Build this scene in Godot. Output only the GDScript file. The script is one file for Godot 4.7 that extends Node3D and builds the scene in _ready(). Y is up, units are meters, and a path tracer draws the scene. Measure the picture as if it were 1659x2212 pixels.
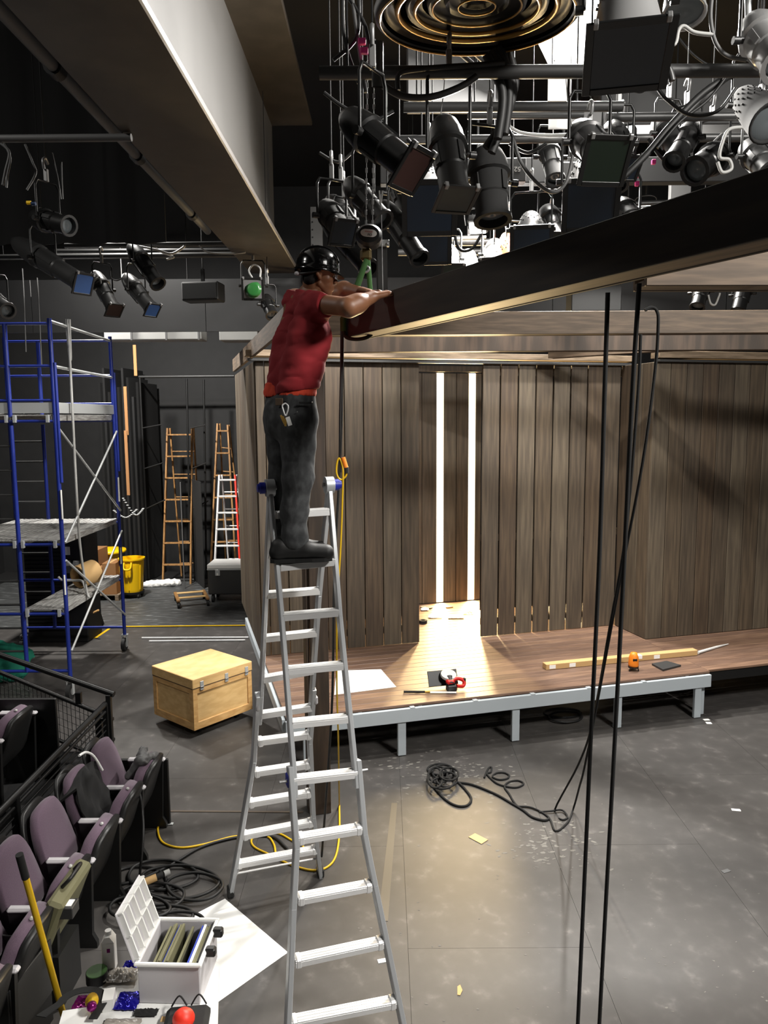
extends Node3D
# A black-box theatre during set building: plank walls and deck, a worker on a ladder, lighting grid above, seats at left.
# Camera model: EYE, PITCH and F (pixels of the 1659 x 2212 frame) give the rays used to read positions off the photograph.
const F := 1640.0
const PITCH := 7.0
const ROLL := -0.4
const EYE := Vector3(0, 3.5, 0)
const SET_TURN := 15.3            # degrees: the set's axes against the room's
const S0 := Vector3(0.45, 0, -9.8)  # floor under the left jamb of the doorway
var cb: Basis
var M := {}
var taken := {}
var rng := RandomNumberGenerator.new()

class MB:
	var v := PackedVector3Array()
	var n := PackedVector3Array()
	var o := Vector3.ZERO
	func tri(a: Vector3, b: Vector3, c: Vector3, na: Vector3, nb: Vector3, nc: Vector3) -> void:
		var g := (c - a).cross(b - a)
		if g.dot(na + nb + nc) < 0.0:
			v.append(a - o); v.append(c - o); v.append(b - o)
			n.append(na); n.append(nc); n.append(nb)
		else:
			v.append(a - o); v.append(b - o); v.append(c - o)
			n.append(na); n.append(nb); n.append(nc)
	func flat(a: Vector3, b: Vector3, c: Vector3, out: Vector3) -> void:
		var g := (c - a).cross(b - a).normalized()
		if g.dot(out) < 0.0: g = -g
		tri(a, b, c, g, g, g)
	func quad(a: Vector3, b: Vector3, c: Vector3, d: Vector3, out: Vector3) -> void:
		flat(a, b, c, out); flat(a, c, d, out)
	# chamfered box: centre, full size, chamfer, basis
	func box(c: Vector3, s: Vector3, bev := 0.0, bs := Basis.IDENTITY) -> MB:
		var h := s * 0.5
		if bev <= 0.0:
			for ax in 3:
				for sg in [-1.0, 1.0]:
					var q: Array[Vector3] = []
					for k in [[-1, -1], [1, -1], [1, 1], [-1, 1]]:
						var p := Vector3.ZERO
						p[ax] = sg * h[ax]; p[(ax + 1) % 3] = k[0] * h[(ax + 1) % 3]; p[(ax + 2) % 3] = k[1] * h[(ax + 2) % 3]
						q.append(c + bs * p)
					var nn := Vector3.ZERO
					nn[ax] = sg
					quad(q[0], q[1], q[2], q[3], bs * nn)
			return self
		bev = minf(bev, minf(h.x, minf(h.y, h.z)) * 0.98)
		var e := h - Vector3(bev, bev, bev)
		for ax in 3:
			var b1 := (ax + 1) % 3
			var b2 := (ax + 2) % 3
			for sg in [-1.0, 1.0]:
				var q: Array[Vector3] = []
				for k in [[-1, -1], [1, -1], [1, 1], [-1, 1]]:
					var p := Vector3.ZERO
					p[ax] = sg * h[ax]; p[b1] = k[0] * e[b1]; p[b2] = k[1] * e[b2]
					q.append(c + bs * p)
				var nn := Vector3.ZERO
				nn[ax] = sg
				quad(q[0], q[1], q[2], q[3], bs * nn)
			for s1 in [-1.0, 1.0]:
				for s2 in [-1.0, 1.0]:
					var a0 := Vector3.ZERO
					a0[b1] = s1 * h[b1]; a0[b2] = s2 * e[b2]; a0[ax] = -e[ax]
					var a1 := a0
					a1[ax] = e[ax]
					var c0 := Vector3.ZERO
					c0[b1] = s1 * e[b1]; c0[b2] = s2 * h[b2]; c0[ax] = -e[ax]
					var c1 := c0
					c1[ax] = e[ax]
					var on := Vector3.ZERO
					on[b1] = s1; on[b2] = s2
					quad(c + bs * a0, c + bs * a1, c + bs * c1, c + bs * c0, bs * on)
		for sx in [-1.0, 1.0]:
			for sy in [-1.0, 1.0]:
				for sz in [-1.0, 1.0]:
					flat(c + bs * Vector3(sx * h.x, sy * e.y, sz * e.z), c + bs * Vector3(sx * e.x, sy * h.y, sz * e.z), c + bs * Vector3(sx * e.x, sy * e.y, sz * h.z), bs * Vector3(sx, sy, sz))
		return self
	# bar of rectangular section from a to b; w across (towards "side"), h the other way
	func bar(a: Vector3, b: Vector3, w: float, h: float, side := Vector3.RIGHT, bev := 0.0) -> MB:
		var z := (b - a).normalized()
		var x := (side - z * side.dot(z)).normalized()
		var y := z.cross(x)
		return box((a + b) * 0.5, Vector3(w, h, a.distance_to(b)), bev, Basis(x, y, z))
	func tube(pts: Array, r, sides := 8, caps := true) -> MB:
		var m := pts.size()
		var t0: Vector3 = (pts[1] - pts[0]).normalized()
		var x := t0.cross(Vector3.UP if absf(t0.y) < 0.9 else Vector3.RIGHT).normalized()
		var rings := []
		var nrm := []
		for i in m:
			var t: Vector3
			if i == 0: t = t0
			elif i == m - 1: t = (pts[i] - pts[i - 1]).normalized()
			else: t = ((pts[i + 1] - pts[i]).normalized() + (pts[i] - pts[i - 1]).normalized()).normalized()
			if t.length_squared() < 0.5: t = t0
			x = (x - t * x.dot(t)).normalized()
			var y := t.cross(x)
			var rr: float = r[i] if r is Array else r
			var a := []
			var b := []
			for k in sides:
				var an := TAU * k / sides
				var d := x * cos(an) + y * sin(an)
				a.append(pts[i] + d * rr); b.append(d)
			rings.append(a); nrm.append(b)
			t0 = t
		for i in m - 1:
			for k in sides:
				var k2 := (k + 1) % sides
				tri(rings[i][k], rings[i][k2], rings[i + 1][k2], nrm[i][k], nrm[i][k2], nrm[i + 1][k2])
				tri(rings[i][k], rings[i + 1][k2], rings[i + 1][k], nrm[i][k], nrm[i + 1][k2], nrm[i + 1][k])
		if caps:
			for e in [0, m - 1]:
				var out: Vector3 = (pts[0] - pts[1]).normalized() if e == 0 else (pts[m - 1] - pts[m - 2]).normalized()
				for k in range(1, sides - 1):
					tri(rings[e][0], rings[e][k], rings[e][k + 1], out, out, out)
		return self
	func rod(a: Vector3, b: Vector3, r: float, sides := 10, r2 := -1.0) -> MB:
		return tube([a, b], [r, r if r2 < 0.0 else r2], sides)
	# profile of (radius, height) turned about y of xf; smooth along the profile where asked
	func lathe(prof: Array, xf := Transform3D.IDENTITY, sides := 20, smooth := false) -> MB:
		var m := prof.size()
		var sn := []
		for i in m - 1:
			var d: Vector2 = prof[i + 1] - prof[i]
			sn.append(Vector2(d.y, -d.x).normalized())
		for i in m - 1:
			var n0: Vector2 = sn[i]
			var n1: Vector2 = sn[i]
			if smooth:
				if i > 0: n0 = (sn[i] + sn[i - 1]).normalized()
				if i < m - 2: n1 = (sn[i] + sn[i + 1]).normalized()
			for k in sides:
				var a0 := TAU * k / sides
				var a1 := TAU * (k + 1) / sides
				var c0 := Vector3(cos(a0), 0, sin(a0))
				var c1 := Vector3(cos(a1), 0, sin(a1))
				var p: Vector2 = prof[i]
				var q: Vector2 = prof[i + 1]
				var A := xf * (c0 * p.x + Vector3.UP * p.y)
				var B := xf * (c1 * p.x + Vector3.UP * p.y)
				var C := xf * (c1 * q.x + Vector3.UP * q.y)
				var D := xf * (c0 * q.x + Vector3.UP * q.y)
				var bs := xf.basis
				var NA := (bs * (c0 * n0.x + Vector3.UP * n0.y)).normalized()
				var NB := (bs * (c1 * n0.x + Vector3.UP * n0.y)).normalized()
				var NC := (bs * (c1 * n1.x + Vector3.UP * n1.y)).normalized()
				var ND := (bs * (c0 * n1.x + Vector3.UP * n1.y)).normalized()
				if p.x > 1e-5: tri(A, B, C, NA, NB, NC)
				if q.x > 1e-5: tri(A, C, D, NA, NC, ND)
		return self
	# polygon (x, y) extruded from z = 0 to z = depth in xf
	func prism(poly: PackedVector2Array, depth: float, xf := Transform3D.IDENTITY) -> MB:
		var ix := Geometry2D.triangulate_polygon(poly)
		var zn := (xf.basis * Vector3.BACK).normalized() * signf(depth)
		for i in range(0, ix.size(), 3):
			var p := [poly[ix[i]], poly[ix[i + 1]], poly[ix[i + 2]]]
			var f := []
			var b := []
			for q in p:
				f.append(xf * Vector3(q.x, q.y, depth)); b.append(xf * Vector3(q.x, q.y, 0))
			flat(f[0], f[1], f[2], zn); flat(b[0], b[1], b[2], -zn)
		var ccw := not Geometry2D.is_polygon_clockwise(poly)
		for i in poly.size():
			var p := poly[i]
			var q := poly[(i + 1) % poly.size()]
			var d := q - p
			var out := Vector2(d.y, -d.x) * (1.0 if ccw else -1.0)
			quad(xf * Vector3(p.x, p.y, 0), xf * Vector3(q.x, q.y, 0), xf * Vector3(q.x, q.y, depth), xf * Vector3(p.x, p.y, depth), xf.basis * Vector3(out.x, out.y, 0))
		return self
	func ball(c: Vector3, r: Vector3, bs := Basis.IDENTITY, seg := 12) -> MB:
		var pr := []
		for i in seg / 2 + 1:
			var a := -PI / 2 + PI * i / (seg / 2)
			pr.append(Vector2(cos(a), sin(a)))
		return lathe(pr, Transform3D(bs * Basis.from_scale(r), c), seg, true)
	# wavy sheet: grid of points (rows of Vector3), thickness th along its normals
	func sheet(g: Array, th: float) -> MB:
		var nr := g.size()
		var nc: int = g[0].size()
		var nn := []
		for i in nr:
			var row := []
			for j in nc:
				var du: Vector3 = g[mini(i + 1, nr - 1)][j] - g[maxi(i - 1, 0)][j]
				var dv: Vector3 = g[i][mini(j + 1, nc - 1)] - g[i][maxi(j - 1, 0)]
				row.append(du.cross(dv).normalized())
			nn.append(row)
		for sd in [1.0, -1.0]:
			for i in nr - 1:
				for j in nc - 1:
					var q := [[i, j], [i + 1, j], [i + 1, j + 1], [i, j + 1]]
					var p := []
					var w := []
					for k in q:
						p.append(g[k[0]][k[1]] + nn[k[0]][k[1]] * (th * 0.5 * sd)); w.append(nn[k[0]][k[1]] * sd)
					tri(p[0], p[1], p[2], w[0], w[1], w[2]); tri(p[0], p[2], p[3], w[0], w[2], w[3])
		for i in nr - 1:
			for j in [0, nc - 1]:
				var a: Vector3 = g[i][j]
				var b: Vector3 = g[i + 1][j]
				var out: Vector3 = g[i][j] - g[i][1 if j == 0 else nc - 2]
				quad(a + nn[i][j] * th * 0.5, b + nn[i + 1][j] * th * 0.5, b - nn[i + 1][j] * th * 0.5, a - nn[i][j] * th * 0.5, out)
		for j in nc - 1:
			for i in [0, nr - 1]:
				var a: Vector3 = g[i][j]
				var b: Vector3 = g[i][j + 1]
				var out: Vector3 = g[i][j] - g[1 if i == 0 else nr - 2][j]
				quad(a + nn[i][j] * th * 0.5, b + nn[i][j + 1] * th * 0.5, b - nn[i][j + 1] * th * 0.5, a - nn[i][j] * th * 0.5, out)
		return self
	func mesh() -> ArrayMesh:
		var a := []
		a.resize(Mesh.ARRAY_MAX)
		a[Mesh.ARRAY_VERTEX] = v
		a[Mesh.ARRAY_NORMAL] = n
		var m := ArrayMesh.new()
		m.add_surface_from_arrays(Mesh.PRIMITIVE_TRIANGLES, a)
		return m

func mb(origin := Vector3.ZERO) -> MB:
	var b := MB.new()
	b.o = origin
	return b

func ray(x: float, y: float) -> Vector3:
	return cb * Vector3((x - 829.5) / F, -(y - 1106.0) / F, -1.0)
func at(x: float, y: float, d: float) -> Vector3:      # the point of that sight line d metres in front
	var r := ray(x, y)
	return EYE + r * (d / -r.z)
func on(x: float, y: float, h := 0.0) -> Vector3:      # where that sight line meets height h
	var r := ray(x, y)
	return EYE + r * ((h - EYE.y) / r.y)
func plane_at(x: float, y: float, p: Vector3, n: Vector3) -> Vector3:
	var r := ray(x, y)
	return EYE + r * ((p - EYE).dot(n) / r.dot(n))
func st(s: float, h: float, t: float) -> Vector3:      # set axes: s along the plank wall, t towards the seats
	return S0 + Basis(Vector3.UP, deg_to_rad(SET_TURN)) * Vector3(s, h, t)

func curve(pts: Array, sub := 6) -> Array:
	var out := []
	for i in pts.size() - 1:
		var p0: Vector3 = pts[maxi(i - 1, 0)]
		var p1: Vector3 = pts[i]
		var p2: Vector3 = pts[i + 1]
		var p3: Vector3 = pts[mini(i + 2, pts.size() - 1)]
		for k in sub:
			var t := float(k) / sub
			out.append(0.5 * (2.0 * p1 + (p2 - p0) * t + (2.0 * p0 - 5.0 * p1 + 4.0 * p2 - p3) * t * t + (3.0 * p1 - p0 - 3.0 * p2 + p3) * t * t * t))
	out.append(pts[-1])
	return out

func numbered(called: String) -> String:
	if not taken.has(called):
		taken[called] = 0
		return called
	taken[called] += 1
	return "%s_%03d" % [called, taken[called]]
func tag(o: Node3D, label: String, category: String, group := "") -> Node3D:
	o.set_meta("label", label); o.set_meta("category", category)
	if group: o.set_meta("group", group)
	return o
func thing(called: String, label: String, category: String, pos := Vector3.ZERO, turn := 0.0, group := "") -> Node3D:
	var o := Node3D.new()
	o.name = numbered(called)
	add_child(o)
	o.position = pos
	o.rotation_degrees.y = turn
	return tag(o, label, category, group)
func part(called: String, b, m: Material, parent: Node3D, pos := Vector3.ZERO, bs := Basis.IDENTITY) -> MeshInstance3D:
	var o := MeshInstance3D.new()
	o.name = called
	o.mesh = b.mesh() if b is MB else b
	o.material_override = null
	o.set_surface_override_material(0, m)
	o.transform = Transform3D(bs, pos)
	parent.add_child(o, true)
	return o
func single(called: String, label: String, category: String, b, m: Material, pos := Vector3.ZERO, group := "", turn := 0.0) -> MeshInstance3D:
	var o := MeshInstance3D.new()
	o.name = numbered(called)
	o.mesh = b.mesh() if b is MB else b
	o.set_surface_override_material(0, m)
	add_child(o)
	o.position = pos
	o.rotation_degrees.y = turn
	tag(o, label, category, group)
	return o
func structure(called: String, b, m: Material, pos := Vector3.ZERO, turn := 0.0) -> MeshInstance3D:
	var o := MeshInstance3D.new()
	o.name = called
	o.mesh = b.mesh() if b is MB else b
	o.set_surface_override_material(0, m)
	add_child(o)
	o.position = pos
	o.rotation_degrees.y = turn
	o.set_meta("kind", "structure")
	return o

func noise_tex(seed_: int, freq: float, lo: Color, hi: Color, oct := 4, size := 512, p0 := 0.25, p1 := 0.75, kind := FastNoiseLite.TYPE_SIMPLEX_SMOOTH, bump := 0.0) -> NoiseTexture2D:
	var t := NoiseTexture2D.new()
	var nz := FastNoiseLite.new()
	nz.seed = seed_
	nz.noise_type = kind
	nz.frequency = freq
	nz.fractal_octaves = oct
	t.noise = nz
	t.width = size; t.height = size
	t.seamless = true
	if bump > 0.0:
		t.as_normal_map = true
		t.bump_strength = bump
	else:
		var g := Gradient.new()
		g.offsets = PackedFloat32Array([p0, p1])
		g.colors = PackedColorArray([lo, hi])
		t.color_ramp = g
	return t
func ramp(t: NoiseTexture2D, offs: Array, greys: Array, tint: Color) -> void:
	var g := Gradient.new()
	var cs := PackedColorArray()
	for v in greys: cs.append(Color(tint.r * v, tint.g * v, tint.b * v))
	g.offsets = PackedFloat32Array(offs)
	g.colors = cs
	t.color_ramp = g
func mat(key: String, c: Color, rough := 0.6, metal := 0.0, extra := {}) -> StandardMaterial3D:
	var m := StandardMaterial3D.new()
	m.resource_name = key
	m.albedo_color = c
	m.roughness = rough
	m.metallic = metal
	for k in extra: m.set(k, extra[k])
	M[key] = m
	return m
func tri_mat(key: String, t: Texture2D, scale: Vector3, rough := 0.6, extra := {}, world := false) -> StandardMaterial3D:
	var e := {"albedo_texture": t, "uv1_triplanar": true, "uv1_world_triplanar": world, "uv1_scale": scale}
	e.merge(extra, true)
	return mat(key, Color.WHITE, rough, 0.0, e)
func lamp(called: String, at_: Vector3, energy: float, c: Color, size := 0.1) -> OmniLight3D:
	var l := OmniLight3D.new()
	l.name = called
	l.light_energy = energy
	l.light_color = c
	l.light_size = size
	l.omni_range = 40.0
	l.omni_attenuation = 2.0
	l.shadow_enabled = true
	add_child(l)
	l.position = at_
	return l
func area(called: String, at_: Vector3, towards: Vector3, size: Vector2, energy: float, c: Color, up := Vector3.UP) -> AreaLight3D:
	var l := AreaLight3D.new()
	l.name = called
	l.area_size = size
	l.light_energy = energy
	l.light_color = c
	l.area_range = 40.0
	l.shadow_enabled = true
	add_child(l)
	l.position = at_
	l.basis = Basis.looking_at(towards.normalized(), up)
	return l

func _ready() -> void:
	rng.seed = 7
	# --- camera
	var cam := Camera3D.new()
	cam.name = "camera"
	cb = Basis(Vector3.RIGHT, deg_to_rad(-PITCH)) * Basis(Vector3.BACK, deg_to_rad(ROLL))
	cam.transform = Transform3D(cb, EYE)
	cam.fov = rad_to_deg(2.0 * atan(1106.0 / F))
	cam.near = 0.05
	cam.far = 100.0
	add_child(cam)
	cam.current = true
	# --- surroundings: closed dark room
	var we := WorldEnvironment.new()
	we.name = "environment"
	var env := Environment.new()
	env.background_mode = Environment.BG_COLOR
	env.background_color = Color(0, 0, 0)
	env.tonemap_mode = Environment.TONE_MAPPER_LINEAR
	env.tonemap_exposure = 1.0
	env.sdfgi_enabled = true
	env.ssao_enabled = true
	env.ssil_enabled = true
	we.environment = env
	add_child(we)
	materials()
	build_lights()
	build_room()
	build_set()
	build_beams()
	build_ladder()
	build_person()
	build_backstage()
	build_scaffold()
	build_crate()
	build_seats()
	build_table()
	build_deck_things()
	build_floor_things()
	build_grid()

func materials() -> void:
	var k := func(v: float) -> Color: return Color(v, v, v)
	# dark masonite floor with dust and paint scuffs
	var sc := noise_tex(3, 0.012, Color.BLACK, Color.WHITE, 6, 1024)
	ramp(sc, [0.0, 0.5, 0.72, 0.86, 1.0], [0.25, 0.265, 0.285, 0.335, 0.46], Color(1, 0.965, 0.94))
	tri_mat("floor", sc, Vector3(0.37, 0.37, 0.37), 0.46, {"metallic_specular": 0.38}, true)
	var fb := noise_tex(9, 0.03, Color.BLACK, Color.WHITE, 5, 512)
	ramp(fb, [0.0, 0.5, 0.75, 1.0], [0.24, 0.27, 0.34, 0.62], Color(0.98, 1, 1))
	tri_mat("floor_back", fb, Vector3(0.2, 0.5, 0.6), 0.5, {}, true)
	tri_mat("black_wall", noise_tex(11, 0.02, Color(0.066, 0.066, 0.069), Color(0.083, 0.083, 0.086), 4, 256), Vector3(0.5, 0.5, 0.5), 0.7, {}, true)
	tri_mat("header_grey", noise_tex(12, 0.015, Color(0.092, 0.092, 0.095), Color(0.107, 0.107, 0.11), 4, 256), Vector3(0.4, 0.4, 0.4), 0.7, {}, true)
	mat("drape", Color(0.05, 0.05, 0.052), 0.95)
	mat("ceiling_black", Color(0.085, 0.08, 0.078), 0.9)
	mat("duct", Color(0.36, 0.36, 0.36), 0.55)
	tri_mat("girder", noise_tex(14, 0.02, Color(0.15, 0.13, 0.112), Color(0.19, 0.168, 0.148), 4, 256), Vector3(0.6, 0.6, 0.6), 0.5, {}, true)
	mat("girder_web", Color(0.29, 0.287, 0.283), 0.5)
	# planks: stained brown with grey and umber streaks, grain along y
	var pal := [[Color(0.258, 0.219, 0.174), Color(0.355, 0.304, 0.24)], [Color(0.24, 0.205, 0.165), Color(0.326, 0.281, 0.227)], [Color(0.288, 0.252, 0.209), Color(0.384, 0.342, 0.28)], [Color(0.24, 0.195, 0.151), Color(0.331, 0.276, 0.213)]]
	for i in 4:
		var t := noise_tex(20 + i, 0.02, pal[i][0], pal[i][1], 5, 512, 0.2, 0.85)
		for j in 3:
			tri_mat("plank_%d" % (i * 3 + j), t, Vector3(1.7, 0.1, 1.7), 0.6, {"uv1_offset": Vector3(0.37 * j + 0.11, 0.23 * j, 0.5 * j)})
	var dk := [[Color(0.378, 0.284, 0.231), Color(0.504, 0.399, 0.326)], [Color(0.41, 0.315, 0.252), Color(0.536, 0.425, 0.347)], [Color(0.347, 0.263, 0.215), Color(0.473, 0.373, 0.31)]]
	for i in 3:
		var t := noise_tex(40 + i, 0.02, dk[i][0], dk[i][1], 5, 512, 0.2, 0.85)
		for j in 3:
			tri_mat("deck_%d" % (i * 3 + j), t, Vector3(0.18, 3.0, 3.0), 0.5, {"uv1_offset": Vector3(0.31 * j, 0.2 * j, 0.43 * j)})
	tri_mat("beam_wood", noise_tex(50, 0.02, Color(0.32, 0.265, 0.21), Color(0.43, 0.36, 0.29), 5, 512, 0.2, 0.85), Vector3(0.25, 2.6, 2.6), 0.6)
	tri_mat("beam_wood_z", noise_tex(51, 0.02, Color(0.32, 0.265, 0.21), Color(0.43, 0.36, 0.29), 5, 512, 0.2, 0.85), Vector3(2.6, 2.6, 0.25), 0.6)
	tri_mat("raw_wood", noise_tex(52, 0.02, Color(0.42, 0.36, 0.29), Color(0.54, 0.47, 0.39), 4, 256), Vector3(0.4, 3, 3), 0.6)
	tri_mat("crate_ply", noise_tex(53, 0.012, Color(0.79, 0.64, 0.42), Color(0.84, 0.7, 0.48), 4, 512), Vector3(0.6, 2.2, 1.1), 0.6)
	tri_mat("crate_pine", noise_tex(54, 0.02, Color(0.74, 0.57, 0.35), Color(0.81, 0.65, 0.43), 4, 256), Vector3(1.0, 3.0, 1.0), 0.6)
	tri_mat("ladder_wood", noise_tex(55, 0.02, Color(0.52, 0.37, 0.21), Color(0.68, 0.51, 0.31), 4, 256), Vector3(3, 0.6, 3), 0.55)
	mat("frame_paint", Color(0.66, 0.69, 0.71), 0.55)
	mat("alu", Color(0.72, 0.73, 0.74), 0.38, 0.45)
	mat("alu_bright", Color(0.86, 0.86, 0.86), 0.4, 0.3)
	mat("steel", Color(0.55, 0.55, 0.55), 0.4, 0.6)
	mat("galv", Color(0.7, 0.71, 0.71), 0.45, 0.3)
	tri_mat("galv_worn", noise_tex(60, 0.03, Color(0.5, 0.49, 0.48), Color(0.68, 0.68, 0.67), 4, 512), Vector3(2.5, 2.5, 0.3), 0.5, {"metallic": 0.2})
	mat("blue_paint", Color(0.1, 0.17, 0.5), 0.4)
	mat("blue_knob", Color(0.1, 0.14, 0.55), 0.45)
	mat("white_plastic", Color(0.86, 0.86, 0.85), 0.5)
	mat("grey_plastic", Color(0.7, 0.69, 0.7), 0.5)
	mat("paper", Color(0.95, 0.95, 0.94), 0.85)
	mat("black_plastic", Color(0.07, 0.07, 0.07), 0.45)
	mat("black_metal", Color(0.075, 0.075, 0.075), 0.38, 0.2)
	mat("black_rubber", Color(0.06, 0.06, 0.06), 0.75)
	mat("black_rope", Color(0.045, 0.045, 0.045), 0.9)
	mat("cable_grey", Color(0.34, 0.34, 0.34), 0.6)
	mat("cable_white", Color(0.62, 0.62, 0.61), 0.55)
	mat("cable_black", Color(0.06, 0.06, 0.06), 0.6)
	mat("yellow_cable", Color(0.82, 0.66, 0.05), 0.5)
	mat("yellow_plastic", Color(0.97, 0.78, 0.02), 0.45)
	mat("orange_plastic", Color(0.93, 0.52, 0.12), 0.5)
	mat("red_plastic", Color(0.75, 0.08, 0.07), 0.45)
	mat("red_paint", Color(0.85, 0.18, 0.1), 0.5)
	mat("pink_tape", Color(0.9, 0.2, 0.55), 0.6)
	mat("green_sling", Color(0.2, 0.35, 0.17), 0.9)
	mat("teal_cloth", Color(0.05, 0.42, 0.34), 0.8)
	mat("cardboard", Color(0.58, 0.41, 0.25), 0.85)
	mat("cardboard_pale", Color(0.76, 0.62, 0.42), 0.85)
	mat("fixture_dark", Color(0.1, 0.1, 0.1), 0.35, 0.2)
	mat("fixture_grey", Color(0.26, 0.26, 0.26), 0.35, 0.4)
	mat("fixture_silver", Color(0.66, 0.66, 0.66), 0.32, 0.5)
	mat("fixture_copper", Color(0.72, 0.45, 0.33), 0.35, 0.4)
	mat("gel_blue", Color(0.03, 0.085, 0.14), 0.4)
	mat("gel_green", Color(0.03, 0.085, 0.045), 0.4)
	mat("gel_green_lit", Color(0.15, 0.36, 0.17), 0.25)
	mat("lens_blue", Color(0.12, 0.2, 0.33), 0.3)
	mat("pipe", Color(0.24, 0.24, 0.24), 0.42, 0.35)
	mat("pipe_dark", Color(0.13, 0.13, 0.13), 0.45, 0.3)
	mat("gold_dark", Color(0.07, 0.06, 0.05), 0.4, 0.2)
	mat("raceway", Color(0.19, 0.19, 0.19), 0.55)
	mat("glow_warm", Color(1, 0.96, 0.88), 0.5, 0.0, {"emission_enabled": true, "emission": Color(1.0, 0.93, 0.8), "emission_energy_multiplier": 3.0})
	mat("glow_white", Color(1, 1, 1), 0.5, 0.0, {"emission_enabled": true, "emission": Color(1.0, 0.98, 0.95), "emission_energy_multiplier": 6.0})
	# cloth and skin
	tri_mat("purple_cloth", noise_tex(70, 0.25, Color(0.32, 0.25, 0.31), Color(0.42, 0.35, 0.405), 3, 256), Vector3(3, 3, 3), 0.95, {"rim_enabled": true, "rim": 0.3})
	mat("skin", Color(0.47, 0.31, 0.21), 0.5, 0.0, {"subsurf_scatter_enabled": true, "subsurf_scatter_strength": 0.08})
	mat("shirt", Color(0.5, 0.07, 0.105), 0.9)
	mat("undershirt", Color(0.82, 0.27, 0.17), 0.9)
	tri_mat("jeans", noise_tex(71, 0.03, Color(0.16, 0.165, 0.17), Color(0.27, 0.275, 0.28), 5, 256), Vector3(2.5, 1.5, 2.5), 0.92)
	mat("leather", Color(0.34, 0.27, 0.2), 0.7)
	mat("helmet", Color(0.025, 0.025, 0.028), 0.16)
	mat("hair", Color(0.02, 0.018, 0.016), 0.9)
	mat("shoe", Color(0.055, 0.055, 0.055), 0.6)
	mat("clear_lens", Color(0.9, 0.95, 1.0, 0.25), 0.05, 0.0, {"transparency": BaseMaterial3D.TRANSPARENCY_ALPHA})
	mat("black_felt", Color(0.1, 0.1, 0.1), 0.95)
	mat("tar_pink", Color(0.5, 0.1, 0.42), 0.2, 0.5)
	mat("foil_blue", Color(0.09, 0.07, 0.55), 0.2, 0.55)
	mat("green_tape", Color(0.22, 0.36, 0.16), 0.6)
	mat("folder", Color(0.42, 0.41, 0.3), 0.8)
	mat("blue_cardboard", Color(0.1, 0.2, 0.6), 0.7)
	mat("clear_bag", Color(0.55, 0.53, 0.5), 0.25)
	mat("floor_tape", Color(0.33, 0.3, 0.25), 0.6)
	mat("lens_glass", Color(0.35, 0.37, 0.38), 0.08)
	mat("tar_dark", Color(0.16, 0.1, 0.09), 0.3)
	mat("sling_dark", Color(0.1, 0.14, 0.1), 0.85)
	mat("brass_dark", Color(0.3, 0.25, 0.13), 0.5, 0.4)
	mat("dust", Color(0.42, 0.41, 0.39), 0.9)
	tri_mat("post_dark", noise_tex(57, 0.02, Color(0.19, 0.15, 0.115), Color(0.27, 0.215, 0.17), 5, 256), Vector3(2.2, 0.25, 2.2), 0.6)
	tri_mat("beam_dark", noise_tex(58, 0.02, Color(0.13, 0.105, 0.085), Color(0.19, 0.155, 0.125), 5, 256), Vector3(0.25, 2.6, 2.6), 0.65)
	mat("gold_bead", Color(0.75, 0.58, 0.32), 0.3, 0.6)
	mat("duct_pale", Color(0.62, 0.62, 0.61), 0.6)
	mat("trap_edge", Color(0.32, 0.28, 0.24), 0.8)
	mat("brass", Color(0.75, 0.6, 0.3), 0.35, 0.6)

# a floodlight: housing, fins, yoke and a glowing glass with its light in front of it
func work_light(label: String, pos: Vector3, aim: Vector3, size: Vector2, energy: float, c: Color, group := "") -> Node3D:
	var t := thing("work_light", label, "work light", pos, 0.0, group)
	var bs := Basis.looking_at(aim.normalized(), Vector3.UP if absf(aim.normalized().y) < 0.95 else Vector3.BACK)
	t.basis = bs
	var h := mb()
	h.box(Vector3(0, 0, 0.06), Vector3(size.x + 0.04, size.y + 0.04, 0.1), 0.012)
	part("housing", h, M.fixture_dark, t)
	var f := mb()
	for i in 5: f.box(Vector3((i - 2) * size.x / 6.0, 0, 0.13), Vector3(0.01, size.y * 0.8, 0.05))
	part("cooling_fins", f, M.fixture_dark, t)
	part("lamp_glass", mb().box(Vector3(0, 0, -0.005), Vector3(size.x, size.y, 0.02), 0.006), M.glow_white, t)
	var y := mb()
	var w := size.x * 0.5 + 0.045
	y.tube(curve([Vector3(-w, 0, 0.05), Vector3(-w, size.y * 0.5 + 0.1, 0.05), Vector3(0, size.y * 0.5 + 0.14, 0.05), Vector3(w, size.y * 0.5 + 0.1, 0.05), Vector3(w, 0, 0.05)], 4), 0.009, 6)
	part("yoke", y, M.fixture_dark, t)
	var hk := Vector3(0, size.y * 0.5 + 0.13, 0.05)
	part("hanger_rod", mb().rod(hk, hk + bs.inverse() * Vector3(0, 8.6 - (pos + bs * hk).y, 0), 0.012, 6), M.drape, t)
	area("%s_light" % t.name, pos + bs * Vector3(0, 0, -0.03), aim, size, energy, c, Vector3.UP if absf(aim.normalized().y) < 0.95 else Vector3.BACK)
	return t

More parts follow.
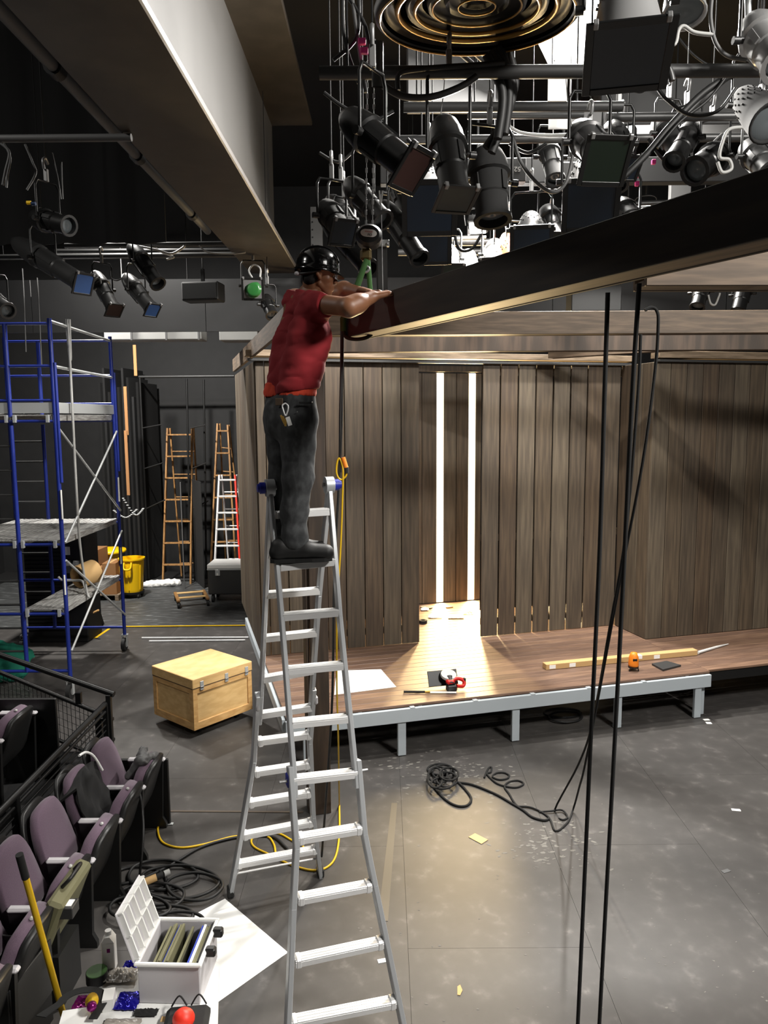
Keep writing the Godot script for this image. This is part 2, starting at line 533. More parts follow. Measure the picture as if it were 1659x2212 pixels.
func build_lights() -> void:
	var white := Color(1.0, 0.985, 0.96)
	work_light("glaring floodlight high in the grid beside the big round dish", at(1236, 72, 7.2), Vector3(-0.38, -0.8, 0.4), Vector2(0.66, 0.6), 110.0, white)
	work_light("small bright floodlight among silver lanterns behind the long dark beam", at(1032, 492, 8.4), Vector3(-0.1, -0.8, 0.6), Vector2(0.17, 0.14), 36.0, white)
	work_light("far floodlight glowing just above the dark beam at right", at(1392, 458, 10.0), Vector3(-0.1, -0.75, 0.65), Vector2(0.16, 0.12), 36.0, white)
	work_light("floodlight over the backstage bay behind the header wall", Vector3(-4.7, 6.3, -12.3), Vector3(0.0, -1, -0.25), Vector2(0.3, 0.25), 70.0, white)
	work_light("floodlight above the scaffold behind the black border", Vector3(-3.4, 6.7, -9.9), Vector3(0.1, -1, 0.05), Vector2(0.3, 0.25), 20.0, white)
	work_light("floodlight of the left bay above the upper seat row", Vector3(-5.4, 7.6, -3.6), Vector3(0.25, -1, -0.25), Vector2(0.3, 0.25), 11.0, white)
	work_light("house floodlight above the seats out of view at right", Vector3(5.0, 7.3, -0.4), Vector3(-0.45, -0.9, -0.3), Vector2(1.6, 0.9), 100.0, white)

func build_room() -> void:
	# floor: base slab, masonite sheets as pieces, and the older backstage boards
	var fl := structure("floor", mb().box(Vector3(0, -0.06, -6), Vector3(19, 0.1, 24)), M.black_rubber)
	var sheet := mb().box(Vector3.ZERO, Vector3(1.218, 0.01, 2.438)).mesh()
	for i in range(-6, 7):
		for j in range(0, 6):
			var o := part("floor_sheet", sheet, M.floor, fl, Vector3(i * 1.22 + 0.75, -0.005, -3.43 - j * 2.44 + 2.44 + (1.22 if i % 2 else 0.0)))
			o.position.z = -1.0 - j * 2.44 + (1.22 if posmod(i, 2) else 0.0)
	var bb := mb().box(Vector3.ZERO, Vector3(6.2, 0.014, 0.134)).mesh()
	for k in 28:
		part("backstage_board", bb, M.floor_back, fl, Vector3(-5.2, 0.002, -12.72 - k * 0.139))
	structure("ceiling", mb().box(Vector3(0, 8.7, -6), Vector3(19, 0.2, 24)), M.ceiling_black)
	structure("wall_left", mb().box(Vector3(-9, 4.3, -6), Vector3(0.2, 8.8, 24)), M.black_wall)
	structure("wall_right", mb().box(Vector3(9, 4.3, -6), Vector3(0.2, 8.8, 24)), M.black_wall)
	structure("wall_back", mb().box(Vector3(0, 4.3, -17.6), Vector3(18, 8.8, 0.2)), M.black_wall)
	structure("wall_front", mb().box(Vector3(0, 4.3, 5.6), Vector3(18, 8.8, 0.2)), M.black_wall)
	# header wall across the room with sheet joints
	var hd := structure("wall_header", mb().box(Vector3(0, 5.0, -11.02), Vector3(17.8, 0.5, 0.1)), M.black_wall)
	var hp := mb().box(Vector3.ZERO, Vector3(2.432, 0.72, 0.02)).mesh()
	for i in range(-4, 4):
		part("header_panel", hp, M.header_grey, hd, Vector3(i * 2.44 + 1.17, 5.1, -10.95))
	# steel plate girder running towards the back
	var g := thing("steel_girder", "huge riveted-looking steel girder with pale lit web crossing overhead", "girder", Vector3(-1.5, 5.5, -4))
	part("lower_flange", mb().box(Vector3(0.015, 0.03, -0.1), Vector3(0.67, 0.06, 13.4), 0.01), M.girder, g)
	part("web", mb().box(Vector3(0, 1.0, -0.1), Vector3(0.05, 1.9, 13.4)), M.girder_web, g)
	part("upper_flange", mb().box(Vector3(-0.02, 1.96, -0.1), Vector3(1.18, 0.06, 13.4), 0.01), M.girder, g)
	tag(g, "huge steel girder with pale lit web and wide dark underside overhead", "girder")
	var cp := at(684, 500, 10.7)
	var c := thing("steel_column", "perforated grey steel column at the far end of the girder", "column", Vector3(cp.x, 4.75, cp.z))
	part("plate", mb().box(Vector3(0, 0.8, 0), Vector3(0.16, 1.6, 0.04), 0.004), M.duct, c)
	var ho := mb()
	for i in 14: ho.rod(Vector3(-0.055, 0.1 + i * 0.1, 0.019), Vector3(-0.055, 0.1 + i * 0.1, 0.023), 0.012, 8)
	part("bolt_row", ho, M.black_metal, c)
	# black soft border in front of the left bay and dark plates in the roof
	var bd := []
	var by := at(300, 526, 8.4).y
	for i in 3:
		var row := []
		for j in 60:
			row.append(Vector3(-7.6 + j * 0.09, by + i * 1.2, -8.4 + 0.05 * sin(j * 1.1) + 0.02 * sin(j * 2.7 + i)))
		bd.append(row)
	single("black_border", "black cloth border hanging across the roof of the left bay", "drape", mb(Vector3(-4.7, by, -8.4)).sheet(bd, 0.01), M.drape, Vector3(-4.7, by, -8.4))
	var dp := at(980, 150, 8.2)
	single("ceiling_duct", "plain grey duct panel behind the pipes under the round dish", "duct", mb(dp).box(dp, Vector3(0.95, 0.75, 0.3), 0.01), M.duct, dp)
	var d2 := at(1490, 225, 8.2)
	single("ceiling_duct", "dark grey duct behind the cable swags at upper right", "duct", mb(d2).box(d2, Vector3(1.9, 0.5, 0.3), 0.01), M.raceway, d2)

func build_set() -> void:
	var len_ := 3.64
	var board := mb().box(Vector3.ZERO, Vector3(0.236, len_, 0.03), 0.004).mesh()
	var pitch := 0.2405
	var hy := 0.55 + len_ * 0.5 + 0.006
	# --- stage platform
	var dk := thing("stage_platform", "low wooden stage platform with brown deck planks on pale grey legs", "platform", S0, SET_TURN)
	var w := 0.1395
	for i in 29:
		var t := 2.07 - i * w - w * 0.5
		var x0 := -2.06
		var x1 := 2.9
		if t < -0.03: x1 = 2.4
		var d := mb().box(Vector3.ZERO, Vector3(x1 - x0, 0.028, w - 0.005), 0.003)
		part("plank", d, M["deck_%d" % ((i * 5 + 2) % 9)], dk, Vector3((x0 + x1) * 0.5, 0.536, t))
	for i in 17:
		var t := 2.03 - i * w - w * 0.5
		var d := mb().box(Vector3.ZERO, Vector3(4.6, 0.028, w - 0.005), 0.003)
		part("plank", d, M["deck_%d" % ((i * 4 + 3) % 9)], dk, Vector3(2.906 + 2.3, 0.536, t))
	part("edge_rail", mb().box(Vector3(0.41, 0.448, 2.095), Vector3(4.96, 0.145, 0.04), 0.004), M.frame_paint, dk)
	part("edge_rail", mb().box(Vector3(5.2, 0.455, 1.98), Vector3(4.6, 0.12, 0.04), 0.004), M.black_plastic, dk)
	part("edge_rail", mb().box(Vector3(-2.08, 0.46, 0.0), Vector3(0.04, 0.13, 4.1), 0.004), M.frame_paint, dk)
	for s in [-1.85, -0.86, 0.43, 1.69, 2.74]:
		part("leg", mb().box(Vector3(s, 0.2, 2.07), Vector3(0.088, 0.385, 0.04), 0.004), M.frame_paint, dk)
		part("leg", mb().box(Vector3(s + 0.02, 0.2, 0.1), Vector3(0.088, 0.385, 0.04), 0.004), M.frame_paint, dk)
	part("leg", mb().box(Vector3(2.86, 0.2, 1.97), Vector3(0.05, 0.385, 0.09), 0.004), M.frame_paint, dk)
	for s in [-1.95, -1.3, -0.65, 0.0, 0.65, 1.3, 1.95, 2.6]:
		part("joist", mb().box(Vector3(s, 0.45, 0.05), Vector3(0.04, 0.14, 4.02)), M.frame_paint, dk)
	for s in [-0.75, -0.05, 0.62, 1.3, 2.0]:
		part("joist_clip", mb().box(Vector3(s, 0.522, 2.09), Vector3(0.05, 0.012, 0.05)), M.frame_paint, dk)
	# --- plank walls
	var w1 := thing("plank_wall", "tall dark brown plank wall with a doorway and glowing slits at stage back", "wall", S0, SET_TURN)
	for i in 8:
		part("plank", board, M["plank_%d" % ((i * 5 + 1) % 12)], w1, Vector3(-0.115 - i * 0.2455, hy, 0))
	for i in 8:
		part("plank", board, M["plank_%d" % ((i * 7 + 4) % 12)], w1, Vector3(0.88 + 0.119 + i * 0.256, hy, 0))
	part("corner_plank", mb().box(Vector3(-2.01, hy, 0), Vector3(0.1, len_, 0.03), 0.004), M.plank_3, w1)
	part("masking_cloth", mb().box(Vector3(-1.02, 2.5, -0.085), Vector3(1.95, 3.2, 0.006)), M.drape, w1)
	part("masking_cloth", mb().box(Vector3(1.9, 2.5, -0.085), Vector3(2.0, 3.2, 0.006)), M.drape, w1)
	part("header_rail", mb().box(Vector3(0.45, 4.21, 0.05), Vector3(5.2, 0.03, 0.06), 0.003), M.raceway, w1)
	part("top_plate", mb().box(Vector3(0.45, 4.29, -0.02), Vector3(5.25, 0.075, 0.2), 0.004), M.raw_wood, w1)
	for h in [0.75, 1.9, 4.1]:
		part("batten", mb().box(Vector3(-0.98, h, -0.05), Vector3(1.9, 0.09, 0.04)), M.plank_1, w1)
		part("batten", mb().box(Vector3(1.95, h, -0.05), Vector3(2.1, 0.09, 0.04)), M.plank_1, w1)
	var w2 := thing("plank_wall", "dark brown plank wall standing forward at the right edge of stage", "wall", S0, SET_TURN)
	for i in 14:
		part("plank", board, M["plank_%d" % ((i * 5 + 7) % 12)], w2, Vector3(2.93 + 0.118 + i * 0.2445, hy, 0.74))
	for i in 3:
		part("plank", board, M["plank_%d" % ((i * 4 + 2) % 12)], w2, Vector3(2.945, hy, 0.605 - i * 0.244), Basis(Vector3.UP, PI / 2))
	part("header_rail", mb().box(Vector3(4.7, 4.21, 0.79), Vector3(3.5, 0.03, 0.06), 0.003), M.raceway, w2)
	part("top_plate", mb().box(Vector3(4.7, 4.29, 0.72), Vector3(3.5, 0.09, 0.2), 0.004), M.raw_wood, w2)
	part("backing", mb().box(Vector3(4.75, hy, 0.66), Vector3(3.5, len_, 0.02)), M.drape, w2)
	var w3 := thing("plank_wall", "dark plank side wall turning the left rear corner beside the ladders", "wall", S0, SET_TURN)
	for i in 12:
		part("plank", board, M["plank_%d" % ((i * 7 + 3) % 12)], w3, Vector3(-2.06, hy, -0.13 - i * 0.243), Basis(Vector3.UP, PI / 2))
	part("fascia", mb().box(Vector3(-2.085, 4.34, 0.03), Vector3(0.04, 0.19, 5.85), 0.003), M.beam_wood_z, w3)
	for h in [0.75, 1.9, 4.1]:
		part("batten", mb().box(Vector3(-2.02, h, -1.4), Vector3(0.04, 0.09, 2.8)), M.plank_1, w3)
	# --- recessed wall behind the doorway, with two lit slits
	var w4 := thing("plank_wall", "recessed plank wall seen through the doorway between two glowing strips", "wall", S0, SET_TURN)
	var tb := -1.98
	var gaps := [0.995, 1.53]
	var edges := [[-0.02, 0.215], [0.22, 0.455], [0.46, 0.69], [0.695, 0.935], [1.055, 1.26], [1.268, 1.47], [1.59, 1.81], [1.815, 2.04], [2.045, 2.28]]
	var j := 0
	for e in edges:
		part("plank", mb().box(Vector3.ZERO, Vector3(e[1] - e[0], len_, 0.03), 0.004), M["plank_%d" % ((j * 5) % 12)], w4, Vector3((e[0] + e[1]) * 0.5, hy, tb))
		j += 1
	part("top_plate", mb().box(Vector3(1.1, 4.26, tb), Vector3(2.5, 0.09, 0.12)), M.plank_1, w4)
	for i in 2:
		var t := thing("light_strip", ["tall glowing strip of warm light between planks, left of the two", "tall glowing strip of warm light between planks, right of the two"][i], "light strip", st(gaps[i], 0.56, tb - 0.005), SET_TURN, "glowing strips in the doorway")
		part("diffuser_lamp", mb().box(Vector3(0, len_ * 0.5, 0), Vector3(0.118, len_, 0.02), 0.006), M.glow_warm, t)
		part("channel", mb().box(Vector3(0, len_ * 0.5, -0.03), Vector3(0.135, len_, 0.03)), M.alu, t)
		area("%s_light" % t.name, st(gaps[i], 0.56 + len_ * 0.5, tb + 0.03), Basis(Vector3.UP, deg_to_rad(SET_TURN)) * Vector3(0, 0, 1), Vector2(0.118, len_), [24.0, 36.0][i], Color(1.0, 0.87, 0.64))
	# --- free-standing plank post at the front corner
	var pp := st(-1.9, 0, 2.98)
	var po := thing("timber_post", "tall dark plank post standing on the floor behind the ladder", "post", pp, SET_TURN)
	part("board", mb().box(Vector3(0.02, 2.095, 0.02), Vector3(0.16, 4.19, 0.03), 0.004), M.post_dark, po)
	part("board", mb().box(Vector3(0.09, 2.095, -0.08), Vector3(0.03, 4.19, 0.16), 0.004), M.post_dark, po)
	part("board", mb().box(Vector3(-0.075, 2.095, -0.08), Vector3(0.03, 4.19, 0.16), 0.004), M.post_dark, po)

# box beam between two world points given at mid bottom; w wide, h high
func box_beam(called: String, label: String, a: Vector3, b: Vector3, w: float, h: float, sides: Material = null) -> Node3D:
	var d := b - a
	var t := thing(called, label, "beam", a, rad_to_deg(atan2(-d.z, d.x)))
	var L := d.length()
	for sgn in [-1.0, 1.0]:
		part("side_board", mb().box(Vector3(L * 0.5, h * 0.5, sgn * (w * 0.5 - 0.011)), Vector3(L, h, 0.022), 0.003), sides if sides else M.beam_wood, t)
	part("bottom_board", mb().box(Vector3(L * 0.5, 0.014, 0), Vector3(L, 0.022, w - 0.046)), M.beam_wood, t)
	part("top_board", mb().box(Vector3(L * 0.5, h - 0.02, 0), Vector3(L, 0.022, w - 0.046)), M.beam_wood, t)
	return t

func build_beams() -> void:
	box_beam("timber_beam", "long dark diagonal timber beam hanging from the hoist beside the worker", Vector3(-0.16, 4.0, -4.84), Vector3(2.76, 3.93, 0.84), 0.17, 0.195, M.beam_dark)
	box_beam("timber_beam", "short timber cross beam meeting the diagonal beam at right", Vector3(0.98, 3.985, -2.98), Vector3(3.2, 3.985, -3.05), 0.14, 0.195)
	box_beam("timber_beam", "level brown timber beam resting on the post above the stage front", Vector3(-0.72, 4.19, -6.5), Vector3(6.4, 4.19, -6.56), 0.16, 0.185)
	box_beam("timber_beam", "level brown timber beam farther back nearest the plank wall top", Vector3(-0.95, 4.19, -8.1), Vector3(7.2, 4.19, -8.18), 0.16, 0.185, M.post_dark)
	var a := Vector3(2.15, 4.25, -9.9)
	box_beam("timber_rafter", "dark rafter slanting between the wall top and the rear beam", a, Vector3(4.0, 4.25, -8.3), 0.14, 0.12)

func build_ladder() -> void:
	var HL := at(583, 1058, 4.5)
	var HR := at(711, 1052, 4.62)
	var fm := (on(617, 2330) + on(885, 2290)) * 0.5
	var rm := (on(498, 1930) + on(690, 1897)) * 0.5
	var hm := (HL + HR) * 0.5
	var rx := (HR - HL).normalized()
	var nf := rx.cross((fm - hm).normalized()).normalized()
	var nr := rx.cross((rm - hm).normalized()).normalized()
	var base := Vector3(hm.x, 0, hm.z)
	var t := thing("step_ladder", "tall silver aluminium folding ladder with blue locks under the worker", "ladder", base)
	var fp := func(x: float, y: float) -> Vector3: return plane_at(x, y, hm, nf)
	var rp := func(x: float, y: float) -> Vector3: return plane_at(x, y, hm, nr)
	var rail := func(called: String, p: Array, w: float, d: float, m: Material, out: Vector3) -> void:
		var b := mb(base)
		for i in p.size() - 1:
			var q: Vector3 = p[i + 1] + (p[i + 1] - p[i]).normalized() * 0.006
			b.bar(p[i], q, w, d, rx, 0.004)
		part(called, b, m, t)
	# front: inner rails, outer rails, feet
	rail.call("rail", [HL, fp.call(608, 1330), fp.call(636, 1690), fp.call(637, 1720)], 0.026, 0.062, M.alu, rx)
	rail.call("rail", [HR, fp.call(733, 1330), fp.call(768, 1672), fp.call(770, 1700)], 0.026, 0.062, M.alu, rx)
	var lf: Vector3 = fp.call(616, 2335)
	var rf: Vector3 = fp.call(890, 2310)
	rail.call("outer_rail", [fp.call(626, 1655), fp.call(640, 1830), fp.call(633, 1960), lf], 0.03, 0.07, M.alu, rx)
	rail.call("outer_rail", [fp.call(772, 1640), fp.call(786, 1800), fp.call(808, 1910), rf], 0.03, 0.07, M.alu, rx)
	# rear
	rail.call("rail", [HL, rp.call(574, 1283), rp.call(564, 1500), rp.call(560, 1560)], 0.026, 0.062, M.alu, rx)
	rail.call("rail", [HR, rp.call(689, 1283), rp.call(675, 1480), rp.call(671, 1545)], 0.026, 0.062, M.alu, rx)
	var lr: Vector3 = rp.call(498, 1930)
	var rr: Vector3 = rp.call(692, 1897)
	rail.call("outer_rail", [rp.call(556, 1500), rp.call(548, 1640), lr], 0.03, 0.07, M.alu, rx)
	rail.call("outer_rail", [rp.call(677, 1485), rp.call(669, 1600), rp.call(676, 1760), rr], 0.03, 0.07, M.alu, rx)
	for f in [lf, rf, lr, rr]:
		part("rubber_foot", mb(base).box(Vector3(f.x, 0.035, f.z), Vector3(0.05, 0.07, 0.09), 0.01, Basis(Vector3.UP, deg_to_rad(15))), M.black_rubber, t)
	# rungs
	var fr := [[597, 1111, 709, 1104], [604, 1224, 722, 1212], [610, 1331, 730, 1321], [620, 1447, 739, 1436], [629, 1562, 749, 1550], [632, 1684, 770, 1668], [642, 1811, 780, 1788], [642, 1941, 801, 1911], [636, 2075, 826, 2034], [627, 2207, 853, 2162], [620, 2320, 876, 2270]]
	for i in fr.size():
		var q: Array = fr[i]
		var a: Vector3 = fp.call(q[0], q[1])
		var b: Vector3 = fp.call(q[2], q[3])
		rung(t, base, a, b, nf, i >= 6)
	var re := [[581, 1112, 704, 1104], [578, 1197, 697, 1190], [575, 1284, 688, 1275], [571, 1378, 682, 1366], [567, 1466, 676, 1447], [563, 1543, 672, 1527], [556, 1601, 671, 1586], [549, 1668, 668, 1650], [537, 1734, 670, 1712], [524, 1804, 675, 1775], [511, 1866, 683, 1834]]
	for i in re.size():
		var q: Array = re[i]
		rung(t, base, rp.call(q[0], q[1]), rp.call(q[2], q[3]), nr, i >= 6)
	part("brace_bar", mb(base).rod(rp.call(505, 1888), rp.call(690, 1853), 0.008, 6), M.alu_bright, t)
	part("brace_bar", mb(base).rod(rp.call(504, 1905), rp.call(520, 1868), 0.008, 6), M.alu_bright, t)
	# hinges with blue knobs
	for sd in [0, 1]:
		var h: Vector3 = [HL, HR][sd]
		var o: float = [-1.0, 1.0][sd]
		part("hinge", mb(base).rod(h - rx * 0.026 + Vector3(0, 0.012, 0), h + rx * 0.026 + Vector3(0, 0.012, 0), 0.052, 18), M.alu, t)
		var kp := h + rx * (o * 0.03) + Vector3(0, 0.012, 0)
		part("knob", mb(base).rod(kp, kp + rx * (o * 0.03), 0.035, 14).rod(kp + rx * (o * 0.028), kp + rx * (o * 0.045), 0.03, 14, 0.024), M.blue_knob, t)
		part("hinge_pin", mb(base).rod(h - rx * 0.04 + Vector3(0, 0.012, 0), h + rx * 0.04 + Vector3(0, 0.012, 0), 0.016, 10), M.steel, t)
	# lock tabs where the inner and outer sections overlap
	for q in [[628, 1686, -1.0], [771, 1667, 1.0]]:
		var p: Vector3 = fp.call(q[0], q[1])
		part("lock_tab", mb(base).box(p + nf * 0.02, Vector3(0.042, 0.085, 0.075), 0.012, Basis(rx, Vector3.UP, rx.cross(Vector3.UP)).orthonormalized()), M.blue_knob, t)
		part("lock_pin", mb(base).rod(p - rx * 0.02, p + rx * (q[2] * 0.065), 0.009, 8), M.steel, t)
	for q in [[555, 1524, -1.0], [680, 1510, 1.0]]:
		var p: Vector3 = rp.call(q[0], q[1])
		part("lock_tab", mb(base).box(p, Vector3(0.03, 0.06, 0.08), 0.01, Basis(rx, Vector3.UP, rx.cross(Vector3.UP)).orthonormalized()), M.grey_plastic, t)
	# warning label on the lowest visible step
	var la: Vector3 = fp.call(722, 2196)
	part("label_sticker", mb(base).box(la + nf * 0.022, Vector3(0.07, 0.022, 0.002), 0.0, Basis(rx, Vector3.UP, rx.cross(Vector3.UP)).orthonormalized()), M.paper, t)
	part("label_sticker", mb(base).box(fp.call(748, 2189) + nf * 0.022, Vector3(0.03, 0.022, 0.002), 0.0, Basis(rx, Vector3.UP, rx.cross(Vector3.UP)).orthonormalized()), M.red_plastic, t)

# a ladder step: flat tread with two lips; flared pads at the ends on the outer sections
func rung(t: Node3D, base: Vector3, a: Vector3, b: Vector3, n: Vector3, outer: bool) -> void:
	var m := mb(base)
	var d := (b - a).normalized()
	var z := d.cross(Vector3.UP).normalized()
	var bs := Basis(d, Vector3.UP, d.cross(Vector3.UP)).orthonormalized()
	var L := a.distance_to(b)
	var c := (a + b) * 0.5
	m.box(c + Vector3(0, 0.012, 0), Vector3(L, 0.012, 0.066), 0.003, bs)
	m.box(c + Vector3(0, -0.008, 0) + z * 0.03, Vector3(L, 0.03, 0.006), 0.001, bs)
	m.box(c + Vector3(0, -0.008, 0) - z * 0.03, Vector3(L, 0.03, 0.006), 0.001, bs)
	for k in 3: m.box(c + Vector3(0, 0.019, 0) + z * (0.02 * (k - 1)), Vector3(L, 0.003, 0.006), 0.0, bs)
	part("rung", m, M.alu_bright, t)
	if outer:
		for e in [a + d * 0.02, b - d * 0.02]:
			part("rung_bracket", mb(base).box(e + Vector3(0, -0.004, 0), Vector3(0.04, 0.06, 0.072), 0.01, bs), M.alu_bright, t)

# Smooth-blended tapered capsules on a grid, meshed as surface nets into b.
# bones: [from, to, radius, radius]; trim: planes (normal, point) that cut the solid; amp/freq: cloth folds
func skin_mesh(b: MB, bones: Array, cell: float, k: float, trim := [], amp := 0.0, freq := Vector3.ONE, seed_ := 1, dig := []) -> void:
	var lo := Vector3(1e9, 1e9, 1e9)
	var hi := -lo
	for q in bones:
		var m: float = maxf(q[2], q[3]) + k + cell * 3.0
		for p in [q[0], q[1]]:
			lo = lo.min(p - Vector3(m, m, m)); hi = hi.max(p + Vector3(m, m, m))
	var nx := int((hi.x - lo.x) / cell) + 2
	var ny := int((hi.y - lo.y) / cell) + 2
	var nz := int((hi.z - lo.z) / cell) + 2
	var f := PackedFloat32Array()
	f.resize(nx * ny * nz)
	f.fill(0.5)
	for q in bones + dig:
		var a: Vector3 = q[0]
		var ba: Vector3 = q[1] - q[0]
		var ll := maxf(ba.length_squared(), 1e-9)
		var ra: float = q[2]
		var dr: float = q[3] - q[2]
		var neg: bool = q.size() > 4
		var m := maxf(q[2], q[3]) + k + cell * 3.0
		var p0: Vector3 = (q[0] as Vector3).min(q[1]) - Vector3(m, m, m) - lo
		var p1: Vector3 = (q[0] as Vector3).max(q[1]) + Vector3(m, m, m) - lo
		for z in range(maxi(0, int(p0.z / cell)), mini(nz, int(p1.z / cell) + 1)):
			for y in range(maxi(0, int(p0.y / cell)), mini(ny, int(p1.y / cell) + 1)):
				var i := (z * ny + y) * nx
				for x in range(maxi(0, int(p0.x / cell)), mini(nx, int(p1.x / cell) + 1)):
					var p := lo + Vector3(x, y, z) * cell - a
					var t := clampf(p.dot(ba) / ll, 0.0, 1.0)
					var d := (p - ba * t).length() - ra - dr * t
					var g := f[i + x]
					if neg:
						f[i + x] = maxf(g, -d)
					else:
						var h := maxf(k - absf(d - g), 0.0) / k
						f[i + x] = minf(d, g) - h * h * k * 0.25
	var nzs: FastNoiseLite
	if amp > 0.0:
		nzs = FastNoiseLite.new()
		nzs.seed = seed_
		nzs.noise_type = FastNoiseLite.TYPE_SIMPLEX_SMOOTH
		nzs.frequency = 1.0
		nzs.fractal_octaves = 2
	if amp > 0.0 or trim.size() > 0:
		for z in nz:
			for y in ny:
				for x in nx:
					var i := (z * ny + y) * nx + x
					var g := f[i]
					if absf(g) < 0.12:
						var p := lo + Vector3(x, y, z) * cell
						if amp > 0.0:
							var q := p * freq
							g += amp * (1.0 - 2.0 * absf(nzs.get_noise_3d(q.x, q.y, q.z)))
						for c in trim: g = maxf(g, (p - c[1]).dot(c[0]))
						f[i] = g
	var ix := PackedInt32Array()
	ix.resize(nx * ny * nz)
	ix.fill(-1)
	var vs := PackedVector3Array()
	var ns := PackedVector3Array()
	var sy := nx
	var sz := nx * ny
	var off := [0, 1, sy, sy + 1, sz, sz + 1, sz + sy, sz + sy + 1]
	var cor := [Vector3(0, 0, 0), Vector3(1, 0, 0), Vector3(0, 1, 0), Vector3(1, 1, 0), Vector3(0, 0, 1), Vector3(1, 0, 1), Vector3(0, 1, 1), Vector3(1, 1, 1)]
	var ed := [[0, 1], [2, 3], [4, 5], [6, 7], [0, 2], [1, 3], [4, 6], [5, 7], [0, 4], [1, 5], [2, 6], [3, 7]]
	for z in nz - 1:
		for y in ny - 1:
			var i0 := (z * ny + y) * nx
			for x in nx - 1:
				var i := i0 + x
				if absf(f[i]) > cell * 2.5: continue
				var inside := 0
				for o in off:
					if f[i + o] < 0.0: inside += 1
				if inside == 0 or inside == 8: continue
				var acc := Vector3.ZERO
				var cnt := 0
				for e in ed:
					var fa := f[i + off[e[0]]]
					var fb := f[i + off[e[1]]]
					if (fa < 0.0) != (fb < 0.0):
						acc += (cor[e[0]] as Vector3).lerp(cor[e[1]], fa / (fa - fb)); cnt += 1
				acc /= cnt
				var gx := f[i + 1] + f[i + sy + 1] + f[i + sz + 1] + f[i + sz + sy + 1] - f[i] - f[i + sy] - f[i + sz] - f[i + sz + sy]
				var gy := f[i + sy] + f[i + sy + 1] + f[i + sz + sy] + f[i + sz + sy + 1] - f[i] - f[i + 1] - f[i + sz] - f[i + sz + 1]
				var gz := f[i + sz] + f[i + sz + 1] + f[i + sz + sy] + f[i + sz + sy + 1] - f[i] - f[i + 1] - f[i + sy] - f[i + sy + 1]
				ix[i] = vs.size()
				vs.append(lo + (Vector3(x, y, z) + acc) * cell)
				ns.append(Vector3(gx, gy, gz).normalized())
	for z in range(1, nz - 1):
		for y in range(1, ny - 1):
			for x in range(1, nx - 1):
				var i := (z * ny + y) * nx + x
				if ix[i] < 0: continue
				var s0 := f[i] < 0.0
				if s0 != (f[i + 1] < 0.0): net_quad(b, vs, ns, ix[i], ix[i - sy], ix[i - sy - sz], ix[i - sz])
				if s0 != (f[i + sy] < 0.0): net_quad(b, vs, ns, ix[i], ix[i - 1], ix[i - 1 - sz], ix[i - sz])
				if s0 != (f[i + sz] < 0.0): net_quad(b, vs, ns, ix[i], ix[i - 1], ix[i - 1 - sy], ix[i - sy])
func net_quad(b: MB, v: PackedVector3Array, n: PackedVector3Array, i: int, j: int, k: int, l: int) -> void:
	if i < 0 or j < 0 or k < 0 or l < 0: return
	b.tri(v[i], v[j], v[k], n[i], n[j], n[k]); b.tri(v[i], v[k], v[l], n[i], n[k], n[l])

# bones of a hand: wrist point, direction of the fingers, back-of-hand normal, side of the thumb
func hand_bones(w: Vector3, d: Vector3, up: Vector3, thumb: Vector3, curl: float) -> Array:
	d = d.normalized()
	up = (up - d * up.dot(d)).normalized()
	var sd := d.cross(up).normalized()
	if sd.dot(thumb) < 0.0: sd = -sd
	var o := []
	for s in [-0.028, -0.01, 0.01, 0.026]:
		o.append([w + sd * s * 0.6, w + d * 0.085 + sd * s, 0.019, 0.0135])
	var ln := [0.062, 0.078, 0.084, 0.076]
	for i in 4:
		var s: float = [-0.031, -0.011, 0.0095, 0.029][i]
		var p := w + d * 0.088 + sd * s
		var dir := (d + sd * (s * 2.0)).normalized()
		var L: float = ln[i]
		var an := 0.0
		for j in 3:
			an += curl * [0.5, 1.0, 0.7][j]
			var q: Vector3 = p + (dir * cos(an) - up * sin(an)) * L * [0.46, 0.3, 0.24][j]
			o.append([p, q, [0.0098, 0.009, 0.0082][j], [0.009, 0.0082, 0.0072][j]])
			p = q
	var tp := w + d * 0.025 + sd * 0.03
	var t1 := tp + (d * 0.6 + sd * 0.7 - up * 0.25).normalized() * 0.042
	var t2 := t1 + (d * 0.95 + sd * 0.2 - up * 0.35).normalized() * 0.034
	var t3 := t2 + (d - up * 0.5).normalized() * 0.026
	o.append([tp - sd * 0.012, t1, 0.016, 0.0125]); o.append([t1, t2, 0.0118, 0.0102]); o.append([t2, t3, 0.01, 0.0082])
	return o

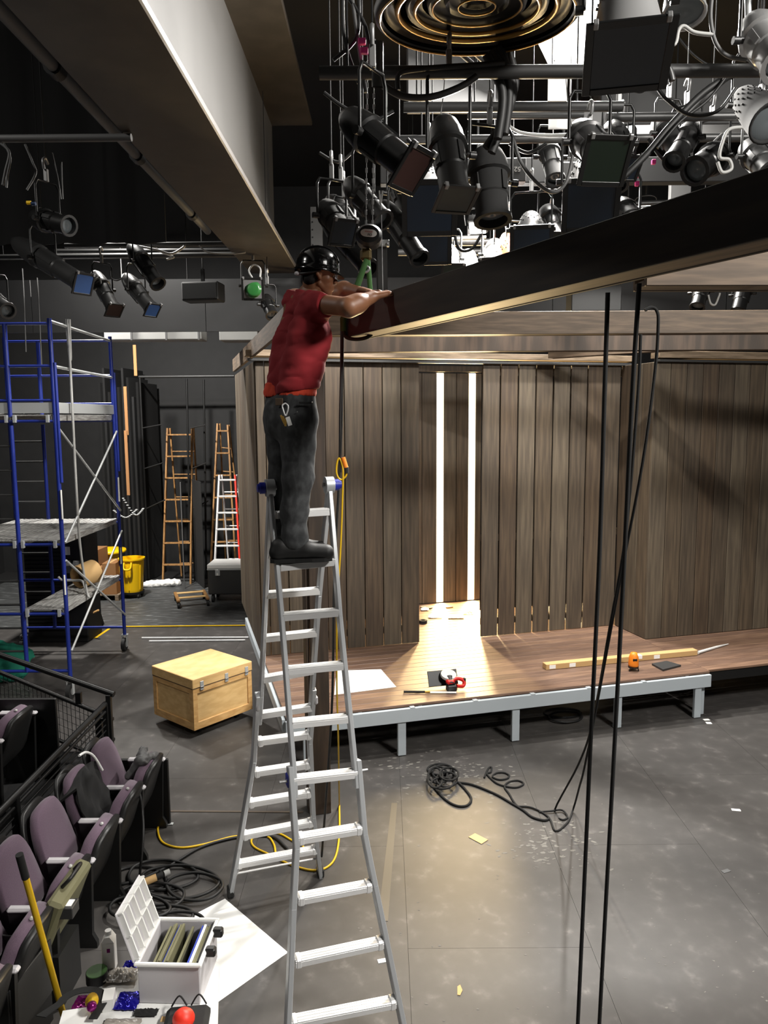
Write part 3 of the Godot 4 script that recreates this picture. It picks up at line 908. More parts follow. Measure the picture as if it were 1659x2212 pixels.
func build_person() -> void:
	var base := at(640, 1210, 4.45)
	var t := thing("person", "person in black hard hat, red shirt and dark jeans standing on the silver ladder", "person", base)
	# joints
	var shR := at(684, 656, 4.36)
	var elR := at(754, 664, 4.14)
	var wrR := at(806, 641, 4.24)
	var shL := at(637, 650, 4.68)
	var elL := at(744, 626, 4.80)
	var wrL := at(798, 636, 4.60)
	var hpR := at(642, 878, 4.42)
	var hpL := at(611, 880, 4.60)
	var knR := at(644, 1030, 4.40)
	var knL := at(612, 1030, 4.60)
	var anR := at(632, 1176, 4.41)
	var anL := at(612, 1160, 4.64)
	var neck := at(664, 640, 4.52)
	# --- body: one surface, fine grids for head and hands
	var b := mb(base)
	var chR := at(668, 710, 4.42)
	var chL := at(640, 710, 4.62)
	skin_mesh(b, [[shR, elR, 0.056, 0.05], [elR, elR.lerp(wrR, 0.35), 0.046, 0.047], [elR.lerp(wrR, 0.35), wrR, 0.047, 0.031], [shL, elL, 0.052, 0.046], [elL, wrL, 0.047, 0.03], [shL, shR, 0.06, 0.06], [chR, hpR, 0.095, 0.09], [chL, hpL, 0.095, 0.09], [shR, chR, 0.06, 0.09], [shL, chL, 0.06, 0.09],
		[hpR, knR, 0.085, 0.06], [hpL, knL, 0.085, 0.06], [knR, anR, 0.058, 0.04], [knL, anL, 0.058, 0.04], [neck, at(684, 615, 4.5), 0.062, 0.06]], 0.0115, 0.035)
	var hc := at(690, 588, 4.5)
	var fx := Vector3(0.96, -0.1, -0.26).normalized()      # where the face looks
	var up := (Vector3(0.1, 1, 0) - fx * fx.dot(Vector3(0.1, 1, 0))).normalized()
	var rt := fx.cross(up)
	var hp := func(a: float, u: float, r: float) -> Vector3: return hc + fx * a + up * u + rt * r
	var head := [[hp.call(-0.03, 0.02, 0.02), hp.call(0.022, 0.02, 0.02), 0.068, 0.066], [hp.call(-0.03, 0.02, -0.02), hp.call(0.022, 0.02, -0.02), 0.068, 0.066],
		[hp.call(0.025, -0.04, 0.02), hp.call(0.035, -0.06, 0.016), 0.052, 0.046], [hp.call(0.025, -0.04, -0.02), hp.call(0.035, -0.06, -0.016), 0.052, 0.046],
		[hp.call(0.058, -0.112, 0.01), hp.call(0.058, -0.112, -0.01), 0.024, 0.024], [hp.call(0.045, -0.085, 0.01), hp.call(0.045, -0.085, -0.01), 0.036, 0.036],
		[hp.call(-0.005, -0.07, 0.048), hp.call(0.05, -0.108, 0.014), 0.02, 0.02], [hp.call(-0.005, -0.07, -0.048), hp.call(0.05, -0.108, -0.014), 0.02, 0.02],
		[hp.call(0.082, -0.008, 0.0), hp.call(0.103, -0.042, 0.0), 0.008, 0.0095], [hp.call(0.094, -0.046, 0.011), hp.call(0.094, -0.046, -0.011), 0.0085, 0.0085],
		[hp.call(0.079, -0.072, 0.016), hp.call(0.084, -0.07, 0.0), 0.0065, 0.0075], [hp.call(0.079, -0.072, -0.016), hp.call(0.084, -0.07, 0.0), 0.0065, 0.0075],
		[hp.call(0.076, -0.086, 0.014), hp.call(0.081, -0.087, 0.0), 0.0065, 0.0085], [hp.call(0.076, -0.086, -0.014), hp.call(0.081, -0.087, 0.0), 0.0065, 0.0085],
		[hp.call(0.072, 0.006, 0.04), hp.call(0.085, 0.008, 0.008), 0.012, 0.01], [hp.call(0.072, 0.006, -0.04), hp.call(0.085, 0.008, -0.008), 0.012, 0.01],
		[hp.call(0.058, -0.036, 0.038), hp.call(0.04, -0.04, 0.05), 0.02, 0.02], [hp.call(0.058, -0.036, -0.038), hp.call(0.04, -0.04, -0.05), 0.02, 0.02],
		[hp.call(-0.004, -0.008, 0.084), hp.call(-0.008, -0.045, 0.078), 0.008, 0.008], [hp.call(-0.024, -0.002, 0.088), hp.call(-0.026, -0.026, 0.086), 0.009, 0.007], [hp.call(-0.02, 0.004, 0.089), hp.call(-0.006, 0.004, 0.086), 0.007, 0.006], [hp.call(-0.026, -0.026, 0.086), hp.call(-0.01, -0.046, 0.079), 0.007, 0.007], [hp.call(-0.01, -0.012, 0.084), hp.call(-0.015, -0.042, -0.081), 0.009, 0.007],
		[hp.call(-0.035, -0.07, 0.0), at(676, 634, 4.51), 0.056, 0.06]]
	skin_mesh(b, head, 0.0042, 0.0115)
	var bd := Vector3(0.75, 0.05, -0.6).normalized()
	skin_mesh(b, [[elR.lerp(wrR, 0.7), wrR, 0.0385, 0.032]] + hand_bones(wrR, at(852, 630, 4.27) - wrR, Vector3(-0.1, 1, 0.3), Vector3(-0.4, 0, -1), 0.42), 0.0036, 0.011)
	skin_mesh(b, [[elL.lerp(wrL, 0.7), wrL, 0.036, 0.031]] + hand_bones(wrL, at(842, 632, 4.52) - wrL, Vector3(-0.1, 1, -0.2), Vector3(0, 0, 1), 0.5), 0.0036, 0.011)
	part("body", b, M.skin, t)
	# eyes
	for s in [-1.0, 1.0]:
		part("eye", mb(base).ball(hp.call(0.071, -0.014, 0.03 * s), Vector3(0.0115, 0.0105, 0.0105), Basis.IDENTITY, 10), M.white_plastic, t)
	# hair and short beard
	var h := mb(base)
	skin_mesh(h, [[hp.call(-0.045, 0.01, 0.03), hp.call(-0.055, -0.045, 0.03), 0.062, 0.046], [hp.call(-0.045, 0.01, -0.03), hp.call(-0.055, -0.045, -0.03), 0.062, 0.046]], 0.008, 0.02, [], 0.002, Vector3(60, 60, 60), 3)
	part("hair", h, M.hair, t)
	# shirt
	var sd := mb(base)
	var slv := (elR - shR).normalized()
	var slvL := (elL - shL).normalized()
	skin_mesh(sd, [[at(668, 735, 4.42), at(645, 838, 4.42), 0.122, 0.124], [at(637, 735, 4.6), at(617, 838, 4.58), 0.12, 0.124], [at(655, 780, 4.42), at(625, 780, 4.6), 0.112, 0.112],
		[at(672, 690, 4.41), at(668, 735, 4.42), 0.105, 0.122], [at(646, 690, 4.62), at(637, 735, 4.6), 0.1, 0.12], [at(680, 660, 4.38), at(650, 655, 4.62), 0.082, 0.08], [shR, shR + slv * 0.16, 0.085, 0.073], [shL, shL + slvL * 0.16, 0.08, 0.07], [at(668, 655, 4.5), at(664, 636, 4.51), 0.075, 0.068]],
		0.009, 0.045, [[slv, shR + slv * 0.1], [slvL, shL + slvL * 0.13], [Vector3(0.14, -1, 0).normalized(), at(640, 848, 4.5)], [Vector3(0.35, 1, 0).normalized(), at(670, 634, 4.5)]], 0.009, Vector3(3.2, 7.5, 3.2), 11)
	part("shirt", sd, M.shirt, t)
	var us := mb(base)
	skin_mesh(us, [[at(644, 836, 4.42), at(643, 852, 4.42), 0.111, 0.111], [at(614, 835, 4.585), at(612, 852, 4.58), 0.118, 0.119]], 0.011, 0.04, [[Vector3(0, -1, 0), at(620, 857, 4.5)], [Vector3(0, 1, 0), at(620, 825, 4.5)]], 0.005, Vector3(9, 9, 9), 4)
	part("undershirt_hem", us, M.undershirt, t)
	# jeans
	var je := mb(base)
	skin_mesh(je, [[at(642, 858, 4.42), at(643, 905, 4.42), 0.11, 0.118], [at(612, 860, 4.59), at(610, 905, 4.58), 0.11, 0.114], [at(606, 890, 4.48), at(608, 915, 4.46), 0.1, 0.098],
		[at(643, 905, 4.42), knR, 0.116, 0.092], [knR, at(636, 1100, 4.41), 0.09, 0.08], [at(636, 1100, 4.41), at(636, 1168, 4.41), 0.08, 0.079], [at(610, 905, 4.58), knL, 0.11, 0.088], [knL, at(612, 1150, 4.62), 0.086, 0.074], [at(648, 1162, 4.42), at(630, 1174, 4.42), 0.05, 0.06]],
		0.0105, 0.04, [[Vector3(0, 1, 0), at(620, 851, 4.5)], [Vector3(0, -1, 0), at(630, 1182, 4.45)]], 0.0055, Vector3(3.5, 5, 3.5), 21)
	var jn := part("jeans", je, M.jeans, t)
	var bk := Vector3(-0.62, 0.08, 0.78).normalized()
	var bbs := Basis.looking_at(-Vector3(-0.55, 0, 0.83), Vector3.UP)
	part("back_patch", mb(base).box(at(603, 868, 4.335), Vector3(0.055, 0.04, 0.006), 0.002, bbs), M.leather, jn)
	part("pocket_flap", mb(base).box(at(661, 870, 4.292), Vector3(0.08, 0.012, 0.005), 0.002, Basis.looking_at(-Vector3(0.35, 0, 0.94), Vector3.UP)), M.black_felt, jn)
	for q in [[649, 870], [674, 869], [642, 890]]:
		part("rivet", mb(base).ball(at(q[0], q[1], 4.288), Vector3(0.004, 0.004, 0.004), Basis.IDENTITY, 8), M.steel, jn)
	# shoes
	for i in 2:
		var a: Vector3 = [at(600, 1196, 4.385), at(597, 1188, 4.645)][i]
		var c: Vector3 = [at(704, 1192, 4.42), at(690, 1183, 4.69)][i]
		var d := (c - a).normalized()
		d = Vector3(d.x, 0, d.z).normalized()
		c = Vector3(c.x, a.y, c.z)
		var sh := mb(base)
		var u := Vector3.UP
		skin_mesh(sh, [[a + u * 0.01, a + u * 0.05, 0.043, 0.037], [a + u * 0.004, c + u * 0.002, 0.044, 0.043], [a + u * 0.045 + d * 0.03, a + d * 0.17 + u * 0.02, 0.043, 0.037], [a + d * 0.17 + u * 0.02, c, 0.042, 0.036]], 0.007, 0.03, [[-u, a - u * 0.038]])
		var so := part("shoe", sh, M.shoe, t)
		var sl := mb(base)
		var sdv := d.cross(u)
		var pg := PackedVector2Array()
		for q in [[-0.045, -0.03], [-0.02, -0.043], [0.1, -0.04], [0.2, -0.05], [0.27, -0.043], [0.318, -0.015], [0.318, 0.015], [0.27, 0.043], [0.2, 0.05], [0.1, 0.04], [-0.02, 0.043], [-0.045, 0.03]]:
			pg.append(Vector2(q[0], q[1]))
		sl.prism(pg, 0.022, Transform3D(Basis(d, sdv, d.cross(sdv)), a - u * (0.028 if d.cross(sdv).y < 0.0 else 0.05)))
		part("sole", sl, M.black_rubber, so)
		var lc := mb(base)
		for k in 5:
			var p := a + d * (0.1 + 0.027 * k) + u * (0.088 - 0.0085 * k)
			lc.tube(curve([p - sdv * 0.03 - u * 0.012 + d * 0.01, p + u * 0.002, p + sdv * 0.03 - u * 0.012 - d * 0.01], 4), 0.004, 5)
		part("laces", lc, M.cable_grey, so)
	# hard hat
	var hbs := Basis(fx, up, fx.cross(up))
	var hx := Transform3D(hbs * Basis.from_scale(Vector3(1.0, 1.0, 0.86)), hc + up * 0.006 - fx * 0.012)
	var dome := [Vector2(0.132, -0.012), Vector2(0.135, 0.0), Vector2(0.127, 0.006), Vector2(0.125, 0.03)]
	for i in 9:
		var an := i / 8.0 * PI / 2
		dome.append(Vector2(0.125 * cos(an), 0.03 + 0.102 * sin(an)))
	var hh := mb(base).lathe(dome, hx, 36, true)
	var hat := part("hard_hat", hh, M.helmet, t)
	var vz := mb(base)
	var vg := PackedVector2Array()
	for i in 13:
		var an := -1.0 + 2.0 * i / 12.0
		vg.append(Vector2(0.125 * cos(an) + 0.035 * cos(an), 0.11 * sin(an)))
	for i in 13:
		var an := 1.0 - 2.0 * i / 12.0
		vg.append(Vector2(0.118 * cos(an), 0.1 * sin(an)))
	vz.prism(vg, 0.006, Transform3D(Basis(fx, -fx.cross(up), up) * Basis(Vector3.UP, 0.12), hc + up * 0.0 - fx * 0.012))
	part("visor", vz, M.helmet, hat)
	var rg := mb(base)
	for r in [-0.03, 0.0, 0.03]:
		var pp := []
		for i in 9:
			var an := 0.25 + i / 8.0 * 2.3
			pp.append(hc + up * (0.035 + 0.103 * sin(an)) + fx * (0.125 * cos(an) - 0.012) * (1.0 - absf(r)) + rt * r)
		rg.tube(pp, 0.005, 6)
	part("ridge", rg, M.helmet, hat)
	part("ratchet_knob", mb(base).ball(hp.call(-0.13, -0.03, 0.03), Vector3(0.018, 0.012, 0.018)), M.grey_plastic, hat)
	part("suspension_band", mb(base).tube(curve([hp.call(-0.125, -0.03, 0.03), hp.call(-0.08, -0.028, 0.08), hp.call(-0.01, -0.005, 0.098)], 5), 0.007, 6), M.black_plastic, hat)
	# safety glasses
	var gl := thing("safety_glasses", "clear safety glasses worn by the person in the hard hat", "glasses", hp.call(0.09, -0.01, 0.0))
	var go: Vector3 = hp.call(0.09, -0.01, 0.0)
	for s in [-1.0, 1.0]:
		var lp := []
		for i in 3:
			var row := []
			for j in 5: row.append(hp.call(0.106 - 0.025 * (j / 4.0) * (j / 4.0), -0.034 + i * 0.02, s * (0.008 + 0.058 * j / 4.0)))
			lp.append(row)
		part("lens", mb(go).sheet(lp, 0.002), M.clear_lens, gl)
		part("temple", mb(go).tube(curve([hp.call(0.082, 0.004, s * 0.066), hp.call(0.04, 0.004, s * 0.086), hp.call(-0.015, 0.002, s * 0.093)], 5), 0.0045, 6), M.grey_plastic, gl)
		part("brow_bar", mb(go).tube(curve([hp.call(0.108, 0.008, 0.0), hp.call(0.101, 0.008, s * 0.035), hp.call(0.082, 0.006, s * 0.066)], 5), 0.0035, 6), M.grey_plastic, gl)
	# keys on a carabiner
	var ko := at(616, 872, 4.29)
	var ky := thing("key_carabiner", "silver carabiner with keys clipped to the dark jeans", "keys", ko)
	part("carabiner", mb(ko).tube(curve([at(616, 871, 4.285), at(622, 876, 4.283), at(622, 886, 4.28), at(617, 898, 4.278), at(612, 886, 4.28), at(610, 876, 4.283), at(616, 871, 4.285)], 5), 0.0042, 7), M.alu_bright, ky)
	part("tag", mb(ko).box(at(624, 910, 4.272), Vector3(0.024, 0.05, 0.004), 0.001, Basis(Vector3.BACK, 0.3)), M.paper, ky)
	for q in [[613, 908, 0.2], [617, 912, -0.1], [610, 905, 0.4]]:
		part("key", mb(ko).box(at(q[0], q[1], 4.274), Vector3(0.012, 0.045, 0.003), 0.001, Basis(Vector3.BACK, q[2])), M.brass, ky)

func build_backstage() -> void:
	var bk := thing("soffit_duct", "pale grey duct under the header at left, above the black flats", "duct", Vector3(-4.4, 4.75, -12.6))
	var b0 := at(235, 737, 12.6)
	var b1 := at(442, 739, 12.6)
	part("duct_body", mb(bk.position).box(Vector3((b0.x + b1.x) * 0.5, b0.y + 0.16, -12.6), Vector3(b1.x - b0.x, 0.32, 0.4), 0.01), M.duct_pale, bk)
	for x in [285, 360, 430]: part("flange", mb(bk.position).box(Vector3(at(x, 738, 12.4).x, b0.y + 0.16, -12.39), Vector3(0.03, 0.34, 0.02)), M.duct, bk)
	for x in [270, 410]: part("hanger_rod", mb(bk.position).rod(Vector3(at(x, 738, 12.6).x, b0.y + 0.3, -12.6), Vector3(at(x, 738, 12.6).x, 8.6, -12.6), 0.01, 6), M.drape, bk)
	var c0 := at(478, 738, 12.6)
	single("soffit_duct", "short pale duct piece between the column and the plank side wall", "duct", mb(c0).box(c0 + Vector3(0.32, 0.16, 0), Vector3(0.62, 0.32, 0.4), 0.01), M.duct_pale, c0)
	# stacked black flats standing on edge
	for i in 9:
		var x0 := 262 + i * 11
		var p := on(x0, 1258 - i * 2, 0.0)
		p.z = clampf(p.z, -16.4, -14.0)
		var h: float = [4.3, 4.6, 4.1, 4.5, 4.2, 4.6, 4.4, 4.0, 4.3][i]
		var o := single("black_flat", "tall black scenery flat stored on edge behind the yellow bin, number %d from the scaffold" % (i + 1), "flat", mb().box(Vector3(0, h * 0.5, 0), Vector3(0.05, h, 1.1), 0.004), M.black_wall if i % 2 else M.drape, Vector3(-5.95 + i * 0.1, 0, -16.75), "black flats stored on edge", -4.0)
		tag(o, "%s tall black scenery flat in the stored stack left of the wooden ladders" % ["first", "second", "third", "fourth", "fifth", "sixth", "seventh", "eighth", "ninth"][i], "flat", "black flats stored on edge")
	for q in [[265, 835, 280, 940, 14.9], [268, 930, 281, 1070, 14.8], [286, 745, 298, 812, 14.9]]:
		var a := at((q[0] + q[2]) * 0.5, q[3], q[4])
		var c := at((q[0] + q[2]) * 0.5, q[1], q[4])
		single("timber_strip", ["upper bare timber strip standing against the black flats", "lower bare timber strip standing against the black flats", "short bare timber strip hanging under the pale duct"][[265, 268, 286].find(q[0])], "timber", mb(a).box((a + c) * 0.5, Vector3(0.06, c.y - a.y, 0.03), 0.004), M.cardboard, a)
	# tube frame rack
	var z := 16.2
	var rk := thing("tube_rack", "tall dark steel tube rack frame against the black back wall", "rack", at(400, 1240, z))
	var rb := rk.position
	for q in [[302, 815, 322, 1250], [403, 818, 412, 1250], [440, 820, 446, 1250]]: part("upright", mb(rb).rod(at(q[0], q[1], z), at(q[2], q[3], z), 0.022, 8), M.pipe_dark, rk)
	part("top_rail", mb(rb).rod(at(300, 814, z), at(506, 812, z), 0.03, 8), M.pipe, rk)
	for q in [[307, 925, 350, 917], [411, 925, 444, 918], [310, 1013, 352, 1000], [415, 1012, 446, 1000], [318, 1098, 356, 1080], [418, 1098, 450, 1082]]: part("cross_bar", mb(rb).rod(at(q[0], q[1], z), at(q[2], q[3], z - 0.3), 0.014, 6), M.pipe, rk)
	# chain swags
	for q in [[265, 1075, 292, 1112, 310, 1098], [245, 1102, 272, 1118, 296, 1100]]:
		var pts := curve([at(q[0], q[1], 14.6), at(q[2], q[3], 14.6), at(q[4], q[5], 14.6)], 8)
		var sw := thing("chain", ["upper swag of pale chain across the black flats", "lower swag of pale chain nearest the scaffold"][[265, 245].find(q[0])], "chain", pts[0])
		for i in pts.size() - 1: part("link", mb(pts[0]).box((pts[i] + pts[i + 1]) * 0.5, Vector3(0.045, 0.02, 0.02), 0.006), M.galv, sw)
	# ladders stored at the back
	a_ladder("wooden_ladder", "tall wooden A-frame ladder left of the leaning black panel", [362, 925, 372, 1235], [415, 925, 428, 1030], 352, 1262, 412, 1262, 15.9, 6, M.ladder_wood, M.ladder_wood, 12)
	a_ladder("wooden_ladder", "second wooden A-frame ladder partly behind the plank side wall", [470, 915, 478, 1230], [492, 918, 500, 1060], 454, 1262, 512, 1262, 16.0, 6, M.ladder_wood, M.ladder_wood, 12)
	a_ladder("aluminium_ladder", "aluminium ladder with one bright orange rail beside the grey road case", [474, 1026, 472, 1228], [508, 1026, 514, 1228], 461, 1283, 522, 1283, 15.0, 7, M.alu_bright, M.red_paint, 12)
	# leaning black panel
	var pa := on(404, 1268)
	var pn := thing("scenery_board", "black panel with pale edge standing between the stored ladders", "panel", pa, 0.0)
	part("sheet", mb().box(Vector3(0.2, 1.12, -0.25), Vector3(0.02, 2.24, 1.0), 0.003, Basis(Vector3.UP, 0.45)), M.black_felt, pn)
	part("edge_strip", mb().box(Vector3(0.0, 1.12, 0.2), Vector3(0.02, 2.24, 0.02), 0.003), M.cable_grey, pn)
	# grey road case and dolly
	var rc := on(487, 1303)
	var cs := thing("road_case", "grey road case with pale lid standing in front of the aluminium ladder", "case", Vector3(rc.x, 0, rc.z - 0.3))
	part("body", mb().box(Vector3(0.15, 0.42, 0), Vector3(0.95, 0.5, 0.6), 0.015), M.raceway, cs)
	part("lid", mb().box(Vector3(0.15, 0.715, 0), Vector3(0.96, 0.085, 0.61), 0.012), M.white_plastic, cs)
	var ct := part("latch", mb().box(Vector3(-0.13, 0.6, 0.31), Vector3(0.09, 0.12, 0.02), 0.004), M.galv, cs)
	part("latch_key", mb().box(Vector3(-0.13, 0.57, 0.325), Vector3(0.03, 0.04, 0.01)), M.white_plastic, ct)
	part("rim", mb().box(Vector3(0.15, 0.66, 0), Vector3(0.965, 0.025, 0.615)), M.galv, cs)
	for x in [-0.25, 0.55]:
		for zz in [-0.22, 0.22]: part("caster", mb().rod(Vector3(x - 0.02, 0.08, zz), Vector3(x + 0.02, 0.08, zz), 0.08, 14), M.black_rubber, cs)
	var dl := on(415, 1306)
	var dd := thing("furniture_dolly", "low wooden furniture dolly beside the grey road case", "dolly", dl, 20.0)
	for s in [-0.27, 0.27]: part("side_rail", mb().box(Vector3(s, 0.15, -0.1), Vector3(0.06, 0.04, 0.75), 0.005), M.ladder_wood, dd)
	for s in [-0.3, 0.12]: part("cross_rail", mb().box(Vector3(0, 0.175, s), Vector3(0.5, 0.02, 0.1), 0.004), M.crate_ply, dd)
	for x in [-0.27, 0.27]:
		for zz in [-0.42, 0.24]: part("caster", mb().rod(Vector3(x - 0.02, 0.06, zz), Vector3(x + 0.02, 0.06, zz), 0.06, 14), M.black_rubber, dd)
	# yellow bins
	for i in 2:
		var p := [on(279, 1296), on(228, 1279)]
		var d := [0.235, 0.25]
		var bn := thing("waste_bin", ["bright yellow waste bin with handle on a black dolly", "yellow bin lid and rim behind the scaffold beside brown boxes"][i], "bin", p[i] + Vector3(0, 0, -0.25), 0.0)
		var r: float = d[i]
		part("body", mb().lathe([Vector2(0.0, 0.13), Vector2(r * 0.82, 0.13), Vector2(r * 0.84, 0.16), Vector2(r, 0.68), Vector2(r * 1.0, 0.76), Vector2(r * 1.1, 0.77), Vector2(r * 1.1, 0.8), Vector2(r * 0.99, 0.8), Vector2(r * 0.8, 0.2), Vector2(0, 0.2)] if i == 0 else [Vector2(0.0, 0.13), Vector2(r * 0.82, 0.13), Vector2(r, 0.76), Vector2(r * 1.05, 0.8)], Transform3D.IDENTITY, 28), M.yellow_plastic, bn)
		if i == 1: part("lid", mb().lathe([Vector2(0.36, 0.79), Vector2(0.37, 0.81), Vector2(0.36, 0.85), Vector2(0.2, 0.87), Vector2(0, 0.875)], Transform3D.IDENTITY, 28, true), M.yellow_plastic, bn)
		for a in [0.5, 1.6, 2.7]: part("rib", mb().bar(Vector3(cos(a) * r * 0.86, 0.18, sin(a) * r * 0.86), Vector3(cos(a) * r * 1.0, 0.66, sin(a) * r * 1.0), 0.016, 0.02), M.yellow_plastic, bn)
		part("handle", mb().tube(curve([Vector3(-0.07, 0.74, r), Vector3(-0.06, 0.62, r + 0.06), Vector3(0.06, 0.62, r + 0.06), Vector3(0.07, 0.74, r)], 4), 0.018, 8), M.yellow_plastic, bn)
		part("dolly", mb().lathe([Vector2(0.0, 0.09), Vector2(r * 0.95, 0.09), Vector2(r * 0.95, 0.13), Vector2(0, 0.13)], Transform3D.IDENTITY, 20), M.black_plastic, bn)
		for a in 4: part("caster", mb().rod(Vector3(cos(a * 1.57 + 0.7) * r * 0.85 - 0.015, 0.045, sin(a * 1.57 + 0.7) * r * 0.85), Vector3(cos(a * 1.57 + 0.7) * r * 0.85 + 0.015, 0.045, sin(a * 1.57 + 0.7) * r * 0.85), 0.045, 12), M.black_rubber, bn)
	# cartons on a pallet
	var pl := on(196, 1300)
	var pt := thing("pallet", "wooden pallet under the brown cartons by the yellow bin", "pallet", pl + Vector3(0, 0, -0.5))
	for k in 5: part("top_board", mb().box(Vector3(0, 0.12, -0.4 + k * 0.2), Vector3(1.1, 0.02, 0.14), 0.002), M.raw_wood, pt)
	for x in [-0.5, 0.0, 0.5]: part("stringer", mb().box(Vector3(x, 0.055, 0), Vector3(0.07, 0.11, 0.95), 0.002), M.raw_wood, pt)
	for i in 3:
		var bx := thing("carton", ["large brown carton with white labels on the pallet", "upper brown carton stacked on the large one", "orange-brown carton standing beside the yellow bin on the pallet"][i], "carton", pl + [Vector3(-0.12, 0.13, -0.45), Vector3(-0.15, 0.66, -0.5), Vector3(0.36, 0.13, -0.3)][i], [4.0, -3.0, 2.0][i])
		var sz: Vector3 = [Vector3(0.6, 0.52, 0.6), Vector3(0.5, 0.32, 0.5), Vector3(0.26, 0.62, 0.5)][i]
		part("box", mb().box(Vector3(0, sz.y * 0.5, 0), sz, 0.006), M.cardboard, bx)
		part("tape", mb().box(Vector3(0, sz.y + 0.001, 0), Vector3(0.06, 0.002, sz.z)), M.cardboard_pale, bx)
		if i < 2: part("label_sticker", mb().box(Vector3(0.05, sz.y * 0.5, sz.z * 0.5 + 0.002), Vector3(0.2, 0.13, 0.003)), M.paper, bx)
	# white cloth bundle
	var wb := on(335, 1268)
	var bl := mb()
	skin_mesh(bl, [[Vector3(-0.35, 0.06, 0.1), Vector3(0.45, 0.07, -0.1), 0.06, 0.09], [Vector3(-0.1, 0.07, 0.0), Vector3(0.35, 0.09, 0.0), 0.08, 0.08]], 0.025, 0.06, [[Vector3(0, -1, 0), Vector3.ZERO]], 0.02, Vector3(8, 8, 8), 6)
	single("cloth_bundle", "white rolled cloth bundle on the floor right of the yellow bin", "cloth", bl, M.paper, wb)
	# louvred equipment cabinet behind the scaffold
	var eq := on(135, 1392)
	var ec := thing("equipment_cabinet", "black louvred equipment cabinet standing behind the scaffold", "cabinet", Vector3(eq.x, 0, eq.z - 0.4))
	part("body", mb().box(Vector3(-0.1, 0.95, 0), Vector3(0.95, 1.9, 0.6), 0.015), M.black_wall, ec)
	for k in 26: part("louvre", mb().box(Vector3(-0.28, 0.2 + k * 0.062, 0.305), Vector3(0.56, 0.012, 0.02), 0.0, Basis(Vector3.RIGHT, 0.5)), M.black_metal, ec)
	for q in [[0.12, 1.72], [0.12, 1.48]]: part("switch_plate", mb().box(Vector3(q[0], q[1], 0.31), Vector3(0.09, 0.13, 0.02), 0.004), M.white_plastic, ec)
	for q in [[0.13, 1.24], [0.27, 1.24]]: part("connector_cap", mb().lathe([Vector2(0, 0), Vector2(0.06, 0.0), Vector2(0.07, 0.12), Vector2(0.05, 0.19), Vector2(0, 0.19)], Transform3D(Basis.IDENTITY, Vector3(q[0], q[1] - 0.1, 0.34)), 10), M.cable_grey, ec)
	# teal padded bundle at the frame edge
	var tl := on(14, 1470)
	var tb := mb()
	skin_mesh(tb, [[Vector3(-0.25, 0.32, 0), Vector3(0.12, 0.3, 0), 0.28, 0.22], [Vector3(-0.2, 0.15, 0.1), Vector3(0.2, 0.12, 0.0), 0.2, 0.12], [Vector3(0.3, 0.35, -0.1), Vector3(0.36, 0.3, -0.1), 0.05, 0.03]], 0.03, 0.1, [[Vector3(0, -1, 0), Vector3.ZERO]], 0.03, Vector3(3, 3, 3), 9)
	single("teal_bundle", "teal green padded bundle on the floor at the left edge", "bundle", tb, M.teal_cloth, tl)
	# leaning black sawhorse
	var sw := on(214, 1350)
	var sh := thing("black_sawhorse", "black sawhorse leg frame leaning under the lower scaffold plank", "sawhorse", sw)
	part("leg", mb(sw).bar(on(217, 1350), at(186, 1256, 11.9), 0.12, 0.06), M.black_felt, sh)
	part("stretcher", mb(sw).bar(at(184, 1332, 12.1), at(213, 1318, 11.95), 0.02, 0.03), M.crate_pine, sh)
	part("leg", mb(sw).bar(on(172, 1372), at(180, 1256, 11.9), 0.1, 0.06), M.black_felt, sh)
	# tape line and metal rods on the floor
	single("floor_tape", "yellow tape line across the floor at the backstage threshold", "tape", mb().bar(on(240, 1355) + Vector3(0, 0.012, 0), on(536, 1352) + Vector3(0, 0.012, 0), 0.05, 0.003, Vector3.BACK), M.yellow_cable)
	single("floor_tape", "short slanting yellow tape piece near the scaffold caster", "tape", mb().bar(on(205, 1379) + Vector3(0, 0.003, 0), on(238, 1357) + Vector3(0, 0.003, 0), 0.05, 0.003, Vector3.BACK), M.yellow_cable)
	for i in 2:
		single("metal_rod", ["longer bright metal rod lying on the floor behind the crate", "shorter bright metal rod lying nearer the wooden crate"][i], "rod", mb().bar([on(306, 1380), on(322, 1387)][i] + Vector3(0, 0.015, 0), [on(537, 1379), on(530, 1385)][i] + Vector3(0, 0.015, 0), 0.025, 0.025, Vector3.UP, 0.004), M.alu_bright)

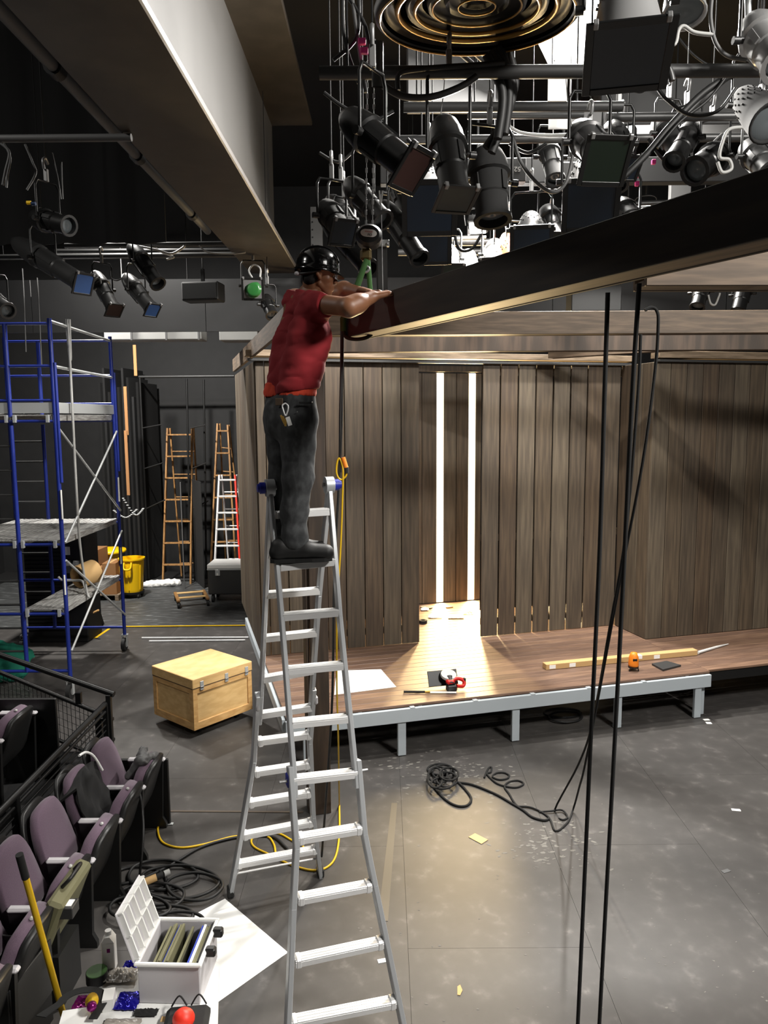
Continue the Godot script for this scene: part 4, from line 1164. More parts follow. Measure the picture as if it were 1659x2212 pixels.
# stored A-frame ladder: near leg pair with steps, far leg pair; pixel columns are read at depth d
func a_ladder(called: String, label: String, l: Array, r: Array, bx0: float, by0: float, bx1: float, by1: float, d: float, n: int, m: Material, m2: Material, sides: int) -> void:
	var b := on(bx0, by0)
	var t := thing(called, label, "ladder", Vector3(b.x, 0, b.z))
	var o := t.position
	var zf := b.z
	var lt := at(l[0], l[1], -zf + 0.45)
	var rt := at(r[0], r[1], -zf + 0.45)
	var lb := Vector3(b.x, 0, zf)
	var rb := Vector3(at(bx1, by1, -zf).x, 0, zf)
	part("rail", mb(o).bar(lb, lt, 0.035, 0.075, Vector3.RIGHT, 0.003), m, t)
	part("rail", mb(o).bar(rb, rt, 0.035, 0.075, Vector3.RIGHT, 0.003), m2, t)
	var steps := 6
	for i in steps + 1:
		var f := (i + 0.9) / (steps + 1.2)
		var p := lb.lerp(lt, f)
		var q := rb.lerp(rt, f)
		part("step", mb(o).box((p + q) * 0.5, Vector3(p.distance_to(q) + 0.02, 0.03, 0.09), 0.003), m, t)
	var lb2 := Vector3(lerpf(lb.x, rb.x, 0.3), 0, zf - 0.85)
	var rb2 := Vector3(lerpf(lb.x, rb.x, 1.05), 0, zf - 0.85)
	part("rear_rail", mb(o).bar(lb2, lt + Vector3(0.04, 0, -0.05), 0.03, 0.05, Vector3.RIGHT, 0.003), m, t)
	part("rear_rail", mb(o).bar(rb2, rt + Vector3(0.02, 0, -0.05), 0.03, 0.05, Vector3.RIGHT, 0.003), m, t)
	for i in 6:
		var f := (i + 0.6) / 6.6
		part("rear_bar", mb(o).rod(lb2.lerp(lt + Vector3(0.04, 0, -0.05), f), rb2.lerp(rt + Vector3(0.02, 0, -0.05), f), 0.014, 7), m, t)

func build_scaffold() -> void:
	var zf := -9.3
	var zr := -11.33
	var xr := -3.99
	var base := Vector3(-4.7, 0, -10.3)
	var t := thing("scaffold_tower", "blue rolling scaffold tower with galvanised planks at the left edge", "scaffold", base)
	var post := func(x: float, z: float, y0: float, y1: float) -> void: part("post", mb(base).rod(Vector3(x, y0, z), Vector3(x, y1, z), 0.026, 12), M.blue_paint, t)
	var bar := func(a: Vector3, b: Vector3, r := 0.02) -> void: part("rail", mb(base).rod(a, b, r, 10), M.blue_paint, t)
	for z in [zf, zr]:
		var xi: float = xr - (0.54 if z == zf else 1.06)
		post.call(xr, z, 0.22, 4.72); post.call(xr - 1.55, z, 0.22, 4.72)
		post.call(xi, z, 0.35, 3.45); post.call(xi, z, 3.55, 4.66)
		for y in [0.36, 1.1, 1.98, 3.5]: bar.call(Vector3(xr, y, z), Vector3(xr - 1.55, y, z))
		for y in [3.75, 4.16, 4.66]: bar.call(Vector3(xr, y, z), Vector3(xr - 1.55, y, z), 0.017)
		for y in [0.62, 0.92, 1.22, 1.52, 2.3, 2.6, 2.9, 3.2]: part("rung", mb(base).rod(Vector3(xi, y, z), Vector3(xr - 1.55, y, z), 0.014, 8), M.pipe, t)
		# sleeves of the upper frame and coupling pins
		for x in [xr, xr - 1.55]:
			part("sleeve", mb(base).rod(Vector3(x + 0.035, 2.75, z), Vector3(x + 0.035, 4.2, z), 0.02, 10), M.blue_paint, t)
			part("coupling_pin", mb(base).rod(Vector3(x + 0.03, 2.3, z + 0.025), Vector3(x + 0.03, 2.66, z + 0.025), 0.012, 8), M.white_plastic, t)
			part("coupling_pin", mb(base).rod(Vector3(x + 0.01, 1.35, z + 0.026), Vector3(x + 0.01, 1.6, z + 0.026), 0.012, 8), M.white_plastic, t)
			var c := part("caster", mb(base).rod(Vector3(x - 0.025, 0.1, z + 0.03), Vector3(x + 0.025, 0.1, z + 0.03), 0.1, 20), M.black_rubber, t)
			part("fork", mb(base).box(Vector3(x - 0.035, 0.15, z + 0.01), Vector3(0.008, 0.18, 0.06)).box(Vector3(x + 0.035, 0.15, z + 0.01), Vector3(0.008, 0.18, 0.06)).box(Vector3(x, 0.235, z), Vector3(0.09, 0.02, 0.08)), M.galv, c)
			part("hub", mb(base).rod(Vector3(x - 0.03, 0.1, z + 0.03), Vector3(x + 0.03, 0.1, z + 0.03), 0.045, 14), M.cable_grey, c)
	# side guard rails of pale rope-wrapped tube
	for y in [4.69, 4.16]: part("side_rail", mb(base).rod(Vector3(xr, y, zf), Vector3(xr, y - 0.03, zr), 0.019, 8), M.galv, t)
	# diagonal braces
	for q in [[xr + 0.03, 3.42, zf, 2.16, zr], [xr + 0.035, 2.0, zf, 3.35, zr], [xr + 0.03, 1.78, zf, 0.55, zr], [xr + 0.035, 0.62, zf, 1.85, zr]]:
		part("brace", mb(base).rod(Vector3(q[0], q[1], q[2]), Vector3(q[0], q[3], q[4]), 0.015, 8), M.galv, t)
	# decks
	for lv in [[3.56, [0, 1, 2]], [2.02, [0, 1, 2]], [1.15, [0]]]:
		for k in lv[1]:
			var m := mb(base)
			var xc: float = xr - 0.03 - 0.245 - k * 0.5
			m.box(Vector3(xc, lv[0] + 0.01, (zf + zr) * 0.5), Vector3(0.47, 0.012, zf - zr + 0.02))
			for e in 6: m.box(Vector3(xc - 0.2 + e * 0.08, lv[0] + 0.018, (zf + zr) * 0.5), Vector3(0.03, 0.006, zf - zr))
			for sx in [-0.235, 0.235]: m.box(Vector3(xc + sx, lv[0] - 0.02, (zf + zr) * 0.5), Vector3(0.012, 0.075, zf - zr + 0.02), 0.002)
			var pl := part("deck_plank", m, M.galv_worn, t)
			for zz in [zf + 0.03, zr - 0.03]:
				for hx in [-0.2, 0.2]: part("hook", mb(base).box(Vector3(xc + hx, lv[0] - 0.03, zz), Vector3(0.03, 0.09, 0.05)), M.galv, pl)
	part("toe_board", mb(base).box(Vector3(xr + 0.005, 3.66, (zf + zr) * 0.5), Vector3(0.015, 0.13, zf - zr), 0.002), M.galv, t)
	part("toe_board", mb(base).box(Vector3(xr - 0.78, 3.66, zf - 0.005), Vector3(1.52, 0.13, 0.015), 0.002), M.galv, t)
	# rope and oddments on the decks
	var rp := [at(146, 690, 9.8), at(150, 760, 9.75), at(156, 880, 9.7), at(165, 1060, 9.7), at(173, 1180, 9.8), at(186, 1270, 10.0), at(192, 1290, 10.0), at(186, 1278, 10.05), at(178, 1256, 10.2), at(160, 1254, 10.3), at(135, 1253, 10.3), at(126, 1246, 10.3)]
	single("white_rope", "white rope hanging from the scaffold rail down to the lower plank", "rope", mb(rp[0]).tube(curve(rp, 5), 0.017, 7), M.cable_white, rp[0])
	var r2 := [at(142, 690, 9.8), at(146, 730, 9.78), at(150, 770, 9.76), at(153, 772, 9.76), at(150, 690, 9.8)]
	single("white_rope", "short doubled white rope tied round the top scaffold rail", "rope", mb(r2[0]).tube(curve(r2, 5), 0.014, 7), M.cable_white, r2[0])
	var wp := at(40, 852, 10.2)
	var wg := []
	for i in 4:
		var row := []
		for j in 6: row.append(Vector3(-5.35 + j * 0.16, 3.6 + 0.06 * sin(i * 1.2 + j * 0.9) + 0.06, -9.7 - i * 0.2))
		wg.append(row)
	single("plastic_sheet", "crumpled white plastic sheet lying on the top scaffold deck", "sheet", mb(Vector3(-5, 3.6, -10)).sheet(wg, 0.01), M.paper, Vector3(-5, 3.6, -10))
	var dr := Vector3(-4.22, 1.35, -10.55)
	var ds := thing("drum_shade", "round drum-shaped shade lying on the lower scaffold plank", "drum", dr - Vector3(0, 0.16, 0))
	part("shell", mb(Vector3(0, -0.16, 0)).lathe([Vector2(0.16, -0.14), Vector2(0.165, -0.15), Vector2(0.17, -0.14), Vector2(0.16, 0.14), Vector2(0.14, 0.14), Vector2(0.15, -0.14)], Transform3D(Basis(Vector3.RIGHT, PI / 2 + 0.15) * Basis(Vector3.FORWARD, -0.5), Vector3.ZERO), 24), M.cardboard_pale, ds)
	part("end_disc", mb(Vector3(0, -0.16, 0)).lathe([Vector2(0, 0.0), Vector2(0.14, 0.0), Vector2(0.14, 0.02), Vector2(0, 0.02)], Transform3D(Basis(Vector3.RIGHT, PI / 2 + 0.15) * Basis(Vector3.FORWARD, -0.5), Vector3.ZERO), 24), M.leather, ds)

func build_crate() -> void:
	var m := on(420, 1580, 0.09)
	var l := on(322, 1547, 0.09)
	var r := on(546, 1532, 0.09)
	var b := (r - m)
	b.y = 0
	var W := b.length()
	b = b.normalized()
	var a := Vector3(b.z, 0, -b.x)
	if a.dot(l - m) < 0: a = -a
	var D := (l - m).dot(a)
	var c := m + b * W * 0.5 + a * D * 0.5
	var t := thing("wooden_crate", "pale plywood crate on casters with a hinged lid", "crate", Vector3(c.x, 0, c.z), rad_to_deg(atan2(-b.z, b.x)))
	var H := 0.62
	part("panel", mb().box(Vector3(0, 0.09 + 0.24, 0), Vector3(W - 0.03, 0.46, D - 0.03)), M.crate_ply, t)
	for s in [-1.0, 1.0]:
		part("skirt_board", mb().box(Vector3(0, 0.135, s * (D * 0.5 - 0.012)), Vector3(W, 0.085, 0.024), 0.004), M.crate_pine, t)
		part("skirt_board", mb().box(Vector3(s * (W * 0.5 - 0.012), 0.135, 0), Vector3(0.024, 0.085, D - 0.05), 0.004), M.crate_pine, t)
		part("top_board", mb().box(Vector3(0, 0.535, s * (D * 0.5 - 0.012)), Vector3(W, 0.06, 0.024), 0.004), M.crate_pine, t)
		part("top_board", mb().box(Vector3(s * (W * 0.5 - 0.012), 0.535, 0), Vector3(0.024, 0.06, D - 0.05), 0.004), M.crate_pine, t)
		for q in [-1.0, 1.0]:
			part("corner_board", mb().box(Vector3(q * (W * 0.5 - 0.03), 0.34, s * (D * 0.5 - 0.01)), Vector3(0.06, 0.34, 0.02), 0.003), M.crate_pine, t)
			part("corner_board", mb().box(Vector3(q * (W * 0.5 - 0.01), 0.34, s * (D * 0.5 - 0.045)), Vector3(0.02, 0.34, 0.05), 0.003), M.crate_pine, t)
			var cs := part("caster", mb().rod(Vector3(q * (W * 0.5 - 0.15) - 0.015, 0.045, s * (D * 0.5 - 0.13)), Vector3(q * (W * 0.5 - 0.15) + 0.015, 0.045, s * (D * 0.5 - 0.13)), 0.045, 14), M.black_rubber, t)
			part("caster_plate", mb().box(Vector3(q * (W * 0.5 - 0.15), 0.086, s * (D * 0.5 - 0.13)), Vector3(0.08, 0.01, 0.08)), M.steel, cs)
	var ld := part("lid", mb().box(Vector3(0, 0.625, 0), Vector3(W + 0.01, 0.11, D + 0.01), 0.006), M.crate_ply, t)
	part("lid_seam", mb().box(Vector3(0, 0.567, 0), Vector3(W + 0.004, 0.006, D + 0.004)), M.leather, ld)
	for x in [-0.36, 0.05, 0.4]:
		var hg := part("hinge", mb().box(Vector3(x * W, 0.585, D * 0.5 + 0.008), Vector3(0.045, 0.1, 0.008), 0.002), M.galv, t)
		part("hinge_knuckle", mb().rod(Vector3(x * W - 0.022, 0.572, D * 0.5 + 0.014), Vector3(x * W + 0.022, 0.572, D * 0.5 + 0.014), 0.007, 8), M.steel, hg)

# theatre seat facing +x: rounded backrest, black shell, tipped-up cushion with number plate, armrest stand on the far side
func theatre_seat(label: String, pos: Vector3, arm: bool, group: String, last := false) -> Node3D:
	var t := thing("theatre_seat", label, "seat", pos, 0.0, group)
	var bs := Basis(Vector3.BACK, 0.26)
	var pg := PackedVector2Array()
	for q in [[-0.21, 0.0], [-0.225, 0.12], [-0.2, 0.34], [-0.15, 0.45], [-0.09, 0.485], [0.09, 0.485], [0.15, 0.45], [0.2, 0.34], [0.225, 0.12], [0.21, 0.0]]: pg.append(Vector2(q[0], q[1]))
	var fr := Basis(Vector3.BACK, Vector3.UP, Vector3.LEFT)   # polygon x along z, extrude towards -x
	var b := mb()
	cushion(b, pg, 0.075, Transform3D(bs * fr, Vector3(-0.2, 0.42, 0)))
	part("backrest", b, M.purple_cloth, t)
	var sh := mb()
	cushion(sh, pg, 0.03, Transform3D(bs * fr * Basis.from_scale(Vector3(1.03, 1.02, 1)), Vector3(-0.278, 0.41, 0)))
	part("back_shell", sh, M.black_plastic, t)
	# tipped-up cushion
	var sg := PackedVector2Array()
	for q in [[-0.215, 0.0], [-0.22, 0.2], [-0.2, 0.37], [-0.14, 0.42], [0.14, 0.42], [0.2, 0.37], [0.22, 0.2], [0.215, 0.0]]: sg.append(Vector2(q[0], q[1]))
	var b2 := Basis(Vector3.BACK, -0.32)
	var c := mb()
	cushion(c, sg, 0.09, Transform3D(b2 * fr, Vector3(-0.06, 0.33, 0)))
	part("seat_cushion", c, M.purple_cloth, t)
	var pn := mb()
	cushion(pn, sg, 0.05, Transform3D(b2 * fr, Vector3(-0.002, 0.325, 0)))
	var pan := part("seat_pan", pn, M.black_plastic, t)
	part("number_plate", mb().ball(Vector3(0.082, 0.742, 0.0), Vector3(0.012, 0.005, 0.019), Basis(Vector3.BACK, -0.45), 10), M.white_plastic, pan)
	if arm:
		arm_stand(t, -0.262)
	if last: arm_stand(t, 0.262)
	return t
func arm_stand(t: Node3D, z: float) -> void:
	var pg := PackedVector2Array()
	for q in [[-0.18, 0.0], [0.12, 0.0], [0.12, 0.04], [0.09, 0.1], [0.11, 0.6], [-0.18, 0.6], [-0.15, 0.1]]: pg.append(Vector2(q[0], q[1]))
	var s := part("arm_stand", mb().prism(pg, 0.035, Transform3D(Basis.IDENTITY, Vector3(0, 0, z - 0.0175))), M.black_plastic, t)
	part("armrest", mb().box(Vector3(-0.03, 0.615, z), Vector3(0.32, 0.03, 0.055), 0.012), M.grey_plastic, s)

# padded slab: outline polygon with pillowed edge, thickness th, in xf (extruded along -z and +z)
func cushion(b: MB, pg: PackedVector2Array, th: float, xf: Transform3D) -> void:
	var c := Vector2.ZERO
	for p in pg: c += p
	c /= pg.size()
	var fine := PackedVector2Array()
	var m := pg.size()
	for i in m:
		var p0 := pg[(i + m - 1) % m]
		var p1 := pg[i]
		var p2 := pg[(i + 1) % m]
		var p3 := pg[(i + 2) % m]
		for k in 3:
			var t := k / 3.0
			fine.append(p1.cubic_interpolate(p2, p0, p3, t))
	var rings := []
	var lv := [[1.0, 0.0], [0.985, 0.32], [0.93, 0.44], [0.6, 0.5], [0.0, 0.52]]
	for sgn in [1.0, -1.0]:
		for r in lv.size() - 1:
			for i in fine.size():
				var j := (i + 1) % fine.size()
				var q := []
				var w := []
				for e in [[i, r], [j, r], [j, r + 1], [i, r + 1]]:
					var s: float = lv[e[1]][0]
					var p: Vector2 = c + (fine[e[0]] - c) * s
					q.append(xf * Vector3(p.x, p.y, sgn * lv[e[1]][1] * th))
					var d := (fine[e[0]] - c).normalized()
					var o: float = [1.0, 0.8, 0.35, 0.05, 0.0][e[1]]
					w.append((xf.basis * Vector3(d.x * o, d.y * o, sgn * (1.0 - o * o * 0.98))).normalized())
				b.tri(q[0], q[1], q[2], w[0], w[1], w[2])
				if r < lv.size() - 2: b.tri(q[0], q[2], q[3], w[0], w[2], w[3])

func build_seats() -> void:
	var X := -2.02
	var names := ["purple theatre seat at the far end of the front row with a grey cloth", "second purple seat from the aisle end with a dark jacket over it", "third purple seat from the aisle end of the front row", "fourth purple seat, beside the grey plastic tool case", "fifth purple seat, behind the open black crate", "purple front row seat nearest the table at the lower left"]
	for i in 6:
		theatre_seat(names[i], Vector3(X - 0.012 * i, 0, -5.94 + i * 0.5), true, "front row seats", i == 5)
	# end panel
	single("row_end_panel", "black end panel closing the front row beside the crate aisle", "panel", mb().box(Vector3(0, 0.3, 0), Vector3(0.42, 0.6, 0.03), 0.006), M.black_plastic, Vector3(X - 0.07, 0, -6.25))
	# jacket on the second seat
	var o := Vector3(X - 0.3, 0.5, -5.46)
	var jn := FastNoiseLite.new()
	jn.seed = 8
	jn.frequency = 0.9
	var jg := []
	for i in 14:
		var row := []
		var f := i / 13.0
		for j in 12:
			var u := j / 11.0 - 0.5
			var path := Vector3(-0.16 + 0.1 * sin(f * PI * 0.5), -0.05 + 0.52 * sin(minf(f * 1.9, PI * 0.5)), 0)
			if f > 0.4: path = Vector3(0.0 + (f - 0.4) * 0.36, 0.46 - (f - 0.4) * 1.0, 0)
			var nn := jn.get_noise_2d(i * 0.55, j * 0.55)
			row.append(o + path + Vector3(0.02 + 0.05 * nn, 0.03 * nn - 0.3 * u * u, u * (0.46 - 0.04 * f)))
		jg.append(row)
	var jk := mb(o).sheet(jg, 0.02)
	single("jacket", "dark jacket slung over the second purple seat", "jacket", jk, M.black_felt, o)
	var col := curve([o + Vector3(0.0, 0.485, -0.02), o + Vector3(0.02, 0.475, -0.1), o + Vector3(0.05, 0.41, -0.17), o + Vector3(0.1, 0.28, -0.2)], 5)
	single("cloth_strip", "white cloth strip along the collar of the dark jacket", "cloth", mb(o).tube(col, 0.01, 7), M.paper, o)
	var gc := mb()
	var g0 := Vector3(X + 0.04, 0.72, -5.95)
	skin_mesh(gc, [[Vector3(-0.06, 0.03, -0.14), Vector3(0.0, 0.05, 0.1), 0.04, 0.05], [Vector3(-0.1, -0.08, 0.1), Vector3(-0.02, 0.03, 0.08), 0.045, 0.045], [Vector3(0.05, 0.0, -0.1), Vector3(0.02, 0.05, 0.05), 0.04, 0.04]], 0.014, 0.04, [], 0.012, Vector3(9, 9, 9), 4)
	single("grey_cloth", "crumpled grey cloth draped on the far front row cushion", "cloth", gc, M.cable_grey, g0)
	# cable hanging over the cushions
	var cb_ := [at(295, 1695, 5.75), at(305, 1730, 5.55), at(310, 1790, 5.3), at(306, 1850, 5.2), at(303, 1880, 5.2), on(300, 1930, 0.02)]
	single("hanging_cable", "dark cable hanging from the grey cloth over the front row cushions", "cable", mb(cb_[0]).tube(curve(cb_, 5), 0.01, 7), M.cable_black, cb_[0])
	# second tier: riser, seats, railing
	var rs := thing("seating_riser", "dark wooden seating riser behind the black railing", "riser", Vector3(-4.6, 0, -4.6))
	part("top", mb().box(Vector3(0, 0.38, 0), Vector3(3.9, 0.04, 4.5)), M.black_wall, rs)
	part("face_board", mb().box(Vector3(1.94, 0.18, 0), Vector3(0.03, 0.36, 4.5)), M.leather, rs)
	part("face_board", mb().box(Vector3(0, 0.18, -2.24), Vector3(3.9, 0.36, 0.03)), M.black_wall, rs)
	for i in 2:
		theatre_seat(["upper row purple seat nearest the railing corner", "upper row purple seat at the left picture edge"][i], Vector3(-3.12, 0.4, -6.0 + i * 0.58), true, "upper row seats")
	single("row_end_panel", "tall black end panel of the upper seat row by the stair rail", "panel", mb().box(Vector3(0, 0.36, 0), Vector3(0.5, 0.72, 0.03), 0.006), M.black_plastic, Vector3(-3.1, 0.4, -6.33))
	# railing along the front of the riser
	var px := Vector3(-2.58, 0, 0)
	var rp := func(x: float, y: float) -> Vector3: return plane_at(x, y, px, Vector3.RIGHT)
	var r0: Vector3 = rp.call(228, 1520)
	var base := Vector3(-2.58, 0, r0.z)
	var rl := thing("black_railing", "black railing with wire rods between the two seat rows", "railing", base)
	var zN := -3.6
	var run := func(called: String, y: float, r: float) -> void: part(called, mb(base).rod(Vector3(-2.58, y, r0.z), Vector3(-2.58, y, zN), r, 8), M.black_metal, rl)
	run.call("top_rail", r0.y, 0.026)
	run.call("rail", r0.y - 0.07, 0.014)
	for k in 6: run.call("wire_rod", r0.y - 0.14 - 0.055 * k, 0.006)
	run.call("rail", r0.y - 0.46, 0.014)
	part("kick_panel", mb(base).box(Vector3(-2.585, (r0.y - 0.48) * 0.5, (r0.z + zN) * 0.5), Vector3(0.02, r0.y - 0.5, zN - r0.z)), M.leather, rl)
	for z in [r0.z, -5.0, zN]: part("post", mb(base).box(Vector3(-2.58, r0.y * 0.5, z), Vector3(0.05, r0.y, 0.05), 0.004), M.black_metal, rl)
	# stair handrail sloping down to the right, with mesh
	var a := at(-20, 1408, 7.0)
	var b := at(246, 1500, 6.75)
	var c := at(-20, 1444, 7.0)
	var d := at(208, 1538, 6.8)
	var sb := Vector3(b.x, 0, b.z)
	var sr := thing("stair_handrail", "black sloping stair handrail with mesh infill left of the crate", "handrail", sb)
	part("handrail", mb(sb).tube([a, b], 0.028, 10), M.black_metal, sr)
	part("lower_rail", mb(sb).tube([c, d], 0.022, 10), M.black_metal, sr)
	part("end_post", mb(sb).box(Vector3(b.x - 0.05, b.y * 0.5, b.z), Vector3(0.045, b.y, 0.045), 0.004), M.black_metal, sr)
	part("end_post", mb(sb).box(Vector3(d.x + 0.02, d.y * 0.5, d.z), Vector3(0.06, d.y, 0.05), 0.004), M.black_metal, sr)
	for f in [0.75, 0.55]: part("link_bar", mb(sb).box(Vector3((b.x + d.x) * 0.5, b.y * f, (b.z + d.z) * 0.5), Vector3(0.14, 0.03, 0.04), 0.003), M.black_metal, sr)
	part("bracket", mb(sb).box(c.lerp(d, 0.84) + Vector3(0, 0.07, 0), Vector3(0.05, 0.1, 0.04)), M.black_metal, sr)
	var ms := mb(sb)
	for k in 26:
		var p := c.lerp(d, k / 25.0)
		ms.rod(p, p - Vector3(0, 0.42, 0), 0.003, 4)
	for k in 6: ms.rod(c - Vector3(0, 0.07 * (k + 1), 0), d - Vector3(0, 0.07 * (k + 1), 0), 0.003, 4)
	var me := part("mesh_infill", ms, M.black_metal, sr)
	me.set_meta("kind", "stuff")
	part("bottom_rail", mb(sb).tube([c - Vector3(0, 0.44, 0), d - Vector3(0, 0.44, 0)], 0.018, 8), M.black_metal, sr)
	# stair treads under the handrail
	var tr := thing("stair_flight", "short flight of pale-edged black steps under the sloping handrail", "stairs", Vector3(-3.2, 0, -6.8))
	for k in 3:
		part("tread", mb().box(Vector3(0.3 - k * 0.28, 0.08 + k * 0.13, 0.1), Vector3(0.29, 0.04, 0.75), 0.004), M.raceway, tr)
		part("nosing", mb().box(Vector3(0.44 - k * 0.28, 0.09 + k * 0.13, 0.1), Vector3(0.02, 0.03, 0.75), 0.002), M.cable_grey, tr)

func build_table() -> void:
	var h := 0.74
	var tc := on(474, 2066, h)
	var t := thing("folding_table", "off-white plastic folding table with rounded corners in the lower left foreground", "table", Vector3(tc.x, 0, tc.z), 11.0)
	# local: x to the left is -, z towards the viewer is +
	var W := 0.62
	var L := 1.22
	var pg := PackedVector2Array()
	for q in [[-0.07, -0.07, 0.0], [-W + 0.07, -0.07, 1.0], [-W + 0.07, -L + 0.07, 2.0], [-0.07, -L + 0.07, 3.0]]:
		for k in 5:
			var an: float = (q[2] + k / 4.0) * PI / 2
			pg.append(Vector2(q[0] + 0.07 * cos(an), q[1] + 0.07 * sin(an)))
	part("tabletop", mb().prism(pg, 0.035, Transform3D(Basis(Vector3.RIGHT, Vector3.FORWARD, Vector3.UP), Vector3(0, h - 0.036, 0))), M.white_plastic, t)
	for x in [-0.08, -W + 0.08]:
		for z in [0.12, L - 0.12]: part("leg", mb().rod(Vector3(x, 0, z), Vector3(x, h - 0.036, z), 0.014, 10), M.pipe, t)
	for z in [0.12, L - 0.12]: part("cross_bar", mb().rod(Vector3(-0.08, 0.25, z), Vector3(-W + 0.08, 0.25, z), 0.012, 8), M.pipe, t)
	var y0 := h
	# file box with lid and folders
	var bl := on(301, 2167, h)
	var br := on(433, 2170, h)
	var bx := thing("file_box", "open pale grey plastic file box with a ribbed hinged lid", "box", bl, rad_to_deg(atan2(-(br.z - bl.z), br.x - bl.x)))
	var bw := bl.distance_to(br)
	var bh := 0.205
	var bd := 0.32
	part("base", mb().box(Vector3(bw * 0.5, 0.006, -bd * 0.5), Vector3(bw - 0.02, 0.008, bd - 0.02)), M.grey_plastic, bx)
	for q in [[Vector3(bw * 0.5, bh * 0.5, -0.004), Vector3(bw, bh, 0.008)], [Vector3(bw * 0.5, bh * 0.5, -bd + 0.004), Vector3(bw, bh, 0.008)], [Vector3(0.004, bh * 0.5, -bd * 0.5), Vector3(0.008, bh, bd - 0.02)], [Vector3(bw - 0.004, bh * 0.5, -bd * 0.5), Vector3(0.008, bh, bd - 0.02)]]:
		part("side", mb().box(q[0], q[1], 0.003), M.grey_plastic, bx)
	for q in [[Vector3(bw * 0.5, bh, 0.004), Vector3(bw + 0.03, 0.018, 0.02)], [Vector3(bw * 0.5, bh, -bd - 0.004), Vector3(bw + 0.03, 0.018, 0.02)], [Vector3(-0.004, bh, -bd * 0.5), Vector3(0.02, 0.018, bd)], [Vector3(bw + 0.004, bh, -bd * 0.5), Vector3(0.02, 0.018, bd)]]:
		part("rim", mb().box(q[0], q[1], 0.005), M.white_plastic, bx)
	for z in [-0.1, -bd + 0.08]: part("latch", mb().box(Vector3(bw + 0.03, bh - 0.005, z), Vector3(0.05, 0.045, 0.04), 0.008), M.black_plastic, bx)
	var lb := Basis(Vector3.BACK, 0.3)
	var ld := part("lid", mb().box(lb * Vector3(-0.004, 0.13, 0) + Vector3(-0.015, bh, -bd * 0.5), Vector3(0.008, 0.26, bd), 0.003, lb), M.grey_plastic, bx)
	for k in 5: part("lid_rib", mb().box(lb * Vector3(0.012, 0.13, -bd * 0.5 + 0.02 + k * (bd - 0.04) / 4.0) + Vector3(-0.015, bh, -bd * 0.5), Vector3(0.026, 0.25, 0.008), 0.0, lb), M.white_plastic, ld)
	for k in 3: part("lid_rib", mb().box(lb * Vector3(0.012, 0.01 + k * 0.12, 0) + Vector3(-0.015, bh, -bd * 0.5), Vector3(0.026, 0.008, bd - 0.02), 0.0, lb), M.white_plastic, ld)
	var fs := ["olive hanging folder nearest the lid in the file box", "second olive folder from the lid in the file box", "third olive folder from the lid in the file box", "thin blue folder left of the gap in the file box", "olive folder beside the torn white paper in the file box", "olive folder left of the empty gap in the file box", "wide olive folder edging the gap in the file box", "bright blue folder leaning right of the gap in the file box", "white paper sheaf right of the blue folder in the file box", "olive folder right of the white sheaf in the file box", "next to last olive folder in the file box", "last dark folder at the latch side of the file box"]
	for i in 12:
		var x: float = bw * [0.1, 0.25, 0.29, 0.34, 0.38, 0.42, 0.5, 0.66, 0.71, 0.78, 0.85, 0.92][i]
		var fb := Basis(Vector3.BACK, [-0.22, -0.08, -0.06, -0.08, -0.05, -0.06, -0.2, -0.22, -0.2, -0.16, -0.12, -0.06][i])
		var fh: float = 0.178 + 0.006 * (i % 3)
		var mm: Material = [M.folder, M.folder, M.folder, M.blue_cardboard, M.folder, M.folder, M.folder, M.blue_cardboard, M.paper, M.folder, M.folder, M.black_felt][i]
		single("hanging_folder", fs[i], "folder", mb().box(fb * Vector3(0, fh * 0.5, -bd * 0.5), Vector3(0.011, fh, bd - 0.05), 0.0, fb), mm, bl + Basis(Vector3.UP, bx.rotation.y) * Vector3(x, 0.014, 0), "folders in the file box", bx.rotation_degrees.y)
	# small goods on the table
	var ca := on(238, 2092, h)
	var cn := thing("drink_carton", "white drink carton with a cap at the back of the table", "carton", ca, 8.0)
	part("carton_body", mb().box(Vector3(0, 0.08, 0), Vector3(0.062, 0.16, 0.062), 0.004), M.white_plastic, cn)
	part("gable", mb().prism(PackedVector2Array([Vector2(-0.031, 0), Vector2(0.031, 0), Vector2(0.012, 0.03), Vector2(-0.012, 0.03)]), 0.062, Transform3D(Basis.IDENTITY, Vector3(0, 0.16, -0.031))), M.white_plastic, cn)
	part("cap", mb().rod(Vector3(0, 0.185, 0), Vector3(0, 0.21, 0), 0.016, 14), M.white_plastic, cn)
	part("print_patch", mb().box(Vector3(0.004, 0.12, 0.032), Vector3(0.016, 0.02, 0.002)), M.tar_pink, cn)
	var gt := on(210, 2118, h)
	var gr := thing("tape_roll", "thick roll of green tape lying on the table", "tape roll", gt)
	part("roll", mb().lathe([Vector2(0.02, 0), Vector2(0.052, 0), Vector2(0.052, 0.05), Vector2(0.02, 0.05), Vector2(0.02, 0.0)], Transform3D.IDENTITY, 28), M.black_felt, gr)
	part("face", mb().lathe([Vector2(0.0, 0.05), Vector2(0.05, 0.05), Vector2(0.049, 0.053), Vector2(0.0, 0.053)], Transform3D.IDENTITY, 28), M.green_tape, gr)
	crumple("plastic_bag", "clear crumpled plastic bag with scraps behind the green tape", "bag", on(262, 2112, h), 0.15, 0.1, 0.05, M.clear_bag, 3)
	crumple("foil_wrap", "shiny blue foil wrapper at the file box corner", "foil", on(283, 2088, h), 0.07, 0.05, 0.03, M.foil_blue, 5)
	crumple("foil_wrap", "large crinkled deep blue foil sheet left of the file box", "foil", on(277, 2166, h), 0.11, 0.11, 0.03, M.foil_blue, 7)
	crumple("foil_wrap", "crinkled magenta foil sheet at the table edge", "foil", on(190, 2172, h), 0.13, 0.1, 0.03, M.tar_pink, 9)
